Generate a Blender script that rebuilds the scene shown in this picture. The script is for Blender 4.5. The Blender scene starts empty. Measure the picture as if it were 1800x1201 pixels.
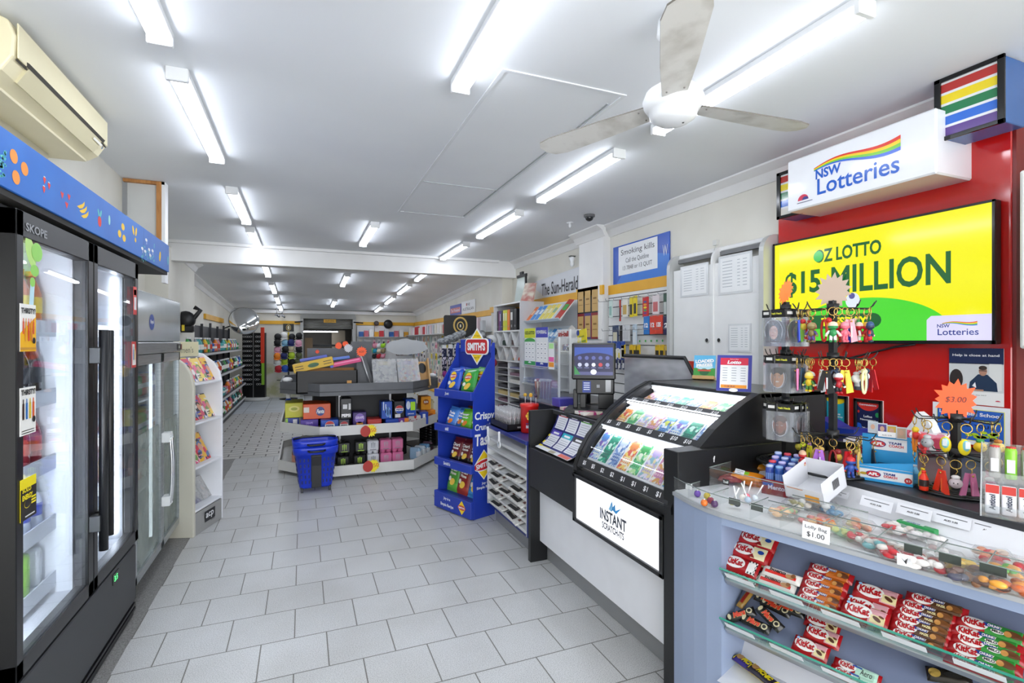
import bpy, math, random
from mathutils import Matrix, Vector
SC = bpy.context.scene
COL = SC.collection
PI = math.pi
# ---------------------------------------------------------------- camera, world, exposure
cam_d = bpy.data.cameras.new('camera'); cam = bpy.data.objects.new('camera', cam_d); COL.objects.link(cam)
cam_d.sensor_width = 36.0; cam_d.lens = 18.0; cam_d.clip_start = 0.05; cam_d.clip_end = 100
TH = math.atan(368/900.0)
cam.location = (0, 0, 1.5); cam.rotation_euler = (PI/2, 0, -TH)
SC.camera = cam
w = bpy.data.worlds.new('daylight'); SC.world = w; w.use_nodes = True
w.node_tree.nodes['Background'].inputs[0].default_value = (0.95, 0.97, 1.0, 1)
w.node_tree.nodes['Background'].inputs[1].default_value = 3.2
SC.view_settings.view_transform = 'Standard'; SC.view_settings.look = 'None'
SC.view_settings.gamma = 1.0; SC.view_settings.exposure = 0.85
LAMP = 10.0                      # strength of the ceiling battens
SC.cycles.max_bounces = 7; SC.cycles.diffuse_bounces = 4; SC.cycles.transparent_max_bounces = 40
SC.cycles.sample_clamp_indirect = 4.0
# ---------------------------------------------------------------- view geometry: measured points of the place
_c, _s = math.cos(TH), math.sin(TH)
def _ray(px, py):
    a = (px-900)/900.0
    return a*_c+_s, -a*_s+_c, -(py-600.5)/900.0
def onz(px, py, z):
    r = _ray(px, py); d = (z-1.5)/r[2]; return Vector((r[0]*d, r[1]*d, z))
def onx(px, py, x):
    r = _ray(px, py); d = x/r[0]; return Vector((x, r[1]*d, 1.5+r[2]*d))
def ony(px, py, y):
    r = _ray(px, py); d = y/r[1]; return Vector((r[0]*d, y, 1.5+r[2]*d))
# ---------------------------------------------------------------- materials
def lin(h):
    v = [int(h[i:i+2], 16)/255 for i in (0, 2, 4)]
    return tuple(c/12.92 if c <= .04045 else ((c+.055)/1.055)**2.4 for c in v)
_mats = {}
def M(h, r=.5, m=0.0, e=0.0, coat=0.0, var=.04):
    """painted / plastic / printed surface with a faint procedural variation"""
    k = (h, r, m, e, coat, var)
    if k in _mats: return _mats[k]
    mt = bpy.data.materials.new('paint_'+h); mt.use_nodes = True
    nt = mt.node_tree; p = nt.nodes['Principled BSDF']
    c = lin(h)
    p.inputs['Roughness'].default_value = r; p.inputs['Metallic'].default_value = m
    if coat: p.inputs['Coat Weight'].default_value = coat; p.inputs['Coat Roughness'].default_value = .08
    if e:
        p.inputs['Base Color'].default_value = (0, 0, 0, 1)
        p.inputs['Emission Color'].default_value = (*c, 1); p.inputs['Emission Strength'].default_value = e
    else:
        n = nt.nodes.new('ShaderNodeTexNoise'); n.inputs['Scale'].default_value = 9; n.inputs['Detail'].default_value = 1
        tc = nt.nodes.new('ShaderNodeTexCoord'); nt.links.new(tc.outputs['Object'], n.inputs['Vector'])
        mx = nt.nodes.new('ShaderNodeMix'); mx.data_type = 'RGBA'
        mx.inputs[6].default_value = (*[v*(1-var) for v in c], 1); mx.inputs[7].default_value = (*[min(1, v*(1+var)) for v in c], 1)
        nt.links.new(n.outputs['Fac'], mx.inputs[0]); nt.links.new(mx.outputs[2], p.inputs['Base Color'])
    _mats[k] = mt; return mt
def thin(name, tint=(1, 1, 1), refl=.08, rough=.02, haze=0.0, hazec=(1, 1, 1)):
    """thin clear sheet: mostly transparent, a little mirror, optional milky part"""
    if name in _mats: return _mats[name]
    mt = bpy.data.materials.new(name); mt.use_nodes = True; nt = mt.node_tree; nt.nodes.clear()
    out = nt.nodes.new('ShaderNodeOutputMaterial'); tr = nt.nodes.new('ShaderNodeBsdfTransparent'); tr.inputs[0].default_value = (*tint, 1)
    gl = nt.nodes.new('ShaderNodeBsdfGlossy'); gl.inputs['Roughness'].default_value = rough
    lw = nt.nodes.new('ShaderNodeLayerWeight'); lw.inputs[0].default_value = .35
    ma = nt.nodes.new('ShaderNodeMath'); ma.operation = 'MULTIPLY_ADD'; ma.inputs[1].default_value = .35; ma.inputs[2].default_value = refl
    nt.links.new(lw.outputs['Fresnel'], ma.inputs[0])
    mx = nt.nodes.new('ShaderNodeMixShader'); nt.links.new(ma.outputs[0], mx.inputs[0])
    nt.links.new(tr.outputs[0], mx.inputs[1]); nt.links.new(gl.outputs[0], mx.inputs[2])
    last = mx
    if haze:
        df = nt.nodes.new('ShaderNodeBsdfDiffuse'); df.inputs[0].default_value = (*hazec, 1)
        nz = nt.nodes.new('ShaderNodeTexNoise'); nz.inputs['Scale'].default_value = 3
        mm = nt.nodes.new('ShaderNodeMath'); mm.operation = 'MULTIPLY'; mm.inputs[1].default_value = haze*2
        nt.links.new(nz.outputs['Fac'], mm.inputs[0])
        m2 = nt.nodes.new('ShaderNodeMixShader'); nt.links.new(mm.outputs[0], m2.inputs[0])
        nt.links.new(mx.outputs[0], m2.inputs[1]); nt.links.new(df.outputs[0], m2.inputs[2]); last = m2
    nt.links.new(last.outputs[0], out.inputs[0]); _mats[name] = mt; return mt
def nodemat(name, build, r=.5, m=0.0):
    if name in _mats: return _mats[name]
    mt = bpy.data.materials.new(name); mt.use_nodes = True; nt = mt.node_tree; p = nt.nodes['Principled BSDF']
    p.inputs['Roughness'].default_value = r; p.inputs['Metallic'].default_value = m
    build(nt, p); _mats[name] = mt; return mt
def noise_mat(name, a, b, scale, r=.5, m=0.0, sx=(1, 1, 1), detail=3, lo=.35, hi=.65, bump=0):
    def bld(nt, p):
        tc = nt.nodes.new('ShaderNodeTexCoord'); mp = nt.nodes.new('ShaderNodeMapping'); mp.inputs['Scale'].default_value = sx
        nz = nt.nodes.new('ShaderNodeTexNoise'); nz.inputs['Scale'].default_value = scale; nz.inputs['Detail'].default_value = detail
        cr = nt.nodes.new('ShaderNodeValToRGB'); cr.color_ramp.elements[0].position = lo; cr.color_ramp.elements[1].position = hi
        cr.color_ramp.elements[0].color = (*lin(a), 1); cr.color_ramp.elements[1].color = (*lin(b), 1)
        L = nt.links.new; L(tc.outputs['Object'], mp.inputs[0]); L(mp.outputs[0], nz.inputs['Vector']); L(nz.outputs['Fac'], cr.inputs[0]); L(cr.outputs[0], p.inputs['Base Color'])
        if bump:
            bp = nt.nodes.new('ShaderNodeBump'); bp.inputs['Strength'].default_value = bump; bp.inputs['Distance'].default_value = .01
            L(nz.outputs['Fac'], bp.inputs['Height']); L(bp.outputs[0], p.inputs['Normal'])
    return nodemat(name, bld, r, m)
def vor_mat(name, cols, scale, r=.6, sx=(1, 1, 1), bump=0):
    """patchwork of many small printed patches"""
    def bld(nt, p):
        tc = nt.nodes.new('ShaderNodeTexCoord'); mp = nt.nodes.new('ShaderNodeMapping'); mp.inputs['Scale'].default_value = sx
        v = nt.nodes.new('ShaderNodeTexVoronoi'); v.inputs['Scale'].default_value = scale
        sp = nt.nodes.new('ShaderNodeSeparateColor'); cr = nt.nodes.new('ShaderNodeValToRGB'); cr.color_ramp.interpolation = 'CONSTANT'
        els = cr.color_ramp.elements
        while len(els) < len(cols): els.new(.5)
        for i, c in enumerate(cols): els[i].position = i/len(cols); els[i].color = (*lin(c), 1)
        L = nt.links.new; L(tc.outputs['Object'], mp.inputs[0]); L(mp.outputs[0], v.inputs['Vector']); L(v.outputs['Color'], sp.inputs[0]); L(sp.outputs[0], cr.inputs[0]); L(cr.outputs[0], p.inputs['Base Color'])
    return nodemat(name, bld, r)
WHT = lambda: M('f2f3f5', .35)
BLK = lambda: M('141517', .4)
# ---------------------------------------------------------------- mesh builder
def fr(o, ex, ey):
    ex = Vector(ex).normalized(); ey = Vector(ey).normalized(); ez = ex.cross(ey).normalized()
    m = Matrix.Identity(4)
    for i, v in enumerate((ex, ey, ez)):
        for j in range(3): m[j][i] = v[j]
    for j in range(3): m[j][3] = o[j]
    return m
def R3(x=0, y=0, z=0): return Matrix.Rotation(z, 4, 'Z') @ Matrix.Rotation(y, 4, 'Y') @ Matrix.Rotation(x, 4, 'X')
def TR(x, y, z, rz=0, rx=0, ry=0): return Matrix.Translation((x, y, z)) @ R3(rx, ry, rz)
FXM = lambda x, y, z: fr((x, y, z), (0, -1, 0), (0, 0, 1))     # face looking towards -X (right-hand wall)
FXP = lambda x, y, z: fr((x, y, z), (0, 1, 0), (0, 0, 1))      # face looking towards +X (left-hand side)
FYM = lambda x, y, z: fr((x, y, z), (1, 0, 0), (0, 0, 1))      # face looking towards the street
_txt = {}
def textgeo(s, bold=0.0, shear=0.0):
    k = (s, bold, shear)
    if k in _txt: return _txt[k]
    cu = bpy.data.curves.new('t', 'FONT'); cu.body = s; cu.size = 1; cu.align_x = 'CENTER'; cu.align_y = 'CENTER'
    cu.offset = bold; cu.shear = shear; cu.resolution_u = 3
    o = bpy.data.objects.new('t', cu); COL.objects.link(o)
    dg = bpy.context.evaluated_depsgraph_get(); me = bpy.data.meshes.new_from_object(o.evaluated_get(dg))
    vs = [tuple(v.co) for v in me.vertices]; fs = [tuple(p.vertices) for p in me.polygons]
    bpy.data.objects.remove(o); bpy.data.curves.remove(cu); bpy.data.meshes.remove(me)
    if vs:
        xs = [v[0] for v in vs]; ys = [v[1] for v in vs]; cx = (min(xs)+max(xs))/2; cy = (min(ys)+max(ys))/2
        W = max(xs)-min(xs); H = max(ys)-min(ys)
        vs = [(v[0]-cx, v[1]-cy) for v in vs]
    else: W = H = 1
    _txt[k] = (vs, fs, W, H); return _txt[k]
class MB:
    def __init__(s, T=None): s.v = []; s.f = []; s.m = []; s.sm = []; s.ms = []; s.T = T or Matrix.Identity(4)
    def mi(s, mt):
        if mt not in s.ms: s.ms.append(mt)
        return s.ms.index(mt)
    def add(s, vs, fs, mt, smooth=False, T=None):
        t = s.T @ T if T is not None else s.T
        b = len(s.v); s.v += [t @ Vector(p) for p in vs]
        if callable(mt): k = None
        else: k = s.mi(mt)
        for i, f in enumerate(fs):
            s.f.append([b+j for j in f]); s.m.append(s.mi(mt(i)) if k is None else k); s.sm.append(smooth)
        return s
    def box(s, c, d, mt, T=None, ch=0.0):
        x, y, z = c; a, b, h = d[0]/2, d[1]/2, d[2]/2
        if ch <= 0:
            vs = [(x+i*a, y+j*b, z+k*h) for k in (-1, 1) for j in (-1, 1) for i in (-1, 1)]
            return s.add(vs, [(0, 2, 3, 1), (4, 5, 7, 6), (0, 1, 5, 4), (2, 6, 7, 3), (0, 4, 6, 2), (1, 3, 7, 5)], mt, False, T)
        ch = min(ch, a*.9, b*.9, h*.9); vs = []; idx = {}
        for k in (-1, 1):
            for j in (-1, 1):
                for i in (-1, 1):
                    for ax in range(3):
                        p = [i*(a-ch), j*(b-ch), k*(h-ch)]; q = (i*a, j*b, k*h); p[ax] = q[ax]
                        idx[(i, j, k, ax)] = len(vs); vs.append((x+p[0], y+p[1], z+p[2]))
        fs = []
        def F(l, nrm):
            P = [Vector(vs[q]) for q in l]; n = (P[1]-P[0]).cross(P[2]-P[0])
            fs.append(l if n.dot(Vector(nrm)) > 0 else l[::-1])
        for ax in range(3):
            o = [q for q in range(3) if q != ax]
            for sg in (-1, 1):
                l = []
                for (u, v) in ((-1, -1), (1, -1), (1, 1), (-1, 1)):
                    t = [0, 0, 0]; t[ax] = sg; t[o[0]] = u; t[o[1]] = v; l.append(idx[(*t, ax)])
                n = [0, 0, 0]; n[ax] = sg; F(l, n)
        for ax in range(3):
            o = [q for q in range(3) if q != ax]
            for u in (-1, 1):
                for v in (-1, 1):
                    l = []
                    for (w_, aa) in ((-1, o[0]), (1, o[0]), (1, o[1]), (-1, o[1])):
                        t = [0, 0, 0]; t[ax] = w_; t[o[0]] = u; t[o[1]] = v; l.append(idx[(*t, aa)])
                    n = [0, 0, 0]; n[o[0]] = u; n[o[1]] = v; F(l, n)
        for i in (-1, 1):
            for j in (-1, 1):
                for k in (-1, 1): F([idx[(i, j, k, 0)], idx[(i, j, k, 1)], idx[(i, j, k, 2)]], (i, j, k))
        return s.add(vs, fs, mt, False, T)
    def bb(s, x0, x1, y0, y1, z0, z1, mt, ch=0.0, T=None):
        return s.box(((x0+x1)/2, (y0+y1)/2, (z0+z1)/2), (abs(x1-x0), abs(y1-y0), abs(z1-z0)), mt, T, ch)
    def prism(s, poly, z0, z1, mt, T=None, smooth=False, side=None):
        n = len(poly)
        A = sum(poly[i][0]*poly[(i+1) % n][1]-poly[(i+1) % n][0]*poly[i][1] for i in range(n))
        if A < 0: poly = poly[::-1]
        vs = [(p[0], p[1], z0) for p in poly]+[(p[0], p[1], z1) for p in poly]
        s.add(vs, [list(range(n))[::-1], list(range(n, 2*n))], mt, False, T)
        s.add(vs, [(i, (i+1) % n, n+(i+1) % n, n+i) for i in range(n)], side or mt, smooth, T); return s
    def sheet(s, pts, t, mt, T=None, cap=True):
        """open polyline in xy extruded: list of (x,y); gives ribbon with thickness t along z 0..t"""
        return s
    def lathe(s, prof, mt, n=20, T=None, smooth=True, cap=True):
        vs = []; fs = []
        for (r, z) in prof:
            for k in range(n): a = 2*PI*k/n; vs.append((r*math.cos(a), r*math.sin(a), z))
        for i in range(len(prof)-1):
            for k in range(n): fs.append((i*n+k, i*n+(k+1) % n, (i+1)*n+(k+1) % n, (i+1)*n+k))
        if cap:
            fs.append(tuple(range(n))[::-1]); fs.append(tuple((len(prof)-1)*n+k for k in range(n)))
        if callable(mt):
            g = mt; return s.add(vs, fs, lambda i: g(min(i//n, len(prof)-2)), smooth, T)
        return s.add(vs, fs, mt, smooth, T)
    def cyl(s, p, q, r, mt, n=12, r2=None, smooth=True):
        p = Vector(p); q = Vector(q); d = q-p; L = d.length
        if L < 1e-9: return s
        return s.lathe([(r, 0), (r if r2 is None else r2, L)], mt, n, Matrix.Translation(p) @ d.to_track_quat('Z', 'Y').to_matrix().to_4x4(), smooth)
    def tube(s, pts, r, mt, n=8, closed=False, T=None):
        P = [Vector(p) for p in pts]; N = len(P); vs = []; up = None
        for i in range(N):
            if closed: t = (P[(i+1) % N]-P[i-1])
            else: t = P[min(i+1, N-1)]-P[max(i-1, 0)]
            t.normalize()
            if up is None: up = t.orthogonal().normalized()
            up = (up-t*up.dot(t)).normalized(); b = t.cross(up)
            for k in range(n):
                a = 2*PI*k/n; vs.append(P[i]+(up*math.cos(a)+b*math.sin(a))*r)
        fs = []
        for i in range(N if closed else N-1):
            j = (i+1) % N
            for k in range(n): fs.append((i*n+k, i*n+(k+1) % n, j*n+(k+1) % n, j*n+k))
        if not closed: fs += [tuple(range(n))[::-1], tuple((N-1)*n+k for k in range(n))]
        return s.add(vs, fs, mt, True, T)
    def sph(s, c, r, mt, n=12, T=None):
        r = (r, r, r) if not hasattr(r, '__len__') else r; m = max(6, n//2+2); vs = []; fs = []
        for i in range(m+1):
            a = PI*i/m
            for k in range(n): b = 2*PI*k/n; vs.append((c[0]+r[0]*math.sin(a)*math.cos(b), c[1]+r[1]*math.sin(a)*math.sin(b), c[2]-r[2]*math.cos(a)))
        for i in range(m):
            for k in range(n): fs.append((i*n+k, i*n+(k+1) % n, (i+1)*n+(k+1) % n, (i+1)*n+k))
        return s.add(vs, fs, mt, True, T)
    # ---- flat printing in the xy plane of T, at height z (or z = H(x,y)+lift)
    def pr(s, pts, mt, T, H=None, lift=.0006):
        vs = [(x, y, (H(x, y) if H else 0)+lift) for x, y in pts]
        return s.add(vs, [tuple(range(len(vs)))], mt, False, T)
    def rect(s, cx, cy, w, h, mt, T, H=None, lift=.0006):
        if H is None: return s.pr([(cx-w/2, cy-h/2), (cx+w/2, cy-h/2), (cx+w/2, cy+h/2), (cx-w/2, cy+h/2)], mt, T, H, lift)
        n = 8; m = 6; vs = []; fs = []
        for i in range(n+1):
            for j in range(m+1): x = cx-w/2+w*i/n; y = cy-h/2+h*j/m; vs.append((x, y, H(x, y)+lift))
        for i in range(n):
            for j in range(m): a = i*(m+1)+j; fs.append((a, a+m+1, a+m+2, a+1))
        return s.add(vs, fs, mt, False, T)
    def ell(s, cx, cy, a, b, mt, T, H=None, lift=.0006, n=20, rot=0, a0=0, a1=2*PI):
        c, q = math.cos(rot), math.sin(rot); ring = []
        full = abs(a1-a0-2*PI) < 1e-6
        for k in range(n if full else n+1):
            t = a0+(a1-a0)*k/n; x = a*math.cos(t); y = b*math.sin(t); ring.append((cx+x*c-y*q, cy+x*q+y*c))
        if H is None: return s.pr(ring, mt, T, None, lift)
        vs = [(cx, cy, H(cx, cy)+lift)]+[(x, y, H(x, y)+lift) for x, y in ring]; m = len(ring)
        mid = [((x+cx)/2, (y+cy)/2) for x, y in ring]; vs += [(x, y, H(x, y)+lift) for x, y in mid]
        fs = []
        for k in range(m if full else m-1): j = (k+1) % m; fs += [(0, 1+m+k, 1+m+j), (1+m+k, 1+k, 1+j, 1+m+j)]
        return s.add(vs, fs, mt, False, T)
    def star(s, cx, cy, r1, r2, n, mt, T, lift=.0006, depth=0, seed=1, sx=1):
        rd = random.Random(seed); pts = []
        for k in range(2*n):
            a = PI*k/n; r = (r1 if k % 2 else r2)*(1+rd.uniform(-.07, .07)); pts.append((cx+r*math.cos(a)*sx, cy+r*math.sin(a)))
        if depth: return s.prism(pts, 0, depth, mt, T)
        return s.pr(pts, mt, T, None, lift)
    def text(s, t, cx, cy, w, h, mt, T, H=None, lift=.0012, bold=0.0, shear=0.0, rot=0, maxh=True):
        """text fitted into w x h (h None: keep the letters' proportion)"""
        vs, fs, W, Hh = textgeo(t, bold, shear)
        if not vs: return s
        sx = w/W; sy = sx if h is None else h/Hh; c, q = math.cos(rot), math.sin(rot)
        P = []
        for x, y in vs:
            x *= sx; y *= sy; X = cx+x*c-y*q; Y = cy+x*q+y*c; P.append((X, Y, (H(X, Y) if H else 0)+lift))
        return s.add(P, fs, mt, False, T)
    def build(s, name, parent=None, world=False, label=None, bev=0, smooth_ang=None):
        me = bpy.data.meshes.new(name); vs = s.v
        if parent is not None and world: I = XF[parent.name].inverted(); vs = [I @ p for p in vs]
        me.from_pydata([tuple(p) for p in vs], [], s.f)
        for mt in s.ms: me.materials.append(mt)
        me.polygons.foreach_set('material_index', s.m); me.polygons.foreach_set('use_smooth', s.sm); me.update()
        o = bpy.data.objects.new(name, me); COL.objects.link(o)
        if parent is not None: o.parent = parent
        XF[o.name] = (XF[parent.name] if parent is not None else Matrix.Identity(4))
        if label: o['label'] = label
        if bev:
            b = o.modifiers.new('bevel', 'BEVEL'); b.width = bev; b.segments = 2; b.limit_method = 'ANGLE'; b.angle_limit = .6
        return o
XF = {}
def tag(o, label, cat, group=None, kind=None):
    o['label'] = label; o['category'] = cat
    if group: o['group'] = group
    if kind: o['kind'] = kind
    return o
def thing(name, label, cat, T=None, group=None):
    o = bpy.data.objects.new(name, None); COL.objects.link(o); o.empty_display_size = .05
    T = T or Matrix.Identity(4); o.matrix_basis = T; XF[o.name] = T
    return tag(o, label, cat, group)
def struct(name, mb, bev=0):
    o = mb.build(name, bev=bev); o['kind'] = 'structure'; return o
def solo(name, mb, label, cat, T=None, group=None, bev=0):
    o = mb.build(name, bev=bev)
    if T is not None: o.matrix_basis = T; XF[o.name] = T
    return tag(o, label, cat, group)
KIDS = {}
def dup(root, T, label=None, group=None):
    r = root.copy(); COL.objects.link(r); r.matrix_basis = T; XF[r.name] = T
    if label: r['label'] = label
    if group: r['group'] = group
    for ch in list(root.children):
        c = ch.copy(); COL.objects.link(c); c.parent = r
        for g in list(ch.children):
            d = g.copy(); COL.objects.link(d); d.parent = c
    return r
class Proto:
    """first use moves the original, later uses copy it"""
    def __init__(s, o): s.o = o; s.used = False
    def at(s, T, label, group=None):
        if not s.used:
            s.used = True; s.o.matrix_basis = T; XF[s.o.name] = T; s.o['label'] = label
            if group: s.o['group'] = group
            return s.o
        return dup(s.o, T, label, group)
ORD = ['lowest', 'second from bottom', 'third from bottom', 'fourth from bottom', 'fifth from bottom', 'sixth from bottom', 'seventh from bottom']
_T = ['', '', 'twenty', 'thirty', 'forty', 'fifty', 'sixty', 'seventy', 'eighty', 'ninety']
NTH = ['first', 'second', 'third', 'fourth', 'fifth', 'sixth', 'seventh', 'eighth', 'ninth', 'tenth', 'eleventh', 'twelfth', 'thirteenth', 'fourteenth', 'fifteenth', 'sixteenth', 'seventeenth', 'eighteenth', 'nineteenth', 'twentieth']
NTH += [_T[n//10]+('ieth' if n % 10 == 0 else '-'+NTH[n % 10-1]) if n % 10 else _T[n//10][:-1]+'ieth' for n in range(21, 100)]
def pouch(mb, w, h, t, fm, T=None, nx=10, ny=8, crimp=.07, seed=0, ends='y', flat=.55):
    """filled flexible packet lying in xy, thickness t, sealed ends along y (or x); returns the height function"""
    rd = random.Random(seed); ph = rd.uniform(0, 6)
    def H(x, y):
        u = abs(x)/(w/2); v = abs(y)/(h/2)
        if ends == 'y': e = max(0, 1-max(0, (v-(1-2*crimp-.18))/.18)**2) if v > 1-2*crimp-.18 else 1; e = e if v < 1-2*crimp else 0; q = max(0, 1-u**3.0)**flat
        else: e = max(0, 1-max(0, (u-(1-2*crimp-.1))/.1)**2) if u > 1-2*crimp-.1 else 1; e = e if u < 1-2*crimp else 0; q = max(0, 1-v**3.0)**flat
        wr = 1+.06*math.sin(x/w*17+ph)*math.cos(y/h*13+ph)
        return t/2*max(.04, e*q*wr)
    vs = []; fs = []; fmats = []
    for sgn in (1, -1):
        b = len(vs)
        for j in range(ny+1):
            for i in range(nx+1):
                # cluster rows near the seals
                x = -w/2+w*i/nx; y = -h/2+h*j/ny; vs.append((x, y, sgn*H(x, y)))
        for j in range(ny):
            for i in range(nx):
                a = b+j*(nx+1)+i; q = (a, a+1, a+nx+2, a+nx+1); fs.append(q if sgn > 0 else q[::-1]); fmats.append(fm((i+.5)/nx, (j+.5)/ny, sgn))
    base = len(mb.f)
    mb.add(vs, fs, lambda i: fmats[i], True, T)
    return H
def bottle(mb, r, h, body, cap, label=None, T=None, n=12, neck=.35, capw=None):
    nr = capw or r*.42
    mb.lathe([(r*.9, 0), (r, h*.03), (r, h*.6), (r*.85, h*.7), (nr, h*.86), (nr, h*.9)], body, n, T)
    mb.lathe([(nr*1.12, h*.89), (nr*1.12, h), (nr*.9, h*1.005)], cap, n, T)
    if label: mb.lathe([(r*1.012, h*.22), (r*1.012, h*.55)], label, n, T, cap=False)
# ================================================================ THE ROOM
WALLC = noise_mat('wall_paint', 'dcd9ce', 'e6e4da', 1.6, .6)
WALLW = noise_mat('wall_paint_white', 'e9e9e8', 'f1f1f0', 2.0, .5)
CEIL = noise_mat('ceiling_paint', 'e6e9ee', 'edf0f3', .8, .55)
YEL = noise_mat('yellow_trim_paint', 'e0a41c', 'eab32b', 2, .45)
def floor_mat(name, bw, bh, x0, y0, a, b, mortar, ms, off=.5, r=.38):
    def bld(nt, p):
        L = nt.links.new
        tc = nt.nodes.new('ShaderNodeTexCoord'); mp = nt.nodes.new('ShaderNodeMapping'); mp.inputs['Location'].default_value = (-x0, -y0, 0)
        bk = nt.nodes.new('ShaderNodeTexBrick'); bk.offset = off; bk.offset_frequency = 2; bk.inputs['Scale'].default_value = 1
        bk.inputs['Brick Width'].default_value = bw; bk.inputs['Row Height'].default_value = bh; bk.inputs['Mortar Size'].default_value = ms; bk.inputs['Mortar Smooth'].default_value = .2
        bk.inputs['Color1'].default_value = (.93, .93, .93, 1); bk.inputs['Color2'].default_value = (1, 1, 1, 1); bk.inputs['Mortar'].default_value = (*lin(mortar), 1); bk.inputs['Bias'].default_value = 0
        L(tc.outputs['Object'], mp.inputs[0]); L(mp.outputs[0], bk.inputs['Vector'])
        nz = nt.nodes.new('ShaderNodeTexNoise'); nz.inputs['Scale'].default_value = 240; nz.inputs['Detail'].default_value = 2
        cr = nt.nodes.new('ShaderNodeValToRGB'); cr.color_ramp.elements[0].position = .33; cr.color_ramp.elements[1].position = .55
        cr.color_ramp.elements[0].color = (*lin(a), 1); cr.color_ramp.elements[1].color = (*lin(b), 1)
        L(tc.outputs['Object'], nz.inputs['Vector']); L(nz.outputs['Fac'], cr.inputs[0])
        n2 = nt.nodes.new('ShaderNodeTexNoise'); n2.inputs['Scale'].default_value = 1.7; n2.inputs['Detail'].default_value = 4
        c2 = nt.nodes.new('ShaderNodeValToRGB'); c2.color_ramp.elements[0].color = (.86, .85, .83, 1); c2.color_ramp.elements[1].color = (1, 1, 1, 1); c2.color_ramp.elements[0].position = .3; c2.color_ramp.elements[1].position = .6
        L(tc.outputs['Object'], n2.inputs['Vector']); L(n2.outputs['Fac'], c2.inputs[0])
        m1 = nt.nodes.new('ShaderNodeMix'); m1.data_type = 'RGBA'; m1.blend_type = 'MULTIPLY'; m1.inputs[0].default_value = 1
        L(cr.outputs[0], m1.inputs[6]); L(bk.outputs['Color'], m1.inputs[7])
        m2 = nt.nodes.new('ShaderNodeMix'); m2.data_type = 'RGBA'; m2.blend_type = 'MULTIPLY'; m2.inputs[0].default_value = 1
        L(m1.outputs[2], m2.inputs[6]); L(c2.outputs[0], m2.inputs[7]); L(m2.outputs[2], p.inputs['Base Color'])
    return nodemat(name, bld, r)
FL1 = floor_mat('terrazzo_tile', .304, .302, .57-.152, 2.208, 'a9aaaa', 'd8d9d9', '8f8d86', .0032)
FL2 = floor_mat('small_mosaic_tile', .30, .15, 0, 7.4, 'b5b4b0', 'dcdbd8', '5f5d58', .009)
FL3 = floor_mat('far_tile', .40, .40, .05, 11.9, 'b7bec4', 'd3d9de', '7d8487', .005, off=0)
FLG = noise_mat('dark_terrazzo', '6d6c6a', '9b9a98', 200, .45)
BX0, BX1 = -1.74, 3.10          # inner faces of the side walls
struct('floor', MB().bb(-1.9, 3.2, -2.6, 7.4, -.06, 0, FL1))
struct('floor.001', MB().bb(-1.9, 3.2, 7.4, 11.9, -.06, 0, FL2))
struct('floor.002', MB().bb(-1.9, 3.2, 11.9, 15.3, -.06, 0, FL3))
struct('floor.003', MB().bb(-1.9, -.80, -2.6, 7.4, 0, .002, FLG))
struct('ceiling', MB().bb(-1.9, 3.2, -2.6, 7.55, 2.75, 2.83, CEIL))
# the rear room's ceiling falls towards the back
zf = lambda y: 2.72-(y-7.5)*.0475
mb = MB(); ys = (7.55, 15.3)
vs = []
for y in ys:
    for x in (-1.9, 3.2): vs += [(x, y, zf(y)), (x, y, zf(y)+.08)]
mb.add(vs, [(0, 2, 6, 4), (1, 5, 7, 3), (0, 1, 3, 2), (4, 6, 7, 5), (0, 4, 5, 1), (2, 3, 7, 6)], CEIL); struct('ceiling.001', mb)
struct('wall_left', MB().bb(-1.9, BX0, -2.6, 15.3, 0, 2.82, WALLC))
struct('wall_right', MB().bb(BX1, 3.25, -2.6, 15.3, 0, 2.82, WALLC))
mb = MB(); mb.bb(-1.9, .02, 15.1, 15.25, 0, 2.5, WALLC); mb.bb(1.30, 3.25, 15.1, 15.25, 0, 2.5, WALLC); mb.bb(.02, 1.30, 15.1, 15.25, 2.26, 2.5, WALLC)
# an old damp patch, low on the rear wall
struct('wall_back', mb)
# boarded bulkhead over the fridges
mb = MB(); mb.bb(-1.74, -1.27, -2.6, 4.35, 1.97, 2.75, WALLC); mb.bb(-1.74, -1.275, 4.352, 4.74, 1.97, 2.75, WALLC)
struct('wall_bulkhead', mb)
# cross beam between the rooms, a little out of square like the photo's
mb = MB(); T = TR(.68, 7.5, 0, .0)
mb.bb(-1.74, 3.10, 7.42, 7.62, 2.50, 2.75, WALLW); struct('wall_beam', mb)
# piers
struct('wall_pier', MB().bb(2.92, 3.10, 7.56, 8.06, 0, 2.60, WALLC))
struct('wall_pier.001', MB().bb(3.01, 3.10, 4.755, 5.275, .8, 2.75, WALLW))
struct('wall_pier.002', MB().bb(-1.74, -1.50, 7.30, 8.9, 0, 2.66, WALLC))
# cornices
def cornice(y0, y1, x, z0, z1, sg):
    mb = MB(); prof = [(0, 0), (.012, 0), (.02, -.012), (.05, -.06), (.095, -.095), (.11, -.10), (.11, -.115), (0, -.115)]
    prof = [(0, 0), (.115, 0), (.115, -.012), (.10, -.02), (.05, -.05), (.022, -.10), (.012, -.115), (0, -.115)]
    vs = []; n = len(prof)
    for y, z in ((y0, z0), (y1, z1)): vs += [(x+sg*a, y, z+b) for a, b in prof]
    mb.add(vs, [(i, (i+1) % n, n+(i+1) % n, n+i) for i in range(n)]+[tuple(range(n)), tuple(range(n, 2*n))[::-1]], WALLW); return mb
struct('trim_1', cornice(-2.6, 4.755, BX1, 2.75, 2.75, -1)); struct('trim_2', cornice(4.70, 5.33, 3.01, 2.75, 2.75, -1)); struct('trim_3', cornice(5.275, 7.42, BX1, 2.75, 2.75, -1))
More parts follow.
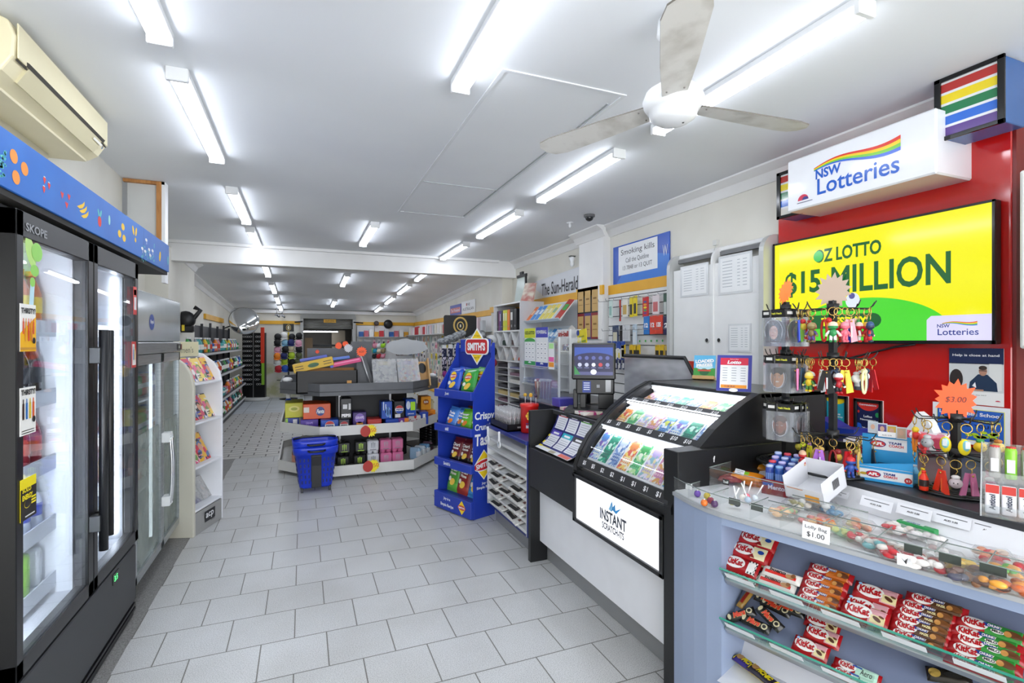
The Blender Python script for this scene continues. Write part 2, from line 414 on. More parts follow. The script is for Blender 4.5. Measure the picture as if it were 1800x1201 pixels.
struct('trim_4', cornice(7.62, 15.1, BX1, zf(7.62), zf(15.1), -1)); struct('trim_5', cornice(8.9, 15.1, BX0, zf(8.9), zf(15.1), 1)); struct('trim_6', cornice(7.62, 8.9, -1.50, zf(7.62), zf(8.9), 1))
mb = MB(); mb.bb(-1.74, 3.1, 14.96, 15.1, zf(15.1)-.10, zf(15.1)-.02, WALLW); struct('trim_7', mb)
mb = MB(); mb.bb(-1.74, 2.8, 7.36, 7.42, 2.715, 2.75, WALLW); struct('trim_8', mb)
# yellow strip above the shelving
mb = MB(); mb.bb(3.075, 3.10, 3.62, 4.755, 2.005, 2.105, YEL); struct('trim_9', mb)
struct('trim_10', MB().bb(2.985, 3.01, 4.73, 5.30, 2.01, 2.11, YEL)); struct('trim_11', MB().bb(3.075, 3.10, 5.30, 7.54, 2.0, 2.1, YEL))
struct('trim_12', MB().bb(2.90, 2.92, 7.54, 8.08, 1.98, 2.07, YEL)); struct('trim_13', MB().bb(3.05, 3.10, 8.08, 15.1, 1.96, 2.06, YEL))
struct('trim_14', MB().bb(-1.55, .0, 15.06, 15.10, 1.965, 2.055, YEL)); struct('trim_15', MB().bb(1.36, 3.05, 15.06, 15.10, 1.965, 2.055, YEL)); struct('trim_16', MB().bb(-1.74, -1.70, 11.2, 13.6, 1.93, 2.03, YEL))
# manhole cover strips in the ceiling
mb = MB(); cs = M('e2e5e9', .6); gap = M('a9adb0', .8)
mb.bb(.845, .865, 2.18, 4.96, 2.744, 2.75, cs); mb.bb(1.50, 1.52, 2.18, 4.96, 2.744, 2.75, cs); mb.bb(.865, 1.50, 2.18, 2.20, 2.744, 2.75, cs); mb.bb(.865, 1.50, 4.94, 4.96, 2.744, 2.75, cs)
mb.bb(1.478, 1.488, 2.3, 4.9, 2.746, 2.75, gap); mb.bb(.9, 1.48, 4.925, 4.932, 2.746, 2.75, gap); mb.bb(.87, 1.49, 3.95, 3.955, 2.744, 2.75, gap)
struct('trim_17', mb)
# store room behind the roller door
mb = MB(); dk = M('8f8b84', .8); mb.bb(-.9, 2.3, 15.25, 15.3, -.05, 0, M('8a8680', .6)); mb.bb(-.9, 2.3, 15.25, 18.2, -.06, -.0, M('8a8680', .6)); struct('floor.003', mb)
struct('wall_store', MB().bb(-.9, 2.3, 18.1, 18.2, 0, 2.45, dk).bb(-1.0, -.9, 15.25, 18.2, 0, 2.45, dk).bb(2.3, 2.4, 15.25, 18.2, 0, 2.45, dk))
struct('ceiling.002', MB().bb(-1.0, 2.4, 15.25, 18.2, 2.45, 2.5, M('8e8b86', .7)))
# damp stain
def stain(nt, p):
    L = nt.links.new; tc = nt.nodes.new('ShaderNodeTexCoord'); nz = nt.nodes.new('ShaderNodeTexNoise'); nz.inputs['Scale'].default_value = 2.6; nz.inputs['Detail'].default_value = 6
    cr = nt.nodes.new('ShaderNodeValToRGB'); cr.color_ramp.elements[0].position = .46; cr.color_ramp.elements[1].position = .62; cr.color_ramp.elements[0].color = (*lin('e6e3d8'), 1); cr.color_ramp.elements[1].color = (*lin('c3c496'), 1)
    L(tc.outputs['Object'], nz.inputs['Vector']); L(nz.outputs['Fac'], cr.inputs[0]); L(cr.outputs[0], p.inputs['Base Color'])
st = nodemat('damp_plaster', stain, .7)
struct('wall_back_render', MB().bb(-1.0, -.02, 15.085, 15.10, 0, .95, st))
# roller door
t = thing('door_1', 'grey roller shutter door, half raised, at the rear of the shop', 'door', TR(.66, 15.02, 0)); t['kind'] = 'structure'
gm = M('8f8f8a', .4, .5); mb = MB(); n = 9
for k in range(n): z = 1.87+k*.043; mb.cyl((-.64, 0, z), (.64, 0, z), .024, gm, 8)
mb.build('curtain', t)
MB().bb(-.70, .70, -.14, .05, 2.12, 2.25, M('9a9a96', .5)).build('roll_cover', t)
mb = MB(); mb.bb(-.72, -.64, -.06, .06, 0, 2.2, M('a7a8a6', .4, .3)); mb.build('guide_rail', t)
mb = MB(); mb.bb(.64, .72, -.06, .06, 0, 2.2, M('a7a8a6', .4, .3)); mb.build('guide_rail', t)
mb = MB(); mb.cyl((-.86, -.06, 2.02), (-.66, -.06, 2.04), .02, BLK()); mb.cyl((.66, -.06, 2.04), (.92, -.06, 2.02), .02, BLK()); mb.build('bracket', t)
T = FYM(.69, 14.86, 2.06); mb = MB(); mb.box((0, 0, 0), (.32, .09, .004), M('e3a91c', .4), T); mb.text('Staff Only', 0, 0, .24, .05, BLK(), T, lift=.003)
solo('staff_sign', mb, 'small yellow sign reading Staff Only on the roller door', 'sign')
# ---------------------------------------------------------------- ceiling battens
def batten():
    t = thing('batten_light', 'x', 'ceiling light')
    mb = MB(); mb.bb(-.046, .046, -.59, .59, .022, .05, M('e8eaec', .4), .003); mb.bb(-.046, .046, -.6, -.575, -.012, .05, M('e8eaec', .4), .004); mb.bb(-.046, .046, .575, .6, -.012, .05, M('e8eaec', .4), .004)
    mb.build('housing', t)
    mb = MB(); pf = [(-.034, .022), (-.034, .0), (-.024, -.008), (.024, -.008), (.034, .0), (.034, .022)]
    vs = [(x, y, z) for y in (-.575, .575) for x, z in pf]; mb.add(vs, [(i, i+1, i+7, i+6) for i in range(5)]+[tuple(range(6)), tuple(range(6, 12))[::-1]], M('eef4ff', .5, 0, LAMP))
    mb.build('diffuser', t); return Proto(t)
bt = batten()
RW = {'left': (-.53, [(1.85, 1), (3.33, 1), (5.27, 1), (6.83, 1), (8.85, 0), (10.9, 0), (12.7, 0), (14.3, 0)]),
      'middle': (.70, [(1.78, 1), (6.08, 1), (9.6, 0), (13.1, 0)]),
      'right': (1.90, [(1.83, 1), (3.40, 1), (5.05, 1), (6.75, 1), (8.6, 0), (10.4, 0), (12.2, 0), (14.1, 0)])}
for rn, (x, L) in RW.items():
    for i, (y, front) in enumerate(L):
        if front: T = TR(x, y, 2.70); lab = f'white batten light on the front ceiling, {NTH[i]} from camera in the {rn} row'
        else: T = Matrix.Translation((x, y, zf(y)-.05)) @ Matrix.Rotation(-.0475, 4, 'X'); lab = f'white batten light on the rear sloping ceiling, {NTH[i-(4 if rn!="middle" else 2)]} past the beam in the {rn} row'
        bt.at(T, lab, f'batten lights of the {rn} row')
T = TR(.42, 16.6, 1.79, PI/2); bt.at(T, 'batten light glowing in the dim store room behind the roller door')
# ---------------------------------------------------------------- ceiling fan
t = thing('ceiling_fan', 'white three-bladed ceiling fan with dusty blades above the lottery counter', 'fan', TR(1.295, 1.56, 2.39))
fw = M('eceef0', .3); mb = MB(); mb.lathe([(.02, .33), (.055, .325), (.06, .27), (.03, .24), (.02, .23)], fw, 24); mb.cyl((0, 0, .02), (0, 0, .3), .012, fw); mb.build('canopy', t)
mb = MB(); mb.lathe([(.02, .085), (.055, .08), (.10, .05), (.112, .02), (.108, .0), (.095, -.02), (.09, -.022), (.085, -.045), (.06, -.062), (.02, -.068)], fw, 32); mb.sph((.03, -.02, -.064), .005, BLK(), 8); mb.build('motor', t)
bl = noise_mat('dusty_blade', 'b5b1a8', 'dcdad5', 7, .45, lo=.3, hi=.55, detail=5)
for i, a in enumerate((234, 113, -3)):
    mb = MB(T=Matrix.Rotation(math.radians(a), 4, 'Z') @ Matrix.Rotation(.16, 4, 'X'))
    pts = [(.10, -.045), (.30, -.060), (.56, -.070), (.62, -.055), (.645, -.02), (.645, .03), (.62, .06), (.56, .07), (.30, .060), (.10, .045)]
    mb.prism(pts, .0, .006, bl, side=M('6f6b64', .7)); mb.bb(.06, .16, -.03, .03, .006, .012, fw)
    for q in (-.03, .03): mb.sph((.13, q, -.001), .004, M('8a8782', .4), 6)
    mb.build('blade', t)
tag_ = None
mb = MB(); mb.box((0, 0, 0), (.05, .03, .02), M('7c7c7a', .5)); solo('cable_clip', mb, 'small dark cable clip on the ceiling beside the fan', 'clip', TR(1.19, 1.44, 2.74))
# dome camera, sensor, hanging globe on the wall
mb = MB(); mb.lathe([(.055, 0), (.055, -.02), (.045, -.025)], M('6a6b6d', .4), 20); mb.sph((0, 0, -.028), (.04, .04, .035), M('2a2b2e', .15), 16); solo('dome_camera', mb, 'dark dome security camera on the ceiling before the pier', 'camera', TR(2.62, 4.39, 2.75))
mb = MB(); mb.lathe([(.035, 0), (.035, -.006), (.012, -.008), (.014, -.04), (.006, -.055)], M('eceef0', .4), 14); solo('ceiling_sensor', mb, 'small white sprinkler-like sensor on the ceiling near the pier', 'sensor', TR(2.60, 4.75, 2.75))
mb = MB(); mb.lathe([(.02, .03), (.035, .02), (.035, .0), (.022, -.03), (.028, -.07), (.01, -.09)], M('e9ecee', .3), 14); mb.box((0, 0, .035), (.07, .05, .01), M('555555', .5)); solo('wall_sensor', mb, 'white wall sensor above the newspaper sign', 'sensor', TR(3.03, 5.48, 2.50))
for i, (x, y) in enumerate(((-.62, 14.6), (-.50, 14.85))):
    mb = MB(); mb.box((0, 0, 0), (.09, .05, .05), M('707070', .5)); mb.cyl((0, 0, 0), (.06, -.08, -.05), .022, M('4c4d50', .4)); mb.cyl((0, 0, 0), (0, 0, .19), .01, M('707070', .5)); solo('security_camera', mb, ['grey bracket camera left of the last batten at the rear', 'grey bracket camera right of the last batten at the rear'][i], 'camera', TR(x, y, 2.19))
# ================================================================ LEFT SIDE
def zat(P, py): return 1.5-(py-600.5)/900*(P[0]*_s+P[1]*_c)
# ---- air conditioner
cr_ = M('e9e0bd', .35); cr2 = M('ded6b6', .4)
t = thing('air_conditioner', 'cream split system air conditioner mounted high on the left bulkhead', 'air conditioner', TR(-1.27, 2.52, 2.50))
mb = MB(); pf = [(0, .245), (.19, .245), (.235, .225), (.255, .17), (.25, .09), (.215, .03), (.17, .0), (0, .0)]
vs = [(x, y, z) for y in (0, 1.0) for x, z in pf]; n = len(pf)
mb.add(vs, [(i, (i+1) % n, n+(i+1) % n, n+i)[::-1] for i in range(n)]+[tuple(range(n)), tuple(range(n, 2*n))[::-1]], cr_); mb.build('casing', t, bev=.008)
mb = MB(); mb.box((.258, .5, .155), (.006, .97, .135), cr_, Matrix.Translation((0, 0, 0)), .003); mb.build('front_panel', t)
dkm = M('3d3a33', .7)
mb = MB(T=fr((.253, .5, .083), (0, 1, 0), (.06, 0, .08))); mb.box((0, 0, 0), (.96, .006, .004), dkm); mb.build('seam', t)
mb = MB(T=fr((.236, .5, .058), (0, 1, 0), (.5, 0, .86))); mb.box((0, 0, 0), (.80, .075, .012), M('d3cba8', .4)); mb.box((0, .045, .001), (.84, .016, .012), dkm); mb.build('louvre', t)
mb = MB(T=fr((.246, .86, .075), (0, 1, 0), (.5, 0, .86))); mb.rect(0, 0, .12, .012, M('f4f2e8', .3), Matrix.Identity(4), lift=.01); mb.ell(.075, -.008, .008, .008, M('6a8198', .3), Matrix.Identity(4), lift=.01); mb.build('display', t)
mb = MB(); mb.bb(0, .17, .03, .97, -.012, .0, cr2); mb.build('base_tray', t)
mb = MB(); mb.bb(.0, .03, .0, .9, -.05, -.012, M('cfc9b4', .6)); mb.build('wall_bracket', t)
# ---- open box with raw timber edges at the end of the bulkhead
t = thing('bulkhead_box', 'pale panel box with raw timber edges hanging above the blue banner', 'box', TR(-1.27, 4.74, 2.16))
wd = noise_mat('raw_pine', 'a9713a', 'c68c50', 6, .6, sx=(8, 8, 1)); mb = MB(); mb.bb(0.02, .262, .03, .07, 0, .57, M('cfd1d0', .6)); mb.build('panel', t)
mb = MB(); mb.bb(.0, .27, -.004, .03, .565, .588, wd); mb.bb(.215, .25, -.004, .03, 0, .565, wd); mb.build('timber_edge', t)
mb = MB(); mb.bb(.25, .274, -.004, .09, -.2, .588, WHT()); mb.build('side_sheet', t)
# ---- blue banner / canopy over the fridges
t = thing('fridge_canopy', 'long blue canopy with painted fruit above the black drinks fridge', 'canopy', TR(-.84, 2.9, 1.97))
bu = noise_mat('banner_blue', '1a63bd', '2270c9', 3, .45)
mb = MB(); mb.bb(-.43, -.01, -2.0, 1.2, .01, .17, M('b9b7ae', .6)); mb.bb(-.43, -.01, -2.0, 1.2, -.02, .01, M('3c3a37', .7)); mb.build('soffit', t)
mb = MB(); mb.bb(-.01, 0, -2.0, 1.2, -.0, .18, bu, .002); I0 = FXP(.0005, 0, 0)
def fruit_seg(f): f()
T = FXP(0.0, 0, 0)
og = M('f0953a', .5); rdm = M('e2382d', .5); yl = M('f6c928', .5); gn = M('63c7c6', .5); wh = M('f2f5f7', .5); lg = M('9fdcd4', .5)
def on_banner(px, py):   # a painted motif's place along the banner
    p = onx(px, py, -.84); return p.y-2.9, p.z-1.97
for px, py in ((24, 275), (43, 297), (28, 312)): y, z = on_banner(px, py); mb.ell(y, z, .024, .022, og, T)
for px, py in ((78, 317), (86, 327), (77, 333)):
    y, z = on_banner(px, py); mb.pr([(y, z-.014), (y+.012, z+.006), (y, z+.012), (y-.012, z+.006)], rdm, T); mb.rect(y, z+.012, .014, .004, wh, T)
for px, py in ((109, 343), (121, 347), (117, 361)): y, z = on_banner(px, py); mb.pr([(y, z-.014), (y+.014, z+.008), (y+.007, z+.013), (y, z+.007), (y-.007, z+.013), (y-.014, z+.008)], rdm, T)
for i, (px, py) in enumerate(((143, 361), (147, 369), (150, 378))):
    y, z = on_banner(px, py); pts = [(y+.05*math.cos(a)-.0, z-.030+.05*math.sin(a)) for a in [1.0+.2*k for k in range(8)]]+[(y+.035*math.cos(a), z-.024+.034*math.sin(a)) for a in [2.3-.2*k for k in range(7)]]
    mb.pr([(y-.045, z-.014), (y-.02, z-.004), (y+.01, z+.008), (y+.034, z+.024), (y+.03, z+.006), (y+.01, z-.010), (y-.02, z-.018)], yl, T)
y, z = on_banner(175, 387); mb.ell(y, z-.006, .021, .024, rdm, T); mb.ell(y-.013, z+.03, .008, .018, gn, T, rot=.5); mb.ell(y+.013, z+.03, .008, .02, gn, T, rot=-.5)
y, z = on_banner(192, 387); mb.ell(y, z, .013, .023, lg, T)
for px, py in ((216, 399), (210, 411), (218, 419)): y, z = on_banner(px, py); mb.ell(y, z, .025, .018, yl, T)
for px, py, r in ((234, 405, .5), (239, 408, -.4), (238, 422, 0)): y, z = on_banner(px, py); mb.ell(y, z, .014, .026 if r else .013, yl, T, rot=r)
for k, (px, py) in enumerate(((257, 422), (250, 437), (255, 442), (262, 439), (268, 441), (264, 449))): y, z = on_banner(px, py); mb.ell(y, z, .022, .009, wh, T); mb.rect(y+.008, z-.014, .007, .02, wh, T)
y, z = on_banner(281, 451); mb.ell(y, z, .020, .034, yl, T, rot=-.35)
for k in range(26):
    rd = random.Random(k); y, z = on_banner(rd.uniform(246, 272), rd.uniform(430, 460)); mb.ell(y, z, .006, .008, gn, T, n=6)
for k in range(40):
    rd = random.Random(k+50); y, z = on_banner(rd.uniform(0, 10), rd.uniform(265, 312)); mb.ell(y, z, .005, .004, gn, T, n=6)
y, z = on_banner(295, 458); mb.ell(y, z, .012, .03, gn, T)
mb.rect(.60, .09, .004, .178, M('154f99', .5), T)
mb.build('painted_banner', t)
# ---- black double-door drinks fridge
FX = -.84
t = thing('drinks_fridge', 'tall black two-door display fridge with drinks, leftmost under the blue canopy', 'fridge', TR(0, 0, 0)); FR1 = t
bk = M('0e0f12', .35); bk2 = M('2c2e31', .45); lin_ = M('eef1f6', .4)
mb = MB(); y0, y1, ym = 2.094, 3.40, 2.747
mb.bb(-1.60, FX-.05, y0, y0+.03, 0, 1.94, bk, .003); mb.bb(-1.60, FX-.05, y1-.03, y1, 0, 1.94, bk, .003); mb.bb(-1.60, FX-.05, y0, y1, 1.90, 1.94, bk); mb.bb(-1.60, -1.57, y0, y1, 0, 1.94, bk); mb.build('cabinet', t)
mb = MB(); mb.bb(-1.57, -1.55, y0+.03, y1-.03, .42, 1.9, M('aab1bd', .5)); mb.bb(-1.57, FX-.06, y0+.03, y0+.05, .42, 1.9, lin_); mb.bb(-1.57, FX-.06, y1-.05, y1-.03, .42, 1.9, lin_); mb.bb(-1.57, FX-.06, y0+.03, y1-.03, .40, .44, lin_); mb.bb(-1.57, FX-.06, y0+.03, y1-.03, 1.87, 1.9, lin_)
mb.bb(-1.50, FX-.07, ym-.012, ym+.012, .44, 1.87, M('f4f7fc', .4)); mb.build('liner', t)
mb = MB(); mb.bb(FX-.06, FX-.01, y0+.01, y1-.005, .085, .385, bk2, .004); mb.bb(FX-.06, FX-.02, y0+.01, y1-.01, 0, .085, bk)
for z in (.03, .055): mb.bb(FX-.03, FX-.01, y0+.01, y1-.01, z, z+.014, bk)
mb.build('grille_panel', t)
mb = MB(T=FXP(FX-.009, 3.06, .345)); mb.box((0, 0, 0), (.085, .05, .004), bk, ch=.0); mb.text('3.5', -.005, 0, .045, .026, M('48e070', .5, 0, 3), Matrix.Identity(4), lift=.004); mb.build('temperature_display', t)
mb = MB(); led = M('eaf2ff', .5, 0, 14)
for y in (y0+.056, ym+.022, y1-.058): mb.bb(FX-.10, FX-.09, y-.003, y+.003, .47, 1.84, led if y > ym else M('eaf2ff', .5, 0, 120))
mb.build('led_strip', t)
gls = thin('cooler_glass', (.93, .95, .97), .05, .01)
for i, (a, b) in enumerate(((y0+.004, ym-.004), (ym+.004, y1-.004))):
    mb = MB(); z0, z1 = .41, 1.925
    fw_ = .055
    mb.bb(FX-.05, FX, a, a+fw_-.01, z0, z1, bk, .003); mb.bb(FX-.05, FX, b-fw_, b, z0, z1, bk, .003); mb.bb(FX-.05, FX, a, b, z1-.085, z1, bk, .003); mb.bb(FX-.05, FX, a, b, z0, z0+.06, bk, .003)
    d = mb.build('door', t, label=['left fridge door with SKOPE lettering', 'right fridge door with red sticker'][i])
    MB().bb(FX-.012, FX-.006, a+fw_-.01, b-fw_, z0+.06, z1-.085, gls).build('glass', d)
    hy = b-.03 if i == 0 else a+.035
    mb = MB(); mb.cyl((FX+.045, hy, .60 if i == 0 else .64), (FX+.045, hy, 1.55), .017, bk, 16); 
    for z in (.72, 1.44): mb.bb(FX-.002, FX+.04, hy-.02, hy+.02, z-.035, z+.035, bk, .003)
    mb.build('handle', d)
    if i == 0:
        mb = MB(T=FXP(FX+.001, 0, 0)); mb.text('SKOPE', a+.13, z1-.048, .15, .028, M('8d9092', .3, .6), Matrix.Identity(4), bold=.02); mb.build('lettering', d)
# stickers on the doors (each stuck on: a thing of its own)
def sticker(name, w, h, y, z, label, draw, x=FX+.002, base='f4f3ef'):
    mb = MB(); T = FXP(0, 0, 0); mb.box((0, 0, 0), (w, h, .0012), M(base, .4), T); draw(mb, T, w, h)
    return solo(name, mb, label, 'sticker', TR(x, y, z))
def minibottles(mb, T, cols, y0, h, w, lift=.002):
    for k, c in enumerate(cols):
        x = -w/2+w*(k+.5)/len(cols); mb.rect(x, y0, w/len(cols)*.55, h, M(c, .4), T, lift=lift); mb.rect(x, y0+h*.62, w/len(cols)*.25, h*.28, M(c, .4), T, lift=lift)
def d1(mb, T, w, h):
    mb.pr([(-w/2, -h/2), (w/2, -h/2), (w/2, h*.25), (-w/2, -h*.12)], M('f5b914', .4), T, lift=.0012)
    mb.text('THIRSTY?', 0, h*.36, w*.9, h*.12, M('222222', .4), T, lift=.002, bold=.04)
    minibottles(mb, T, ['e0562a', 'e9a32b', 'e0562a', 'ef8b2d', 'd9482a'], .0, h*.26, w*.8, .0024); minibottles(mb, T, ['e9a32b', 'd9482a', 'e0862b'], -h*.17, h*.22, w*.55, .0028)
    mb.ell(w*.33, -h*.27, w*.1, w*.1, M('1d1d1d', .4), T, lift=.003); mb.rect(0, -h*.44, w, h*.05, M('c98f2a', .4), T, lift=.002)
def d2(mb, T, w, h):
    mb.text('THIRSTY?', 0, h*.40, w*.9, h*.12, M('222222', .4), T, lift=.002, bold=.04)
    minibottles(mb, T, ['3a211b', '2a6db5', 'd9c02f', 'e5602a'], -.0, h*.34, w*.85); mb.ell(w*.33, -h*.2, w*.1, w*.1, M('1d1d1d', .4), T, lift=.003)
    for q in range(2): mb.rect(0, -h*.41-q*.008, w*.8, .003, M('777777', .4), T)
def dsolo(mb, T, w, h):
    mb.rect(0, -h*.12, w, h*.76, M('26231d', .4), T, lift=.0012); mb.text('SOLO', -w*.15, h*.23, w*.55, h*.12, M('1c1c1c', .4) if False else M('f6e418', .4), T, lift=.0025, bold=.04); mb.text('ENERGY', -w*.1, h*.05, w*.65, h*.13, M('f6e418', .4), T, lift=.0025, bold=.04)
    for q in range(3): mb.rect(w*.3, -h*.02-q*h*.07, w*.3, h*.04, M('f6e418', .4), T, lift=.002)
    mb.ell(-w*.1, -h*.13, w*.2, h*.10, M('f6e418', .4), T, lift=.002); mb.ell(-w*.1, -h*.12, w*.19, h*.095, M('26231d', .4), T, lift=.0025); mb.rect(w*.05, -h*.42, w*.6, h*.03, M('e8e8e8', .4), T, lift=.0025)
sticker('poster_sticker', .105, .155, 2.165, 1.545, 'yellow and white THIRSTY? sticker with orange bottles on the black fridge door', d1)
sticker('poster_sticker', .105, .155, 2.165, 1.272, 'white THIRSTY? sticker with four small bottles on the black fridge door', d2)
sticker('poster_sticker', .105, .135, 2.168, .985, 'black and yellow energy drink sticker on the black fridge door', dsolo, base='f6e418')
def dred(mb, T, w, h):
    mb.rect(0, h*.3, w*.8, h*.2, M('d84038', .4), T); mb.rect(0, -h*.1, w*.7, h*.45, M('e8e8ea', .4), T, lift=.001); mb.rect(0, -h*.42, w, h*.12, M('c82a2a', .4), T, lift=.001)
sticker('door_sticker', .055, .15, 3.33, 1.72, 'upper white sticker with red rim on the right fridge door', dred, base='dd3a34')
def dred2(mb, T, w, h):
    mb.rect(0, 0, w*.8, h*.8, M('f3f0ec', .4), T, lift=.001); minibottles(mb, T, ['2f62b8', 'e3c52f'], -.0, h*.4, w*.6, .002); mb.pr([(0, h*.4), (w*.4, h*.4), (w*.4, 0)], M('d5322f', .4), T, lift=.003)
sticker('door_sticker', .075, .14, 3.31, 1.43, 'lower white and red drink sticker on the right fridge door', dred2, base='c93434')
def dg(mb, T, w, h):
    g = M('8fd05a', .4)
    mb.ell(-.02, .06, .03, .055, M('b4dd7a', .4), T, lift=.001, rot=.5); mb.ell(.022, .065, .038, .032, g, T, lift=.002); mb.ell(.005, .0, .03, .02, g, T, lift=.002); mb.ell(-.01, -.04, .018, .016, g, T, lift=.002); mb.pr([(-.03, -.12), (0, -.12), (.01, -.03), (-.02, -.03)], M('bfe3ee', .4), T)
mb = MB(); dg(mb, FXP(0, 0, 0), 1, 1); solo('leaf_decal', mb, 'green leaf shaped decal inside the top of the left fridge door', 'sticker', TR(FX-.003, 2.215, 1.74))
# shelves and bottles in the fridge
acr = thin('clear_acrylic', (.95, .97, .98), .10, .03, haze=.08)
def fshelf(a, b, z, nm):
    mb = MB(); mb.bb(-1.52, FX-.13, a, b, z-.012, z, M('dfe5ee', .3)); mb.bb(FX-.13, FX-.125, a, b, z-.03, z+.035, M('e8eef8', .25)); mb.bb(FX-.15, FX-.13, a, b, z-.025, z-.012, M('c9d1de', .3)); mb.build('shelf', FR1)
FZ = (1.55, 1.27, .995, .74, .50)
for z in FZ:
    fshelf(y0+.055, ym-.014, z, 0); fshelf(ym+.014, y1-.055, z, 0)
def bt_proto(h, r, liq, lab, cap, can=False, name='drink_bottle'):
    t = thing(name, 'x', 'bottle' if not can else 'drink can')
    if can: mb = MB(); mb.lathe([(r*.85, 0), (r, .008), (r, h-.012), (r*.85, h)], liq, 14); mb.build('can', t)
    else:
        mb = MB(); cr = r*.42; mb.lathe([(r*.88, 0), (r, h*.04), (r, h*.2), (r*.95, h*.24), (r, h*.6), (r*.8, h*.72), (cr, h*.86), (cr, h*.92)], liq, 14); mb.build('body', t)
        mb = MB(); mb.lathe([(r*1.01, h*.28), (r*1.01, h*.56)], lab, 14, cap=False); mb.build('label_band', t)
        mb = MB(); mb.lathe([(cr*1.15, h*.905), (cr*1.15, h)], cap, 12); mb.build('cap', t)
    return Proto(t)
KD = {'icetea': (bt_proto(.235, .036, M('c96a2b', .12), M('e8cc1e', .4), M('ef7a2b', .4)), 'amber tea bottle with orange cap'),
      'cola': (bt_proto(.225, .034, M('241613', .1), M('20242c', .4), M('1b4fa3', .4)), 'dark cola bottle with blue cap'),
      'red': (bt_proto(.215, .035, M('8c2a33', .12), M('b4473a', .4), M('e05a2a', .4)), 'dark red soft drink bottle'),
      'jug': (bt_proto(.18, .036, M('c8d3e4', .1), M('3d55c2', .4), M('a8d65a', .4)), 'pale bottle with green cap'),
      'green': (bt_proto(.16, .034, M('8cc63c', .2), M('3c7d2f', .4), M('e7ece4', .4), True), 'bright green tall drink can'),
      'white': (bt_proto(.15, .034, M('dfe4ea', .2), M('9aa4b4', .4), M('e7ece4', .4), True), 'white tall drink can'),
      'orange': (bt_proto(.22, .036, M('e6e9ef', .1), M('c7d3e6', .4), M('ef8b2d', .4)), 'clear water bottle with orange cap')}
SH = [('icetea', 'icetea'), ('cola', 'orange'), ('red', 'cola'), ('jug', 'icetea'), ('green', 'white')]
lv = ['top', 'second', 'third', 'fourth', 'bottom']
for si, z in enumerate(FZ):
    for dd, (a, b) in enumerate(((y0+.055, ym-.014), (ym+.014, y1-.055))):
        k = SH[si][dd]; 
        if si == 0 and dd == 1: k = 'orange'
        n = 6; P, ds = KD[k]
        for i in range(n):
            for row in range(2):
                if row == 1 and i > 3 and dd == 0: continue
                kk = ('white' if (k == 'green' and i % 2) else k); P, ds = KD[kk]
                y = a+.05+(b-a-.10)*i/(n-1); x = FX-.19-row*.085
                P.at(TR(x, y, z, i*.7), f'{ds}, {lv[si]} shelf, {"left" if dd==0 else "right"} door, {NTH[i]} in {"front" if row==0 else "second"} row', f'drinks in the black fridge, {lv[si]} shelf')
# ---- stainless two-door fridge
t = thing('steel_fridge', 'stainless steel two-door fridge with frosted glass on castors, beside the black fridge', 'fridge', TR(0, 0, 0)); F2 = t
X2 = -.87; ss = noise_mat('brushed_steel', '9ba1a4', 'aeb4b6', 5, .3, .75, sx=(1, 1, 30)); ssd = M('8d9396', .35, .6)
a, b, m = 3.46, 4.60, 4.07
mb = MB(); mb.bb(-1.65, X2-.04, a, a+.025, .10, 1.80, ss, .002); mb.bb(-1.65, X2-.04, b-.025, b, .10, 1.80, ss, .002); mb.bb(-1.65, -1.62, a, b, .10, 1.80, ss); mb.bb(-1.65, X2-.04, a, b, .10, .15, ss); mb.bb(-1.65, X2-.04, a, b, 1.40, 1.44, ss); mb.build('cabinet', t)
mb = MB(); pf = [(-1.65, 1.44), (X2, 1.44), (X2, 1.80), (X2-.01, 1.815), (-1.65, 1.815)]
mb.bb(-1.65, X2, a, b, 1.50, 1.80, M('b4babd', .12, .25), .006); mb.build('header', t)
mb = MB(); mb.bb(-1.60, X2+.004, a, b, 1.425, 1.495, ss, .004); mb.build('control_strip', t)
mb = MB(T=FXP(X2+.006, 4.52, 1.46)); mb.box((0, 0, 0), (.11, .045, .01), bk, ch=.002); mb.box((.07, 0, 0), (.03, .04, .01), M('7a2a2a', .4)); mb.rect(-.02, 0, .03, .02, M('cfd8d0', .3), Matrix.Identity(4), lift=.007); mb.build('thermostat', t)
mb = MB(T=FXP(X2+.001, 3.80, 1.62)); I4 = Matrix.Identity(4); mb.ell(0, 0, .058, .05, M('24479a', .4), I4); mb.text('Bonfit'[:0] or 'Royal', 0, 0, .07, .03, WHT(), I4, lift=.0015, bold=.03); mb.build('badge', t)
fro = thin('frosted_glass', (.82, .87, .85), .06, .12, haze=.34, hazec=(.48, .53, .50)); clr = thin('clear_cooler_glass', (.86, .90, .92), .06, .03, haze=.05, hazec=(.6, .65, .66))
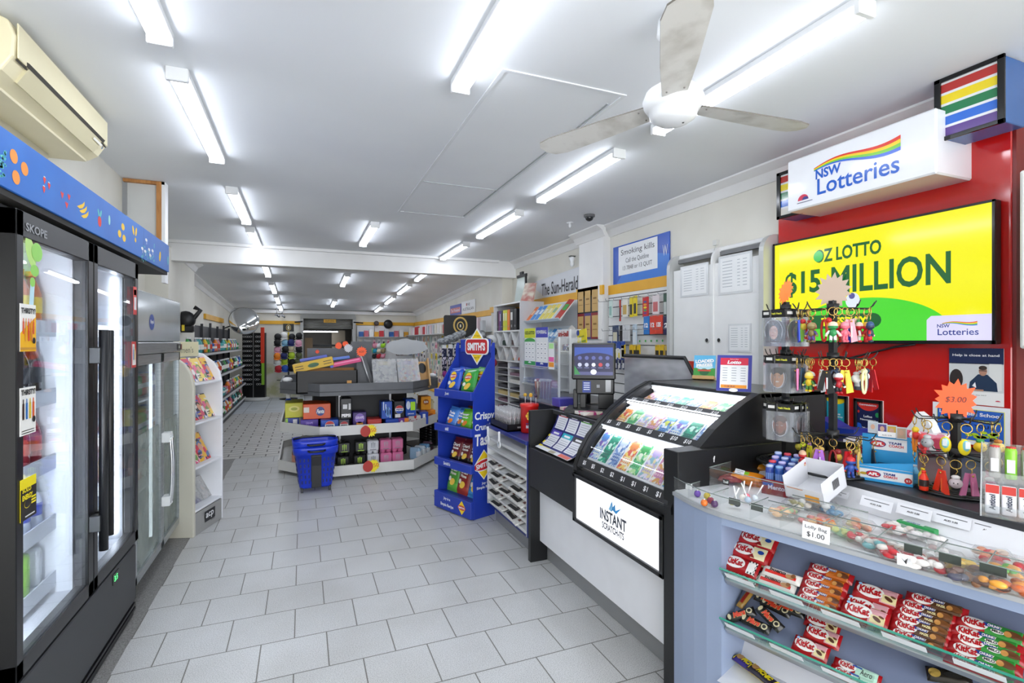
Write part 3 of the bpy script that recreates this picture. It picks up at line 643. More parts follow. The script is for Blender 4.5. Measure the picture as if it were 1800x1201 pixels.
for i, (p, q) in enumerate(((a+.004, m-.003), (m+.003, b-.004))):
    mb = MB(); z0, z1 = .115, 1.42; f = .035
    mb.bb(X2-.035, X2, p, p+f, z0, z1, ss, .003); mb.bb(X2-.035, X2, q-f, q, z0, z1, ss, .003); mb.bb(X2-.035, X2, p, q, z1-.06, z1, ss, .003); mb.bb(X2-.035, X2, p, q, z0, z0+.05, ss, .003)
    d = mb.build('door', t)
    MB().bb(X2-.02, X2-.014, p+f, q-f, .95, z1-.06, clr).build('clear_pane', d); MB().bb(X2-.02, X2-.014, p+f, q-f, z0+.05, .95, fro).build('frosted_pane', d)
    hy = q-.02 if i == 0 else p+.02; ch_ = M('e3e6e8', .12, .9)
    mb = MB(); pts = [(X2+.045+.012*math.sin(PI*k/10), hy, .42+.45*k/10) for k in range(11)]; mb.tube(pts, .009, ch_, 10); mb.bb(X2, X2+.05, hy-.018, hy+.018, .40, .465, M('dfe2e3', .3), .004); mb.bb(X2, X2+.05, hy-.018, hy+.018, .825, .89, M('dfe2e3', .3), .004); mb.build('handle', d)
mb = MB()
for x, y in ((X2-.10, b-.10), (X2-.10, a+.10), (-1.55, b-.10), (-1.55, a+.10)):
    mb.cyl((x, y-.018, .05), (x, y+.018, .05), .05, M('2b2c2e', .5), 16); mb.cyl((x, y-.02, .05), (x, y+.02, .05), .03, M('b9bcbe', .3), 12); mb.bb(x-.025, x+.025, y-.024, y+.024, .08, .105, M('8d9396', .35, .6))
mb.build('castors', t)
for z in (.55, .85, 1.12): MB().bb(-1.58, X2-.09, a+.03, b-.03, z-.012, z, M('b9c0c2', .3)).build('shelf', t)
MB().bb(-1.60, -1.58, a+.03, b-.03, .15, 1.40, M('4d575a', .5)).build('liner', t)
MB().bb(X2-.075, X2-.06, m-.01, m+.01, .2, 1.38, M('eaf2ff', .5, 0, 1.6)).build('led_strip', t)
mb = MB(); T = FXP(0, 0, 0); mb.box((0, 0, 0), (.06, .125, .001), M('1f55a8', .4), T); 
for q in range(4): mb.rect(-.0, .035-q*.022, .03, .012, M('9cc6ee', .4), T, lift=.0012)
solo('door_sticker', mb, 'small blue sticker on the far frosted fridge door', 'sticker', TR(X2-.0125, 4.60, .98))
cols = ['e8452f', '8b49b8', 'd9a04a', '7a7446', 'e8452f', '3f63c9', '62a64a', 'd34a4a', 'c8cdd4', 'e06a3a']
def pack(nm, cat, w, h, d, c, band=None, grp=None):
    t = thing(nm, 'x', cat); mb = MB(); mb.bb(-w/2, w/2, -d/2, d/2, 0, h, M(c, .4), min(w, h, d)*.18); mb.build('pack', t)
    if band: MB().bb(-w/2-.001, w/2+.001, -d/2-.001, d/2+.001, h*.3, h*.7, M(band, .4), min(w, d)*.15).build('label_band', t)
    return Proto(t)
pp = [pack('food_packet', 'packet', .16, .15, .10, c, ['f2e8d8', 'e8c22f', 'ffffff'][i % 3]) for i, c in enumerate(cols)]
cn = ['red', 'purple', 'tan', 'olive', 'scarlet', 'blue', 'green', 'crimson', 'silver grey', 'orange']
k = 0
for z, nz in ((1.12, 'upper'), (.85, 'middle'), (.55, 'lower')):
    for i in range(9):
        q = (i*3+int(z*10)) % 10; pp[q].at(TR(X2-.2, a+.11+i*.117, z+.001, PI/2), f'{cn[q]} food packet, {NTH[i]} from the left on the {nz} steel fridge shelf', 'food packets in the steel fridge')
# ---- magazine stand with curved sides
A = onz(342.6, 944.4, 0); B = onz(391, 911, 0); dv = (B-A).normalized(); wdt = (B-A).length; nv = Vector((dv.y, -dv.x, 0)); TS = fr(A, dv, Vector((0, 0, 1)))   # x along the front, y up, z outwards
t = thing('magazine_stand', 'tall pale grey magazine stand with open shelves and curved sides beside the steel fridge', 'magazine stand', TS)
by = M('cdcabb', .4); wi = M('eceef3', .4)
zt = zat(A, 640); hd = zat(A, 600)
prof = [(0, 0), (0, zt-.18), (-.02, zt-.08), (-.07, zt+.0), (-.16, zt+.07), (-.30, zt+.10), (-.42, zt+.10), (-.42, 0)]
for nm, x0_, x1_, m_ in (('side_panel', -.02, .012, by), ('side_panel', wdt-.012, wdt+.012, wi)):
    mb = MB(); vs = [(x, yy, zz) for x in (x0_, x1_) for zz, yy in prof]; n = len(prof); mb.add(vs, [(i, (i+1) % n, n+(i+1) % n, n+i) for i in range(n)]+[tuple(range(n))[::-1], tuple(range(n, 2*n))], m_); mb.build(nm, t, bev=.006)
mb = MB(); mb.bb(0, wdt, 0, zt+.1, -.42, -.40, wi); mb.build('back_panel', t)
zb = zat(B, 871); zs = [zb, zat(B, 802.5), zat(B, 731.5), zat(B, 668)]
mb = MB(); mb.bb(0, wdt, 0, zb-.02, -.40, -.002, M('a9a9a6', .35, .3), .003); mb.text('acp', wdt*.5, zb*.52, .12, .055, WHT(), I4, lift=.004, bold=.02) 
mb.rect(wdt*.52, zb*.53, .16, .085, BLK(), I4, lift=.001); mb.text('books', wdt*.62, zb*.30, .06, .02, BLK(), I4, lift=.002); mb.build('plinth', t)
for z in zs: MB().bb(.012, wdt-.012, z-.012, z+.004, -.40, -.0, wi, .002).build('shelf', t)
mb = MB(); mb.bb(.0, wdt*.98, zt+.05, zt+.17, -.20, -.19, M('dfd9b4', .4), .002)
mb.text("Women's Weekly"[:8], wdt*.42, zt+.105, wdt*.72, .05, M('8a8878', .5), Matrix.Translation((0, 0, -.19)), lift=.002); mb.build('header_sign', t)
# magazines on its shelves
magc = [['e9e4e0', 'd0506a', '5a62a8', 'e2c94a', '30303a'], ['e86a92', 'f0d06a', 'e9e4e0', '2b2c3a', '7fa05a'], ['d93a52', 'e8b53a', '3a2c34', 'e9a3b8', '5a78a8']]
def magazine(nm, w, h, pal, seed, lab, T, grp=None, thick=.008):
    mt = vor_mat('cover_print_%d' % seed, pal, 26, .3)
    t = thing(nm, lab, 'magazine', T, grp); rd = random.Random(seed)
    MB().bb(-w/2, w/2, 0, h, -thick/2, thick/2, M('f0eeea', .4)).build('pages', t)
    mb = MB(); T0 = Matrix.Translation((0, 0, thick/2)); mb.rect(0, h/2, w, h, mt, T0); mb.rect(0, h*.88, w*.92, h*.16, M(pal[1], .3), T0, lift=.001); mb.ell(w*.05, h*.48, w*.17, h*.15, M('d9a184', .4), T0, lift=.0012); mb.ell(w*.05, h*.60, w*.21, h*.10, M(pal[4] if len(pal) > 4 else '222222', .4), T0, lift=.0010)
    for q in range(3): mb.rect(-w*.25, h*(.30-.08*q), w*.36, h*.035, M(pal[(q+2) % len(pal)], .3), T0, lift=.0014)
    mb.build('cover', t); return t
shn = ['bottom', 'third', 'second', 'top']
for si in (1, 2, 3):
    for j in range(3 if si != 1 else 2):
        T = TS @ Matrix.Translation((.10+j*(.14 if si != 1 else .17), zs[si]+.006, -.06)) @ Matrix.Rotation(-.45, 4, 'X')
        magazine('magazine', .135 if si != 1 else .165, .21 if si != 1 else .24, magc[(si+j) % 3], 3+si*4+j, f'glossy magazine, {NTH[j]} from the left on the {shn[si]} shelf of the pale stand', T, 'magazines on the pale stand')
wrap = thin('plastic_wrap', (.9, .9, .9), .2, .15, haze=.2)
for j in range(3):
    T = TS @ Matrix.Translation((.09+j*.13, zs[0]+.008, -.09)) @ Matrix.Rotation(-.5, 4, 'X'); t = magazine('wrapped_magazine', .13, .19, ['5b5a60', '9c8a86', '4a4850', '7d4a52', '2d2a30'], 30+j, f'plastic-wrapped dark magazine, {NTH[j]} from the left on the lowest shelf of the pale stand', T, 'wrapped magazines')
    MB().bb(-.07, .07, -.003, .195, .006, .008, wrap).build('wrapper', t)
# ---- things standing above the magazine stand: coat hanger-like black tool on the shelf end
t = thing('black_umbrella_bundle', 'black folded fabric bundle with yellow tag standing behind the magazine stand', 'umbrella', TR(-1.45, 8.0, 1.62)); mb = MB(); mb.sph((0, 0, .17), (.12, .07, .12), BLK(), 12); mb.tube([(0, 0, .1), (.10, 0, .2), (.17, 0, .30), (.1, 0, .34)], .03, BLK(), 8); mb.bb(-.1, .1, -.06, .06, 0, .1, BLK(), .02); mb.build('fabric', t); MB().bb(-.03, .0, -.08, -.06, .02, .1, M('e3c92c', .4)).build('hang_tag', t)
# ---- dark gondola shelving on the left wall
XS = -1.32; t = thing('wall_shelving', 'long charcoal metal shelving run with stock along the left wall', 'shelving', TR(0, 0, 0)); ch = M('3c3e42', .5); wtk = M('c9cbcc', .4)
mb = MB(); mb.bb(-1.72, -1.70, 7.9, 14.3, .0, 1.78, ch)
for k in range(8): mb.bb(-1.70, -1.66, 7.9+k*.914-.015, 7.9+k*.914+.015, 0, 1.82 if k % 2 else 1.86, ch)
mb.build('back_panel', t)
LZ = [.14, .49, .92, 1.32]
for i, z in enumerate(LZ):
    dx = [0, 0, -.03, -.10][i]; mb = MB(); mb.bb(-1.70, XS+dx, 7.9, 14.3, z-.03, z, ch); d = mb.build('shelf', t); MB().bb(XS+dx, XS+dx+.012, 7.9, 14.3, z-.045, z-.008, wtk).build('price_rail', d)
    mb = MB()
MB().bb(-1.70, XS-.02, 7.9, 14.3, 0, .11, ch).build('plinth', t)
rd = random.Random(5); SC_ = [('white', 'e8eaec'), ('blue', '3562b4'), ('green', '3f9a4a'), ('yellow', 'e6c42e'), ('black', '232427'), ('teal', '4aa6a8'), ('grey', '8c9196'), ('pink', 'd9788c'), ('orange', 'e8842e'), ('dark green', '24523a')]
prot = []
for nm, c in SC_:
    tt = thing('bottle', 'x', 'bottle'); mb = MB(); bottle(mb, .045, .24, M(c, .35), M('e9e9e9' if c != 'e8eaec' else '3562b4', .4), M('f0efe8' if nm in ('blue', 'green', 'black', 'teal', 'dark green') else 'd2452f', .5)); mb.build('container', tt)
    prot.append((nm, Proto(tt)))
bprot = [(nm, pack('carton', 'box', .12, .15, .09, c, 'f0efe8')) for nm, c in SC_]
lname = ['lowest', 'second', 'third', 'top']
for i, z in enumerate(LZ):
    y = 8.3; k = 0
    while y < 14.1:
        kind = rd.random(); nm, P = rd.choice(prot if kind < .6 else bprot); xx = XS-.07+[0, 0, -.03, -.10][i]
        P.at(TR(xx, y, z+.0, rd.uniform(-.2, .2)+PI/2), f'{nm} {"bottle" if kind<.6 else "carton"}, {NTH[k]} from the near end, {lname[i]} left wall shelf', f'stock on the {lname[i]} shelf of the left wall'); k += 1
        y += rd.uniform(.12, .26)
# ---- convex mirror
t = thing('convex_mirror', 'round convex security mirror in the rear left corner', 'mirror', fr((-1.26, 13.4, 1.98), (1, .25, 0), (0, .25, 1)))
mb = MB(); pf = [(.315*math.cos(a), .10*math.sin(a)) for a in [PI/2*k/10 for k in range(10)]]; mb.lathe(pf+[(.02, .1)], M('e8eaea', .03, 1.0, 0, 0, 0), 40); mb.build('mirror_dome', t)
mb = MB(); mb.lathe([(.30, -.02), (.325, -.02), (.325, .008), (.315, .012)], M('8c8d8c', .4), 40); mb.cyl((0, 0, -.02), (-.40, -.12, -.3), .015, BLK()); mb.build('rim_and_bracket', t)
# ---- sunglasses stand
t = thing('sunglasses_stand', 'tall black sunglasses display stand on a pale round base at the back wall', 'display stand', TR(-1.10, 14.55, 0, -.25))
MB().lathe([(.30, .0), (.32, .03), (.32, .06), (.28, .08)], M('cfcfcb', .4), 28).build('base', t)
mb = MB(); mb.bb(-.31, -.05, -.06, .06, .08, 1.86, BLK(), .004); mb.build('panel', t); mb = MB(); mb.bb(-.04, .23, -.05, .07, .08, 1.72, BLK(), .004); mb.build('panel', t); MB().bb(-.052, -.038, -.07, .0, .08, 1.86, M('9a9a9a', .4, .5)).build('edge_trim', t)
mb = MB(); mb.bb(.14, .22, -.09, -.05, .95, 1.86, M('e2452c', .5)); mb.bb(.16, .22, -.09, -.05, .4, .95, M('8fc23a', .5)); mb.build('side_banner', t)
gp = thing('sunglasses', 'x', 'sunglasses'); mb = MB(); 
for q in (-.028, .028): mb.ell(q, 0, .024, .018, M('2c2f33', .1), FYM(0, 0, 0)); mb.tube([(q+.026*math.cos(a), -.002, .02*math.sin(a)) for a in [2*PI*k/12 for k in range(12)]], .004, M('d8d8d6', .3), 6, True)
mb.build('lenses', gp); mb = MB(); mb.tube([(-.055, 0, .005), (-.055, .06, .0)], .003, M('c9c9c6', .3), 5); mb.tube([(.055, 0, .005), (.055, .06, 0)], .003, M('c9c9c6', .3), 5); mb.build('temples', gp); GP = Proto(gp)
for r in range(11):
    for c_ in range(3):
        x = [-.22, -.12, .08][c_]; z = .42+r*.12
        if c_ == 2 and z > 1.65: continue
        GP.at(TR(-1.10, 14.55, 0, -.25) @ TR(x+(.0 if c_ < 2 else random.Random(r).uniform(-.03, .03)), -.115, z), f'pair of sunglasses, {NTH[r]} row up, {["left", "centre", "right"][c_]} column of the black stand', 'sunglasses on the black stand')
# ---- wall of caps
t = thing('cap_stand', 'cap display stand with small black emblem sign near the roller door', 'display stand', TR(-.34, 14.55, 0)); MB().cyl((0, 0, .03), (0, 0, 1.75), .02, BLK()).build('pole', t); MB().lathe([(.22, 0), (.22, .02), (.02, .04)], BLK(), 20).build('base', t)
mb = MB(T=FYM(0, -.03, 1.86)); mb.box((0, 0, 0), (.26, .20, .01), BLK()); mb.ell(0, 0, .06, .08, M('b9a05a', .4), I4, lift=.006); mb.ell(0, 0, .045, .062, BLK(), I4, lift=.007); mb.ell(0, 0, .025, .05, M('cfc6a8', .4), I4, lift=.008); mb.build('emblem_sign', t); MB().bb(-.02, .02, -.05, -.04, 1.3, 1.74, M('c9b02e', .4)).build('yellow_strip', t)
for zz in (.5, .75, 1.0, 1.25, 1.5): MB().cyl((-.28, 0, zz), (.28, 0, zz), .008, BLK(), 6).build('rail', t)
capc = [('black', '1b1b1e'), ('white', 'e6e6e4'), ('navy', '27306a'), ('sky blue', '8fc3dd'), ('orange', 'ef8a2a'), ('pink', 'e6a9c0'), ('red', 'b82a35'), ('olive', '5b6240'), ('blue', '2a58b0'), ('lime', 'b9d63a'), ('beige', 'cfc4a4'), ('grey', '8b8f92')]
cps = []
for nm, c in capc:
    q = thing('cap', 'x', 'cap'); mb = MB(); mb.sph((0, 0, 0), (.085, .07, .085), M(c, .7), 14); mb.build('crown', q); mb = MB(); mb.prism([(.09*math.cos(a), -.02-.09*math.sin(a)) for a in [PI*k/8 for k in range(9)]], -.06, -.052, M(c, .7), Matrix.Rotation(.3, 4, 'X')); mb.build('peak', q); cps.append((nm, Proto(q)))
rd = random.Random(9); seq = [0, 1, 0, 0, 0, 3, 2, 5, 5, 0, 10, 0, 4, 2, 9, 7, 1, 9, 0, 7, 6, 8, 0, 11, 2, 1, 0, 6, 4, 0]
for r in range(6):
    for c_ in range(4):
        nm, P = cps[seq[(r*4+c_) % len(seq)]]; P.at(TR(-.34-.25+c_*.165+rd.uniform(-.02, .02), 14.45+rd.uniform(-.04, .02), 1.64-r*.165+rd.uniform(-.02, .02), rd.uniform(-.4, .4), .2), f'{nm} cap, {NTH[r]} row from the top, {NTH[c_]} from the left on the cap stand', 'caps beside the roller door')
# things in the store room
t = thing('storage_shelf', 'grey slatted pallet rack in the dim store room', 'shelf', TR(.75, 16.2, 0)); mb = MB(); 
for k in range(6): mb.bb(-.62, .4, 0, .05, .6+k*.15, .66+k*.15, M('57595b', .5, .3))
mb.bb(-.62, -.57, 0, .5, 0, 1.5, M('57595b', .5)); mb.bb(.35, .4, 0, .5, 0, 1.5, M('57595b', .5)); mb.build('rack', t)
solo('storage_carton', MB().bb(-.2, .2, -.15, .15, 0, .6, M('a89b88', .7)), 'tall pale carton at the right of the store room opening', 'box', TR(1.05, 17.2, 1.25)); solo('store_cabinet', MB().bb(-.25, .25, -.18, .18, 0, 1.25, M('8b7f70', .7), .01), 'brown store cabinet under the tall pale carton', 'cabinet', TR(1.05, 17.2, 0)); solo('cardboard_sheet', MB().bb(-.10, .10, -.02, .02, 0, 1.6, M('9c8468', .7)), 'upright cardboard sheet at the left of the store opening', 'cardboard', TR(.16, 15.5, 0))
# ================================================================ MIDDLE: GONDOLA, BASKETS, CHIP STAND
OC = lambda e: [(.17-e*.35, 5.86-e), (1.17+e*.35, 5.86-e), (1.60+e, 6.42-e*.3), (1.60+e, 7.6), (1.17, 8.15), (.17, 8.15), (-.24-e, 7.6), (-.24-e, 6.42-e*.3)]
t = thing('octagonal_gondola', 'eight-sided centre display gondola with dark top tray and pale lower trays', 'display gondola', TR(.68, 6.9, 0)); GO = t
wg = M('d9d8d4', .4); dg_ = noise_mat('charcoal_ribbed', '55575b', '606266', 4, .5)
def tray(e, z0, z1, m, fl, ribs=False):
    mb = MB(); P = OC(e); Q = OC(e-.018); n = 8
    for a, b in ((P, Q),):
        vs = [(x, y, z0) for x, y in a]+[(x, y, z1) for x, y in a]+[(x, y, z0) for x, y in b]+[(x, y, z1) for x, y in b]
        fs = []
        for i in range(n): j = (i+1) % n; fs += [(i, j, n+j, n+i), (n+i, n+j, 3*n+j, 3*n+i), (2*n+j, 2*n+i, 3*n+i, 3*n+j), (j, i, 2*n+i, 2*n+j)]
        mb.add(vs, fs, m)
    mb.prism(Q, z0+.005, z0+.02, fl)
    d = mb.build('tray', GO, True)
    if ribs:
        mb = MB()
        for z in (z0+.045,): 
            P2 = OC(e+.002); mb.tube([(x, y, z) for x, y in P2], .003, M('3c3e42', .5), 5, True)
        mb.build('groove', d, True)
    return d
tray(.02, .04, .15, wg, wg); tray(0, .475, .58, wg, wg); tray(0, .91, 1.04, dg_, M('46484c', .5), True)
mb = MB(); cp = M('202124', .55)
mb.prism([(.36, 6.33), (1.0, 6.33), (1.24, 6.62), (1.24, 7.4), (1.0, 7.7), (.36, 7.7), (.12, 7.4), (.12, 6.62)], .02, .93, cp); mb.build('core', t, True)
mb = MB()
for x, y in ((.98, 6.30), (.40, 6.30)): mb.bb(x-.012, x+.012, y-.01, y+.01, .05, .93, M('b9babb', .35, .6))
mb.build('upright', t, True)
mb = MB()
for x, y in ((.3, 6.0), (1.05, 6.0), (-.1, 7), (1.45, 7), (.6, 7.9)): mb.cyl((x, y, 0), (x, y, .045), .03, BLK(), 10)
mb.build('feet', t, True)
mb = MB(T=FYM(.12, 6.28, 1.0)); mb = MB(); mb.bb(.05, .72, 6.50, 6.54, .93, 1.42, dg_); mb.bb(.55, .80, 6.56, 6.60, .93, 1.50, dg_); mb.bb(1.15, 1.19, 6.6, 7.6, .93, 1.20, dg_); mb.build('rear_riser', t, True)
mb = MB(); mb.prism([(.58, 0), (.80, 0), (.66, .44), (.58, .44)], 0, .012, dg_, fr((0, 6.20, .935), (1, 0, 0), (0, 0, 1))); mb.bb(.10, .60, 6.42, 6.44, .93, 1.28, dg_); mb.build('divider', t, True)
mb = MB(); mb.cyl((.745, 6.10, .95), (.62, 6.14, 1.34), .010, M('b9babb', .3, .6)); mb.build('prop_rod', t, True)
# --- price bursts and cards
def burst(nm, w, h, c, T, lab, txt=None, n=15, grp=None, seed=1, extra=None):
    mb = MB(); mb.star(0, 0, w/2, w/2*.74, n, M(c, .5), I4, depth=.002, seed=seed, sx=1)
    if extra: extra(mb)
    if txt: mb.text(txt, 0, 0, w*.42, None, M('5a2a20', .5), I4, lift=.0035, shear=.2)
    return solo(nm, mb, lab, 'price tag', T, grp)
burst('price_burst', .125, .1, 'ff5a1e', FYM(.625, 6.08, 1.385), 'largest orange starburst price tag above the gondola', '6.50', 14, seed=3)
burst('price_burst', .09, .1, 'ff5a1e', FYM(.40, 6.48, 1.45), 'small orange starburst tag behind the pink-edged boxes', None, 14, seed=4)
burst('price_burst', .075, .1, 'ff5a1e', FYM(.475, 6.47, 1.47), 'tiny orange starburst tag on the rear panel, right of its twin', None, 12, seed=5)
burst('price_burst', .11, .1, 'd9d9dc', FYM(.51, 6.46, 1.42), 'grey back of a starburst tag beside the orange ones', None, 14, seed=6)
burst('price_burst', .05, .1, 'f0491c', FYM(.16, 6.45, 1.38), 'smallest red tag left on the rear riser', None, 12, seed=7)
mb = MB(); rr = random.Random(4); pts = [(.30*math.cos(a)*(1+rr.uniform(-.06, .06)), .115*math.sin(a)*(1+rr.uniform(-.1, .1))) for a in [2*PI*k/28 for k in range(28)]]; mb.prism(pts, 0, .004, M('c3c6c9', .6)); solo('price_cloud', mb, 'large pale grey cloud shaped card seen above the gondola', 'card', FYM(1.40, 7.45, 1.42)); 
mb = MB(); mb.cyl((0, 0, 0), (0, 0, .44), .008, M('b9babb', .4)); 
for nm, (x, z) in enumerate(((.675, .485), (.70, .10))):
    def ex(mb): mb.ell(-.055, -.005, .055, .06, M('b8342b', .5), I4, lift=.0032); mb.ell(-.055, .03, .03, .03, M('b8342b', .5), I4, lift=.0034); mb.text('50', .03, .005, .055, None, M('e0402a', .5), I4, lift=.0036, rot=.1)
    burst('price_burst', .15, .1, 'f7e21c', FYM(x+.02, 5.83 if nm == 0 else 5.81, z+.03), ['yellow and red price burst on the middle pale tray', 'yellow and red price burst on the lowest pale tray'][nm], None, 16, seed=9+nm, extra=ex)
# --- soft drink cartons on the middle tray
def carton(w, h, d, base, draw, T, lab, grp='soft drink multipacks on the gondola', nm='drink_carton'):
    t = thing(nm, lab, 'drink carton', T, grp); MB().bb(-w/2, w/2, 0, d, 0, h, M(base, .35), .006).build('carton', t)
    mb = MB(T=FYM(0, -.0008, h/2)); draw(mb, w, h); mb.build('print', t); return t
def txt(s, c='f4f4f4', k=.7, dy=0, kh=.25, b=.03, dx=0, sh=0): return lambda mb, w, h: mb.text(s, w*dx, h*dy, w*k, h*kh, M(c, .4), I4, lift=.002, bold=b, shear=sh)
def ring(c1, c2, c3, s=None, sc='1b3e93'):
    def f(mb, w, h):
        r = min(w, h)*.40; mb.ell(0, 0, r, r, M('f2f2f2', .4), I4, lift=.001); mb.ell(0, 0, r*.97, r*.97, M(c1, .4), I4, lift=.0014, a0=.35, a1=PI-.35); mb.ell(0, 0, r*.97, r*.97, M(c2, .4), I4, lift=.0014, a0=PI+.35, a1=2*PI-.35)
        if s: mb.text(s, 0, 0, r*1.5, r*.38, M(sc, .4), I4, lift=.003, bold=.04)
    return f
def multi(*fs): return lambda mb, w, h: [f(mb, w, h) for f in fs]
def blob(c, x, y, a, b, l=.001): return lambda mb, w, h: mb.ell(w*x, h*y, w*a, h*b, M(c, .4), I4, lift=l)
def rc(c, x, y, a, b, l=.001): return lambda mb, w, h: mb.rect(w*x, h*y, w*a, h*b, M(c, .4), I4, lift=l)
Zm = .496
LOW = [(-.11, 6.38, .16, .13, '2a3f9c', multi(rc('9cc94a', -.4, 0, .18, .9), rc('e9e9ee', .2, .1, .3, .5)), 'blue carton with green end at the left corner'),
       (.07, 6.16, .20, .13, '4a2a96', txt('Sunkist'[:0] or 'GRAPE', 'a88be0', .4, .2, .2), 'purple carton under the orange one'),
       (.28, 6.05, .20, .13, '1f4fb4', ring('c9342f', '2a52b8', '', 'PEPSI'), 'blue carton with red, white and blue roundel'),
       (.43, 6.02, .125, .13, '26273a', ring('b52f33', '23304f', '', 'PEPSI', '1d1d22'), 'dark carton with roundel'),
       (.60, 6.04, .16, .20, '38206a', multi(blob('8b6ac2', 0, .15, .36, .28), txt('GRAPE', 'e7d9f2', .6, .2, .14), blob('d78a2a', 0, -.15, .25, .12)), 'deep purple carton'),
       (.76, 6.00, .17, .12, 'b9302c', rc('d34a44', 0, -.1, .9, .7), 'plain red carton'),
       (.955, 5.98, .16, .11, '1d46ac', txt('SOFT DRINK', 'e8ecf4', .7, 0, .25), 'low blue carton with white lettering'),
       (1.09, 6.00, .13, .11, '7a3c9a', multi(rc('ef8b2d', .28, 0, .42, 1), blob('f0e6ee', -.2, 0, .15, .3)), 'purple and orange carton'),
       (1.235, 6.08, .16, .12, 'd8d3d0', multi(txt('Coca-Cola', 'b32430', .9, -.05, .5, .01, 0, .2), blob('c82a32', .05, .42, .1, .2)), 'white carton with red script'),
       (1.36, 6.14, .12, .15, '2846a8', rc('f0f0f0', 0, 0, .3, .7), 'blue carton with white bars at the right')]
for x, y, w, h, c, dr, lab in LOW: carton(w-.012, h, .20, c, dr, TR(x, y, Zm), lab+' on the middle gondola tray')
UP = [(-.09, 6.37, .20, .17, 'c9c81e', multi(blob('e6e07a', 0, .1, .3, .2), blob('9aa31a', 0, .1, .18, .1, .0015)), 'lime yellow carton', .13, .42),
      (.15, 6.18, .30, .17, 'ea5a1c', multi(blob('27408f', .12, 0, .16, .3), txt('Fanta'[:5], 'f3f3f3', .28, 0, .28, .04, .12, .3), rc('f1e2d8', -.38, .12, .2, .35)), 'bright orange carton with blue oval', .13, .40),
      (.455, 6.06, .125, .23, '1f2023', multi(rc('e7e7e7', -.1, .1, .4, .22), rc('dadada', .32, .1, .2, .3), txt('PEPSI', 'ffffff', .85, -.33, .16, .06)), 'black carton with white lettering', .13, .2),
      (.90, 6.02, .13, .20, '1d50b4', multi(*[rc('dfe9f6', -.3+.2*i, .25-.15*i, .08, .5) for i in range(4)], blob('6d9be0', .1, -.1, .25, .3)), 'blue carton with pale stripes', .11, .2),
      (1.045, 6.03, .13, .20, '1b1c20', multi(ring('c9342f', '2a52b8', '', 'PEPSI'), rc('e4e4e4', -.15, -.36, .5, .2)), 'black carton with roundel', .11, .2),
      (1.185, 6.06, .13, .20, '2153b8', multi(blob('dfe9f6', -.25, .15, .2, .25), rc('b6ea2c', .2, .1, .45, .5), txt('LEMONADE', 'eef2f8', .6, -.35, .08)), 'blue carton with lime green card', .12, .2),
      (1.42, 6.30, .135, .17, 'f09020', multi(*[rc('f7c33a', -.4+.2*i, 0, .07, .9) for i in range(5)], blob('c9601a', 0, .1, .3, .2), txt('SUN', 'fdf5e6', .4, .1, .16, .03)), 'orange carton with yellow rays', .15, .2),
      (1.53, 6.55, .10, .25, 'e9e0b4', rc('c9bd8a', 0, -.3, .7, .1), 'tall cream carton beside the orange ones', .0, .12)]
for x, y, w, h, c, dr, lab, dz, dd in UP: carton(w-.008, h, dd, c, dr, TR(x, y, Zm+dz+(.0)), lab+', upper layer of the middle gondola tray')
carton(.11, .14, .15, 'f09020', blob('c9601a', 0, 0, .3, .2), TR(1.50, 6.36, Zm), 'small orange carton at the right corner of the middle tray')
t = carton(.10, .16, .15, 'e86a1c', blob('f09a3a', 0, 0, .3, .2), TR(1.545, 6.72, Zm), 'far orange carton at the right edge of the middle tray')
t = thing('deodorant_can', 'blue aerosol can with white cap at the left edge of the middle tray', 'can', TR(-.16, 6.72, Zm)); mb = MB(); mb.lathe([(.032, 0), (.034, .01), (.034, .30), (.025, .32)], M('2a4fae', .3), 16); mb.build('can', t); MB().lathe([(.024, .32), (.024, .37)], M('f1f1f1', .4), 14).build('cap', t)
# --- energy drink packs on the lowest tray
def energy(c, c2, glow, T, lab, claw='b9e04a'):
    t = thing('energy_drink_pack', lab, 'can pack', T, 'energy drink packs on the lowest tray')
    mb = MB()
    for i in (-1, 1):
        for j in range(2): mb.lathe([(.026, 0), (.031, .01), (.031, .135), (.026, .15)], M(c, .3, .2), 14, TR(i*.032, .035+j*.066, 0))
    mb.build('cans', t)
    mb = MB(); mb.bb(-.064, .064, .0, .135, .03, .148, M(c2, .3), .01); mb.build('sleeve', t)
    mb = MB(T=FYM(0, -.001, .09)); g = M(claw, .4)
    for k, (x, h) in enumerate(((-.018, .062), (0, .075), (.018, .062))): mb.pr([(x-.006, h*.5), (x+.006, h*.55), (x+.002, -h*.5), (x-.003, -h*.3)], g, I4, lift=.001)
    mb.rect(0, -.045, .07, .008, g if claw == 'b9e04a' else M('8a8a92', .4), I4, lift=.001); mb.build('claw_mark', t); return t
EN = [(.42, 6.03, 'black'), (.60, 6.03, 'black'), (.75, 6.03, 'white'), (.895, 6.03, 'pink'), (1.03, 6.03, 'pink')]
ec = {'black': ('1c1d1e', '1f2120', None, 'b9e04a'), 'white': ('e4e6ea', 'e0e2e8', None, '9aa0a8'), 'pink': ('e27aa8', 'de78a6', None, 'b8a8b4')}
for i, (x, y, k) in enumerate(EN):
    for L in (0, 1):
        c, c2, g, cl = ec[k]; energy(c, c2, g, TR(x+(.015*L if k == 'black' else 0), y+.02*L, .0605+.152*L), f'{k} energy drink pack, {["lower","upper"][L]} layer, {NTH[i]} column from the left', cl)
for i in range(3):
    t = thing('can_pack', f'pale blue drink can pack, {NTH[i]} from the left on the lowest gondola tray', 'can pack', TR(1.33+i*.075, 6.20+i*.09, .0605, .9), 'pale blue can packs'); MB().bb(-.035, .035, 0, .14, 0, .145, M(['a9cbe6', 'd5e2ee', '7fb1dc'][i], .25), .018).build('pack', t); MB().bb(-.036, .036, -.002, .05, .03, .11, M('f0f4f8', .3), .01).build('label_band', t)
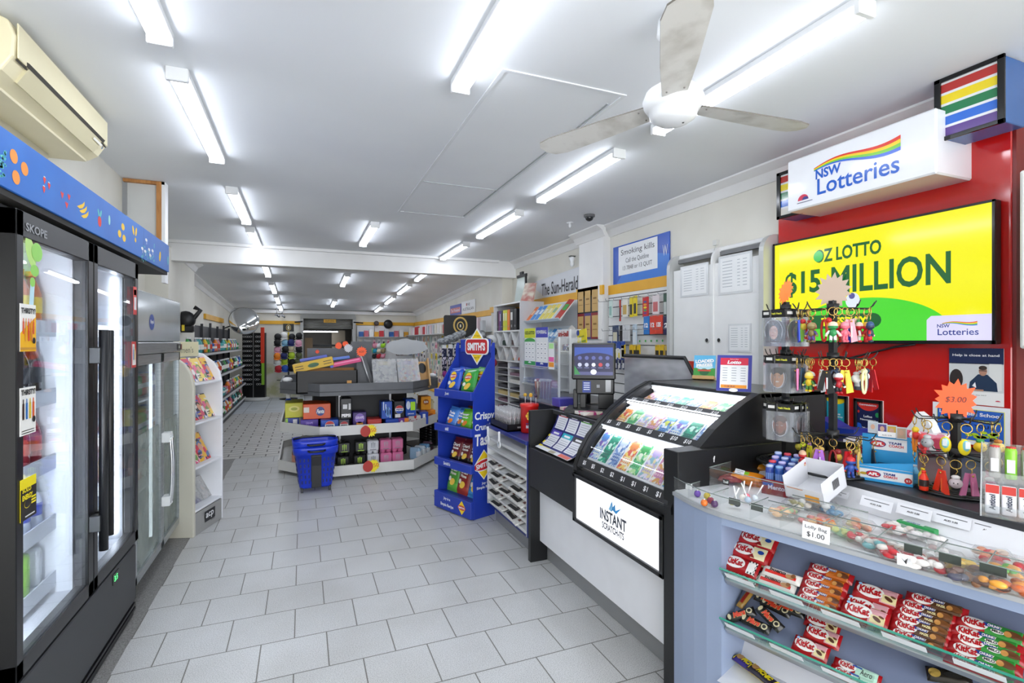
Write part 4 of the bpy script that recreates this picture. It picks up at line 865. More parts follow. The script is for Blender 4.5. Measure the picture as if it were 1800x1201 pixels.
t = thing('can_pack', 'dusky mauve can pack at the right end of the lowest tray', 'can pack', TR(1.555, 6.50, .0605, .9)); MB().bb(-.035, .035, 0, .14, 0, .145, M('7c6174', .35), .018).build('pack', t)
for i in range(6):
    t = thing('chocolate_drink', f'brown iced drink bottle, {NTH[i]} from the left, behind the blue baskets', 'bottle', TR(-.08+i*.075, 6.30-i*.03, .0605), 'brown drinks behind the baskets'); mb = MB(); bottle(mb, .034, .30, M('8c5d4a', .4), M('6b3f30', .4)); mb.build('body', t); MB().lathe([(.0345, .05), (.0345, .16)], M(['c98f78', '7d6aa8'][i % 2], .4), 12, cap=False).build('label_band', t)
t = thing('crate', 'black perforated plastic crate leaning at the right of the lowest tray', 'crate', TR(1.50, 6.75, .17, .25)); mb = MB()
for k in range(9): mb.bb(-.02, .02, -.35, .1, .02+k*.035, .038+k*.035, BLK())
for y in (-.35, -.25, -.12, 0, .09): mb.bb(-.02, .02, y-.012, y+.012, .0, .33, BLK())
mb.build('side', t); MB().bb(-.3, .02, -.35, .1, 0, .015, BLK()).build('base', t)
# --- things on the top tray
t = thing('black_carton', 'open black carton with brown inside in the top tray, left', 'box', TR(.245, 6.02, .9315)); dk1 = M('1d1c1c', .5); kr = M('c08a4e', .6)
mb = MB(); mb.bb(-.31, .33, 0, .012, 0, .245, dk1); mb.bb(-.31, -.298, 0, .30, 0, .235, dk1); mb.bb(.318, .33, 0, .30, 0, .25, dk1); mb.bb(-.31, .33, .29, .30, 0, .25, dk1); mb.bb(-.31, .33, 0, .3, 0, .012, dk1); mb.build('walls', t)
MB().bb(-.298, .318, .285, .289, .012, .262, kr).build('lining', t); MB().bb(.215, .265, -.003, -.0005, .10, .13, M('d39b52', .5)).build('orange_label', t)
def slopebox(w, h, d, c, T, lab, prints=None, edge=None):
    t = thing('display_box', lab, 'box', T); MB().bb(-w/2, w/2, 0, d, 0, h, M(c, .45), .004).build('box', t)
    if prints: mb = MB(T=FYM(0, -.0008, h/2)); prints(mb, w, h); mb.build('print', t)
    return t
def p_y(mb, w, h):
    for s in (-1, 1):
        for q in (0, 1): mb.rect(s*w*.35, (q-.5)*h*.25, w*.2, h*.07, M('4a4020', .5), I4, rot=0) if False else mb.rect(s*w*.35, (q-.5)*h*.3, w*.2, h*.08, M('4a4020', .5), I4)
    mb.ell(0, 0, w*.14, h*.26, M('3f6a3a', .5), I4); mb.text('tools', 0, 0, w*.22, h*.3, M('2a3a4a', .5), I4, lift=.002)
slopebox(.42, .095, .16, 'd1a81f', TR(.12, 6.04, 1.195) @ Matrix.Rotation(-.21, 4, 'Y'), 'tilted mustard yellow box lying over the black carton', p_y)
slopebox(.34, .05, .10, 'd9407c', TR(.46, 6.10, 1.235) @ Matrix.Rotation(-.20, 4, 'Y'), 'tilted pink-sided box right of the mustard box', lambda mb, w, h: (mb.rect(0, h*.2, w*.9, h*.3, M('ef7fae', .4), I4), mb.rect(-w*.46, 0, w*.1, h, M('4a62d8', .4), I4, lift=.001)))
slopebox(.30, .03, .10, '6a78d8', TR(.12, 6.34, 1.29) @ Matrix.Rotation(-.18, 4, 'Y'), 'tilted pale violet box behind the mustard box')
slopebox(.22, .03, .10, '5a82d6', TR(.40, 6.24, 1.29) @ Matrix.Rotation(-.12, 4, 'Y'), 'tilted blue box behind the pink-sided box')
grey_ = vor_mat('comic_print_grey', ['e6e8ea', 'b9bfc6', '8a94a2', 'f1f1ef', 'c8cfd8', '5b6b86'], 34, .35); colr = vor_mat('comic_print_colour', ['f3efe8', 'e7b8b4', 'c8d9ec', 'd6504a', 'f0e9d8', 'b89ad0', 'f4f1ec', 'e8c36a', '9cc6dd'], 38, .35)
for i, (x, w, m_, lab) in enumerate(((.90, .27, grey_, 'stack of plastic-wrapped grey activity books leaning in the top tray'), (1.185, .25, colr, 'stack of colourful plastic-wrapped books leaning in the top tray'))):
    T = TR(x, 6.06+i*.02, .94, 0) @ Matrix.Rotation(-.55, 4, 'X'); t = thing('book_bundle', lab, 'book', T); MB().bb(-w/2, w/2, 0, .05, .0, .40, M('d9dade', .4)).build('pages', t)
    mb = MB(T=FYM(0, -.001, .2)); mb.rect(0, 0, w, .39, m_, I4); mb.rect(0, .15, w*.5, .05, M('6a4fc0' if i else 'd8c98a', .4), I4, lift=.001); mb.build('cover', t)
    MB().bb(-w/2-.006, w/2+.006, -.008, -.006, -.005, .405, wrap).build('wrapper', t)
solo('red_tag', MB().bb(-.035, .035, 0, .01, 0, .06, M('d8342f', .4), .003), 'small red tag standing between the two book bundles', 'tag', TR(1.03, 5.90, .935))
t = thing('cardboard_box', 'opened brown cardboard box with black side at the right of the books', 'box', TR(1.38, 6.18, .945, 0) @ Matrix.Rotation(-.45, 4, 'X')); kb = M('c9a06a', .6); mb = MB(); mb.bb(-.06, .06, .05, .07, 0, .36, kb); mb.bb(.05, .065, -.06, .07, 0, .36, kb); mb.bb(-.06, .06, -.0, .07, 0, .012, kb); mb.build('walls', t); MB().ell(0, .27, .05, .07, BLK(), FYM(0, .048, 0)).build('black_print', t)
solo('brown_flap', MB().bb(-.09, .09, 0, .006, 0, .07, M('c9a272', .6)), 'flat brown card flap behind the opened box', 'cardboard', TR(1.62, 7.2, 1.04, .2))
for x, y in ((-.16, 6.40), (1.55, 6.50)):
    mb = MB(); mb.sph((0, 0, 0), (.055, .05, .03), M('e6e7e8', .4), 14); solo('white_bowl_clip', mb, 'white rounded clip on the %s rim of the top tray' % ('left' if x < 0 else 'right'), 'clip', TR(x, y, 1.062))
# --- blue shopping baskets on castors (nested pair)
W_ = M('f1f3f6', .4); y_ = M('f6d21c', .4)
BLU = M('1637c4', .28)
def basket(T, lab, upper=False):
    t = thing('shopping_basket', lab, 'shopping basket', T, 'nested blue baskets'); mb = MB(); N = 44
    def ringp(w, d, r, z):
        pts = []
        for k in range(N):
            a = 2*PI*k/N; c, s = math.cos(a), math.sin(a); e = 5.0; q = (abs(c)**e+abs(s)**e)**(-1/e); pts.append((c*q*w/2, s*q*d/2, z))
        return pts
    prof = [(.30, .20, .045), (.31, .21, .06), (.385, .29, .38), (.42, .33, .385), (.43, .335, .44), (.425, .33, .455)]
    rows = [ringp(w, d, 0, z) for w, d, z in prof]; inner = [ringp(w-.012, d-.012, 0, z) for w, d, z in prof[::-1]]
    R_ = rows+inner; vs = [p for r in R_ for p in r]; fs = []
    for i in range(len(R_)-1):
        for k in range(N): fs.append((i*N+k, i*N+(k+1) % N, (i+1)*N+(k+1) % N, (i+1)*N+k))
    fs.append(tuple(range(N))[::-1]); mb.add(vs, fs, BLU, True); mb.build('shell', t)
    # slots moulded in the sides
    mb = MB(); sl = M('0a1a62', .6)
    for sgn, tt in ((-1, 0),):
        for r in range(5):
            for c_ in range(9):
                x = -.14+c_*.035; z = .33-r*.055
                if abs(x) < .05: continue
                wz = (z-.06)/.32; yy = -(.105+wz*.04)-.0015; xx = x*(.9+.2*wz); mb.bb(xx-.006, xx+.006, yy-.0015, yy+.001, z-.016, z+.016, sl)
    for sgn in (-1, 1):
        for r in range(5):
            for c_ in range(5):
                y = -.07+c_*.035; z = .33-r*.055; wz = (z-.06)/.32; xx = sgn*(.155+wz*.038+.0015); mb.bb(xx-.0015, xx+.0015, y-.006, y+.006, z-.016, z+.016, sl)
    mb.build('slots', t)
    mb = MB(); mb.bb(-.045, .045, -.150, -.146, .06, .375, M('17181c', .5), .001, T=Matrix.Rotation(-.0, 4, 'X')); mb.prism([(-.045, .05), (.045, .05), (.045, .36), (-.045, .36)], 0, .004, M('17181c', .5), fr((0, -.112, 0), (1, 0, 0), (0, -.125, 1))); mb.build('black_panel', t)
    mb = MB(); mb.tube([(-.08, -.172, .425), (-.06, -.185, .418), (.06, -.185, .418), (.08, -.172, .425)], .010, BLK(), 8); mb.tube([(-.2, 0, .46), (-.12, .0, .475), (.12, 0, .475), (.2, 0, .46)], .010, BLK(), 8); mb.build('handle', t)
    return t
b1 = basket(TR(.12, 5.56, 0, .05), 'lower blue plastic shopping basket on castors in front of the gondola')
mb = MB()
for x, y in ((-.13, -.08), (.13, -.08), (-.13, .08), (.13, .08)): mb.cyl((x-.01, y, .022), (x+.01, y, .022), .022, M('4a4b4d', .4), 12); mb.bb(x-.012, x+.012, y-.012, y+.012, .03, .055, BLK())
mb.build('castors', b1)
basket(TR(.115, 5.57, .062, .05), 'upper blue plastic shopping basket nested inside the lower one')
# --- blue cardboard chip display stand
A = Vector((1.141, 4.571, 0)); B = Vector((1.324, 4.096, 0)); dv = (B-A).normalized(); wd_ = (B-A).length; DP = .24; TC = fr(A, dv, Vector((0, 0, 1)))  # x along the front, y up, z outwards (to the aisle)
cb = M('1f3ba8', .4); cb2 = M('182f8c', .45)
t = thing('chip_display_stand', "tall blue cardboard snack stand with four tiers, SMITH'S header and lettering", 'display stand', TC); CS = t
for nm, x in (('side', -.001), ('side', wd_-.007)):
    mb = MB(); pts = [(0, 0), (0, 1.07), (-.20, 1.36), (-.20, 1.45), (-.215, 1.49), (-DP, 1.49), (-DP, 0)]; vs = [(xx, y, z) for xx in (x, x+.008) for z, y in pts]; n = len(pts)
    mb.add(vs, [(i, (i+1) % n, n+(i+1) % n, n+i) for i in range(n)]+[tuple(range(n))[::-1], tuple(range(n, 2*n))], cb)
    d = mb.build(nm, t)
    if x > .1:
        TS_ = fr((wd_+.0015, 0, 0), (0, 0, -1), (0, 1, 0)); mb = MB(); W_ = M('f1f3f6', .4)
        for s, yy, hh, ww in (('Crispy', .86, .085, .22), ('Crunchy', .765, .07, .22), ('Taste', .665, .10, .22)): mb.text(s, .125, yy, ww, hh, W_, TS_, lift=.001, bold=.03, shear=.05)
        Tl = TS_ @ Matrix.Translation((.115, .45, 0)) @ Matrix.Scale(1.12, 4); y_ = M('f6d21c', .4); mb.pr([(0, .115), (.10, 0), (0, -.115), (-.10, 0)], WHT(), Tl, lift=.0008); mb.pr([(0, .105), (.092, 0), (0, -.105), (-.092, 0)], y_, Tl, lift=.0014); mb.ell(0, 0, .105, .045, WHT(), Tl, lift=.002, rot=.15); mb.ell(0, 0, .097, .038, M('c8262c', .4), Tl, lift=.0026, rot=.15); mb.text("SMITH'S", 0, 0, .16, .038, WHT(), Tl, lift=.0034, bold=.04, rot=.15)
        mb.text('Joy is a', .14, .29, .10, .025, W_, TS_, lift=.001, bold=.02); mb.text('Simple Recipe', .13, .255, .19, .03, W_, TS_, lift=.001, bold=.02); mb.build('side_print', d)
mb = MB(); mb.bb(0, wd_, 0, 1.44, -DP, -DP+.008, cb2); mb.bb(.04, wd_-.04, 1.40, 1.52, -DP+.008, -DP+.016, cb, .004); mb.build('back', t)
TZ = [(.01, .155), (.39, .46), (.70, .765), (1.005, 1.075)]
for i, (z0, z1) in enumerate(TZ):
    mb = MB(); mb.bb(-.012, wd_+.012, z0, z1, -.01, .035, cb, .004); mb.bb(0, wd_, z0, z0+.02 if i else z1-.01, -DP+.01, 0, cb2); 
    if i == 0: mb.bb(0, wd_, 0, .12, -DP, 0, cb2)
    else: mb.bb(0, wd_, z0-.008, z0, -DP+.01, 0, cb2)
    d = mb.build('tier', t); mb = MB(T=Matrix.Translation((0, 0, .035)))
    mb.text(['Joy is a', "Smith's", 'add', 'Just'][i], wd_*.36, (z0+z1)/2+(.03 if i == 0 else 0), [.10, .10, .05, .06][i], [.03, .03, .032, .032][i], W_, I4, lift=.0008, bold=.03, shear=.1)
    if i == 0:
        mb.text('Simple Recipe', wd_*.36, .055, .19, .035, W_, I4, lift=.0008, bold=.03, shear=.1); Tl = Matrix.Translation((wd_*.78, .085, 0)); mb.pr([(0, .06), (.055, 0), (0, -.06), (-.055, 0)], y_, Tl, lift=.0008); mb.ell(0, 0, .055, .02, M('c8262c', .4), Tl, lift=.0016); mb.text("SMITH'S", 0, 0, .085, .018, WHT(), Tl, lift=.0024, bold=.04)
    mb.build('tier_lettering', d)
mb = MB(T=Matrix.Translation((wd_*.58, 1.455, -DP+.02)) @ Matrix.Scale(1.32, 4)); mb.prism([(0, .125), (.115, 0), (0, -.125), (-.115, 0)], 0, .004, WHT()); mb.pr([(0, .112), (.102, 0), (0, -.112), (-.102, 0)], y_, I4, lift=.0045)
rrp = lambda a, b, r, dy=0: [(sx*(a-r)+r*math.cos(t_), dy+sy*(b-r)+r*math.sin(t_)) for sx, sy, q in ((1, 1, 0), (-1, 1, 1), (-1, -1, 2), (1, -1, 3)) for t_ in [PI/2*q+PI/2*k/5 for k in range(6)]]
mb.prism(rrp(.122, .055, .03), .002, .009, WHT()); mb.pr(rrp(.114, .048, .026), M('c8262c', .4), I4, lift=.0098); mb.text("SMITH'S", 0, 0, .19, .055, WHT(), I4, lift=.0108, bold=.05); mb.text('The Original', 0, .072, .06, .014, M('6a5210', .4), I4, lift=.0052); mb.text('since 1931', 0, -.075, .06, .014, M('6a5210', .4), I4, lift=.0052)
mb.build('header_logo', t)
# chip bags
def chipbag(w, h, base, acc, logo, T, lab, grp, chipc='f0c84a'):
    t = thing('chip_bag', lab, 'chip bag', T, grp); mb = MB(); mb.T = Matrix.Translation((0, h/2, 0)); cB = M(base, .22); cA = M(acc, .22); cS = M('d9dde2', .25)
    Hf = pouch(mb, w, h, .055, lambda u, v, s: cS if (v < .06 or v > .94) and s < 0 else (cA if v < .28 and s > 0 else cB), seed=int(w*1e4), nx=12, ny=14); mb.build('bag', t)
    mb = MB(); T0 = Matrix.Translation((0, h/2, 0))
    if logo == 'S':
        mb.ell(0, h*.15, w*.22, h*.17, M('f6d21c', .3), T0, Hf, .001); mb.ell(0, h*.15, w*.27, h*.07, M('c8262c', .3), T0, Hf, .002); mb.text("SMITH'S", 0, h*.15, w*.42, h*.07, WHT(), T0, Hf, .003, bold=.04)
    elif logo: mb.text(logo[0], 0, h*.2, w*.62, h*.13, M(logo[1], .3), T0, Hf, .002, bold=.05); mb.text(logo[2], 0, h*.07, w*.55, h*.09, M(logo[1], .3), T0, Hf, .002, bold=.05)
    mb.ell(w*.06, -h*.18, w*.22, h*.10, M(chipc, .3), T0, Hf, .002, rot=.5); mb.ell(-w*.2, -h*.1, w*.11, h*.07, M('f3efe2', .3), T0, Hf, .002); mb.build('print', t); return t
W_ = WHT()
GR = 'chip bags on the blue stand'; tn = ['bottom', 'third', 'second', 'top']
def CT(x, y, z, tilt=-.38, rz=0): return TC @ TR(x, y, z) @ Matrix.Rotation(tilt, 4, 'X') @ Matrix.Rotation(rz, 4, 'Z')
R = [(3, .12, 1.025, -.02, '1f52c4', '1a46ae', 'S', 'blue chip bag, top tier, front left'), (3, .12, 1.03, -.09, '1f52c4', '1a46ae', 'S', 'blue chip bag, top tier, behind the front left one'), (3, .34, 1.025, -.02, '2f9a3c', '27852f', 'S', 'green chip bag, top tier, front right'), (3, .40, 1.035, -.09, '2f9a3c', '27852f', 'S', 'green chip bag, top tier, behind the front right one'),
     (2, .09, .715, -.02, '4a86d6', '3a74c8', ('Twis', 'ffffff', 'ties'), 'blue and orange snack bag, second tier, first from the left'), (2, .20, .715, -.05, '4a86d6', '3a74c8', ('Twis', 'ffffff', 'ties'), 'blue and orange snack bag, second tier, second from the left'), (2, .31, .715, -.02, '6abf2e', '58a824', ('Burger', 'f2f2ee', 'Rings'), 'bright green snack bag, second tier, third from the left'), (2, .425, .715, -.04, '6abf2e', '58a824', ('Burger', 'f2f2ee', 'Rings'), 'bright green snack bag, second tier, rightmost'), (2, .2, .74, -.14, '8a4a24', '7a3f1f', None, 'brown snack bag at the back of the second tier'),
     (1, .14, .405, -.03, '6a1f26', '231c20', ('Dori', 'e8e2dc', 'tos'), 'dark red and black snack bag, third tier, left'), (1, .27, .405, -.04, '6a1f26', '231c20', ('Dori', 'e8e2dc', 'tos'), 'dark red and black snack bag, third tier, middle'), (1, .41, .405, -.03, '6a1f26', '231c20', ('Dori', 'e8e2dc', 'tos'), 'dark red and black snack bag, third tier, right'),
     (0, .11, .135, -.03, '4f9a35', '62ae40', ('Grain', 'e9e4d0', 'Waves'), 'green grain snack bag, bottom tier'), (0, .25, .135, -.03, '8e2a2a', 'a33a2c', ('Grain', 'f1e9dc', 'Waves'), 'maroon grain snack bag, bottom tier'), (0, .41, .135, -.03, '2f86c8', '4a9ad4', ('Grain', 'ffffff', 'Waves'), 'sky blue grain snack bag, bottom tier')]
for i, (tr_, x, y, z, c, a_, lg_, lab) in enumerate(R): 
    h = [.30, .235, .20, .25][tr_]; chipbag([.155, .15, .14, .19][tr_], h, c, a_, lg_, CT(x, y, z-.045, -.35 if tr_ else -.25, random.Random(i).uniform(-.12, .12)), lab, GR, 'e8842e' if tr_ == 2 and i < 7 else 'f0c84a')
# ================================================================ NEWS RACK, LOTTERY COUNTER
def onpl(px, py, T):
    r = _ray(px, py); d = Vector(r[:2]+(r[2],)); o = Vector((0, 0, 1.5)); I = T.inverted(); a = I @ o; b = I @ (o+d)-a; k = -a.z/b.z; q = a+b*k; return q.x, q.y
nb = M('23307e', .35); wsh = M('e9eaea', .4); kk = M('8e8f90', .4, .2); bc = M('101113', .42); bc2 = M('191a1c', .4)
t = thing('newspaper_rack', 'white tiered newspaper rack with blue top and edge beside the chip stand', 'newspaper rack', TR(1.5, 3.6, 0))
mb = MB(); mb.bb(1.42, 1.735, 3.215, 4.05, .785, .812, nb, .004); mb.build('top', t, True)
mb = MB(); mb.bb(1.43, 1.735, 3.212, 3.232, .15, .785, nb); mb.bb(1.43, 1.735, 4.03, 4.045, .15, .785, wsh); mb.bb(1.72, 1.735, 3.23, 4.03, .15, .785, wsh); mb.bb(1.43, 1.445, 3.225, 3.24, .15, .785, wsh); mb.build('sides', t, True)
mb = MB(); mb.bb(1.505, 1.72, 3.215, 4.04, 0, .14, kk); mb.bb(1.45, 1.72, 3.215, 4.04, .13, .15, nb); mb.build('kickboard', t, True)
NZ = [.17+.075*k for k in range(8)]
for z in NZ:
    T = fr((1.432, 3.63, z), (0, -1, 0), (.9, 0, .22)); mb = MB(T=T); mb.box((0, .14, 0), (.79, .28, .006), wsh); mb.box((0, .0, .008), (.79, .006, .022), M('d6d7d6', .4)); mb.box((-.0, .0, .020), (.78, .002, .004), M('b9bbbb', .4)); mb.build('sloping_shelf', t, True)
npm = noise_mat('newsprint', 'cfccc6', 'ecebe6', 60, .7, detail=2); npd = vor_mat('newsprint_photo', ['3a3634', 'd8d5cf', '6a6360', 'efece6', '8a5a50', 'c9c5bd'], 30, .6)
rd = random.Random(3)
for i, (z, ys_, n) in enumerate(((NZ[1], (3.86, 3.45), 2), (NZ[2], (3.90, 3.62, 3.40), 3), (NZ[3], (3.85, 3.42), 2), (NZ[4], (3.92, 3.5), 2), (NZ[0], (3.82, 3.5), 2))):
    for j, y in enumerate(ys_):
        T = fr((1.428, y, z+.008), (0, -1, 0), (.9, 0, .22)) @ TR(rd.uniform(-.02, .02), .13, .006, rd.uniform(-.1, .1)); mb = MB(T=Matrix.Identity(4))
        tt = thing('newspaper', f'folded newspaper, {NTH[j]} from the left on the {["lowest", "second", "third", "fourth", "fifth"][int(round((z-.17)/.075))]} tier of the white rack', 'newspaper', T, 'newspapers in the rack')
        MB().box((0, 0, .006), (.26, .28, .014), npm, None, .003).build('pages', tt); m2 = MB(T=Matrix.Translation((0, 0, .014))); m2.rect(.04, -.05, .14, .10, npd, I4); m2.rect(-.04, -.115, .16, .03, M('2b2b2b', .6), I4, lift=.001); m2.build('front_page', tt)
for i, y in enumerate((3.98, 3.72)):
    t = thing('price_tag_loop', f'white looped price tag hanging from the {["far", "near"][i]} end of the rack top', 'price tag', TR(1.425, y, .70)); mb = MB(); mb.tube([(-.012, .025*math.sin(a), .025*math.cos(a)-.0) for a in [2*PI*k/16 for k in range(16)]], .006, WHT(), 6, True); mb.bb(-.02, -.005, -.003, .003, .02, .10, WHT()); mb.build('loop', t)
    MB().ell(0, 0, .02, .012, M('c9ced6', .4), FXM(-.02, 0, 0)).build('label', t)
# pens in a black tray
P = onz(880, 748, .812); t = thing('pen_tray', 'black display tray packed with clear pen tubes on the rack top', 'display tray', TR(1.53, 3.80, .8125)); mb = MB(); mb.bb(-.09, .09, -.19, .19, 0, .01, BLK()); 
for a in ((-.09, -.085, -.19, .19), (.085, .09, -.19, .19), (-.09, .09, -.19, -.185), (-.09, .09, .185, .19)): mb.bb(*a, 0, .055, BLK())
mb.build('tray', t); mb = MB(T=FYM(0, -.191, .03)); mb.rect(.02, 0, .06, .012, M('9a9a9a', .4), I4); mb.build('label', t)
pt = thing('pen_tube', 'x', 'pen'); MB().cyl((0, 0, 0), (0, 0, .15), .0075, thin('pen_tube_clear', (.8, .8, .84), .2, .1, haze=.25), 8).build('tube', pt); MB().cyl((0, 0, .02), (0, 0, .11), .004, M('b9a9ac', .3), 6).build('refill', pt); MB().cyl((0, 0, .0), (0, 0, .03), .0078, M('2b2b2e', .4), 8).build('base', pt); PT = Proto(pt)
for i in range(11):
    for j in range(4): PT.at(TR(1.475+j*.036, 3.64+i*.032, .823, 0, 0), f'clear pen tube in the {NTH[i]} rank from the near end, {["front", "second", "third", "rear"][j]} file of the tray', 'pen tubes in the black tray')
# lollipop tub
P = onz(919, 752, .812); t = thing('lollipop_tub', 'red lollipop tub with yellow flower logo on the rack top', 'tub', TR(1.595, 3.55, .8125, -1.95)); rt = M('d3241f', .25)
mb = MB(); mb.lathe([(.062, 0), (.066, .004), (.068, .19), (.072, .195), (.072, .215), (.066, .218)], rt, 28); mb.build('tub', t)
def cyldec(mb, r, pts, mt, lift=.0012): mb.add([((r+lift)*math.cos(u/r), (r+lift)*math.sin(u/r), v) for u, v in pts], [tuple(range(len(pts)))], mt)
mb = MB(); r = .0675
for k in range(6): a = 2*PI*k/6; cyldec(mb, r, [(.018*math.cos(a)+.014*math.cos(b), .13+.018*math.sin(a)+.014*math.sin(b)) for b in [2*PI*q/10 for q in range(10)]], M('f7d51e', .3), .001+.0002*k)
H0 = lambda s, cy, w, h, m: (lambda g: mb.add([((r+.0035)*math.cos(x*w/g[2]/r), (r+.0035)*math.sin(x*w/g[2]/r), cy+y*h/g[3]) for x, y in g[0]], g[1], m))(textgeo(s, .03))
H0('Chupa', .138, .045, .018, M('c0201c', .3)); H0('Chups', .119, .045, .018, M('c0201c', .3)); H0("WORLD'S", .072, .06, .014, M('26307e', .3)); H0('BEST!', .05, .055, .022, WHT())
cyldec(mb, r, [(.048+.012*math.cos(b), .125+.012*math.sin(b)) for b in [2*PI*q/10 for q in range(10)]], M('d23a9a', .3)); mb.build('print', t)
for i, (x, y, z, c, nm) in enumerate(((-.03, .02, .285, 'c9a22a', 'gold'), (-.005, .0, .275, 'd6b23a', 'gold'), (.0, .045, .29, 'd6a02a', 'gold'), (.02, .05, .288, '3a2a44', 'dark purple'))):
    T = TR(1.595, 3.55, .8125, -1.95) @ TR(-x*1.2, -y+.01*i, .0) ; tt = thing('lollipop', f'{nm} wrapped lollipop, {NTH[i]} of the four standing in the red tub', 'lollipop', TR(1.595, 3.55, 1.03) @ TR([-.02, .02, .0, .03][i], [.035, .02, -.025, -.05][i], 0)); MB().cyl((0, 0, 0), (0, 0, .05), .002, WHT(), 6).build('stick', tt); MB().sph((0, 0, .062), .014, M(c, .3), 10).build('candy', tt)
# clear jar of straws, purple box
t = thing('straw_jar', 'clear tub packed with thin wrapped straws behind the lollipop tub', 'jar', TR(1.79, 3.72, .8125+.219)); mb = MB(); rd = random.Random(2)
for k in range(40): a = rd.uniform(0, 6.28); q = .06*math.sqrt(rd.random()); mb.cyl((q*math.cos(a), q*math.sin(a), .01), (q*math.cos(a)*1.2, q*math.sin(a)*1.2, .15), .0035, M(['b8786a', '8a5a50', 'd8cfc8'][k % 3], .4), 5)
o = mb.build('straws', t); o['kind'] = 'stuff'; MB().lathe([(.072, 0), (.072, .1)], thin('jar_clear', (.9, .9, .92), .12, .05), 20, cap=False).build('jar', t)
mb = MB()
for k in range(26): a = rd.uniform(0, 6.28); q = .07*math.sqrt(rd.random()); mb.sph((q*math.cos(a), q*math.sin(a), .155), .010, M('e9ebee', .3), 6)
o = mb.build('wrapper_tops', t); o['kind'] = 'stuff'
solo('purple_box', MB().bb(-.07, .07, -.06, .06, 0, .06, M('4a45a8', .4), .003), 'small violet box on the counter right of the straw jar', 'box', TR(1.76, 3.30, 1.031))
# ---- main lottery counter
t = thing('lottery_counter', 'black and white lottery service counter with low front desk and end panels', 'counter', TR(1.7, 2.5, 0)); LC = t
mb = MB(); mb.bb(1.43, 1.555, 3.165, 3.205, 0, .80, bc, .002); mb.bb(1.43, 2.3, 3.17, 3.20, .78, 1.03, bc, .002); mb.build('end_panel', t, True)
mb = MB(); mb.bb(1.43, 2.05, 1.692, 1.785, 0, 1.043, bc, .003); mb.build('end_panel', t, True)
mb = MB(); mb.bb(1.56, 1.59, 1.785, 3.18, 0, .15, kk); mb.build('kickboard', t, True)
mb = MB(); mb.bb(1.50, 1.53, 1.785, 3.17, .14, .50, M('e4e5e9', .35)); mb.build('white_front', t, True)
mb = MB(); mb.bb(1.43, 1.64, 2.575, 3.17, .52, .782, bc2, .003); mb.build('desk', t, True)
mb = MB(); mb.bb(1.62, 1.64, 2.575, 3.17, .78, 1.03, bc2); mb.build('back_board', t, True)
mb = MB(); mb.bb(1.60, 2.35, 2.575, 3.17, 1.0, 1.03, M('303134', .35), .004); mb.bb(2.1, 2.35, 4.1, 4.6, 1.0, 1.03, M('303134', .35)); mb.bb(1.74, 2.35, 3.2, 4.1, 1.0, 1.03, M('303134', .35), .004); mb.build('top', t, True)
mb = MB(); mb.bb(1.445, 1.60, 1.785, 2.575, .47, .79, bc2); mb.bb(1.64, 2.35, 2.56, 3.17, 0.0, 1.0, bc2); mb.bb(1.745, 2.35, 3.2, 4.1, 0.0, 1.0, bc2); mb.bb(2.12, 2.35, 4.1, 4.6, 0, 1.0, bc2); mb.build('carcass', t, True)
# illuminated sign
t = thing('lightbox_sign', 'glowing white INSTANT SCRATCH-ITS lightbox sign in the counter front', 'lightbox', FXM(1.445, 2.18, .615)); 
mb = MB()
for a in ((-.395, .395, .115, .135), (-.395, .395, -.135, -.115), (-.395, -.37, -.135, .135), (.37, .395, -.135, .135)): mb.bb(*a, -.0, .02, M('101113', .3), .002)
mb.build('frame', t); MB().bb(-.37, .37, -.115, .115, .0, .008, M('f2f6ff', .5, 0, .85)).build('panel', t)
mb = MB(T=Matrix.Translation((0.0, 0, .009))); g = M('40444e', .5); mb.text('INSTANT', .0, -.005, .235, .058, g, I4, bold=.035); mb.text('SCRATCH-ITS', .0, -.060, .195, .034, M('3c3c44', .5), I4, bold=.03)
mb.pr([(-.035, .035), (-.005, .085), (.0, .055), (.02, .075), (.025, .045), (.075, .07), (.03, .03), (.0, .04), (-.01, .03)], M('3c96d6', .5), I4); mb.pr([(-.035, .035), (-.012, .075), (-.002, .05), (-.01, .03)], M('8cc8ee', .5), I4, lift=.0018); mb.build('lettering', t)
# ---- scratch ticket case
ARC = [(1.432, .79), (1.465, .875), (1.515, .955), (1.59, 1.035), (1.67, 1.105), (1.76, 1.165), (1.85, 1.215), (1.93, 1.25)]
ya, yb = 1.745, 2.525
t = thing('scratch_ticket_case', 'curved glass lottery ticket case, brightly lit, with three rows of scratch tickets', 'display case', TR(1.7, 2.1, .8)); SCs = t
def cheek(y0, y1):
    pts = [(x-.012, z-.0) for x, z in ARC]; pts = [(ARC[0][0]-.008, .775)]+[(x-.010, z+.012) for x, z in ARC]+[(2.35, 1.262), (2.35, .775)]
    mb = MB(); mb.prism([(x, z) for x, z in pts], 0, y1-y0, bc, fr((0, y1, 0), (1, 0, 0), (0, 0, 1))); return mb.build('cheek', SCs, True)
cheek(ya-.018, ya); cheek(yb, yb+.035)
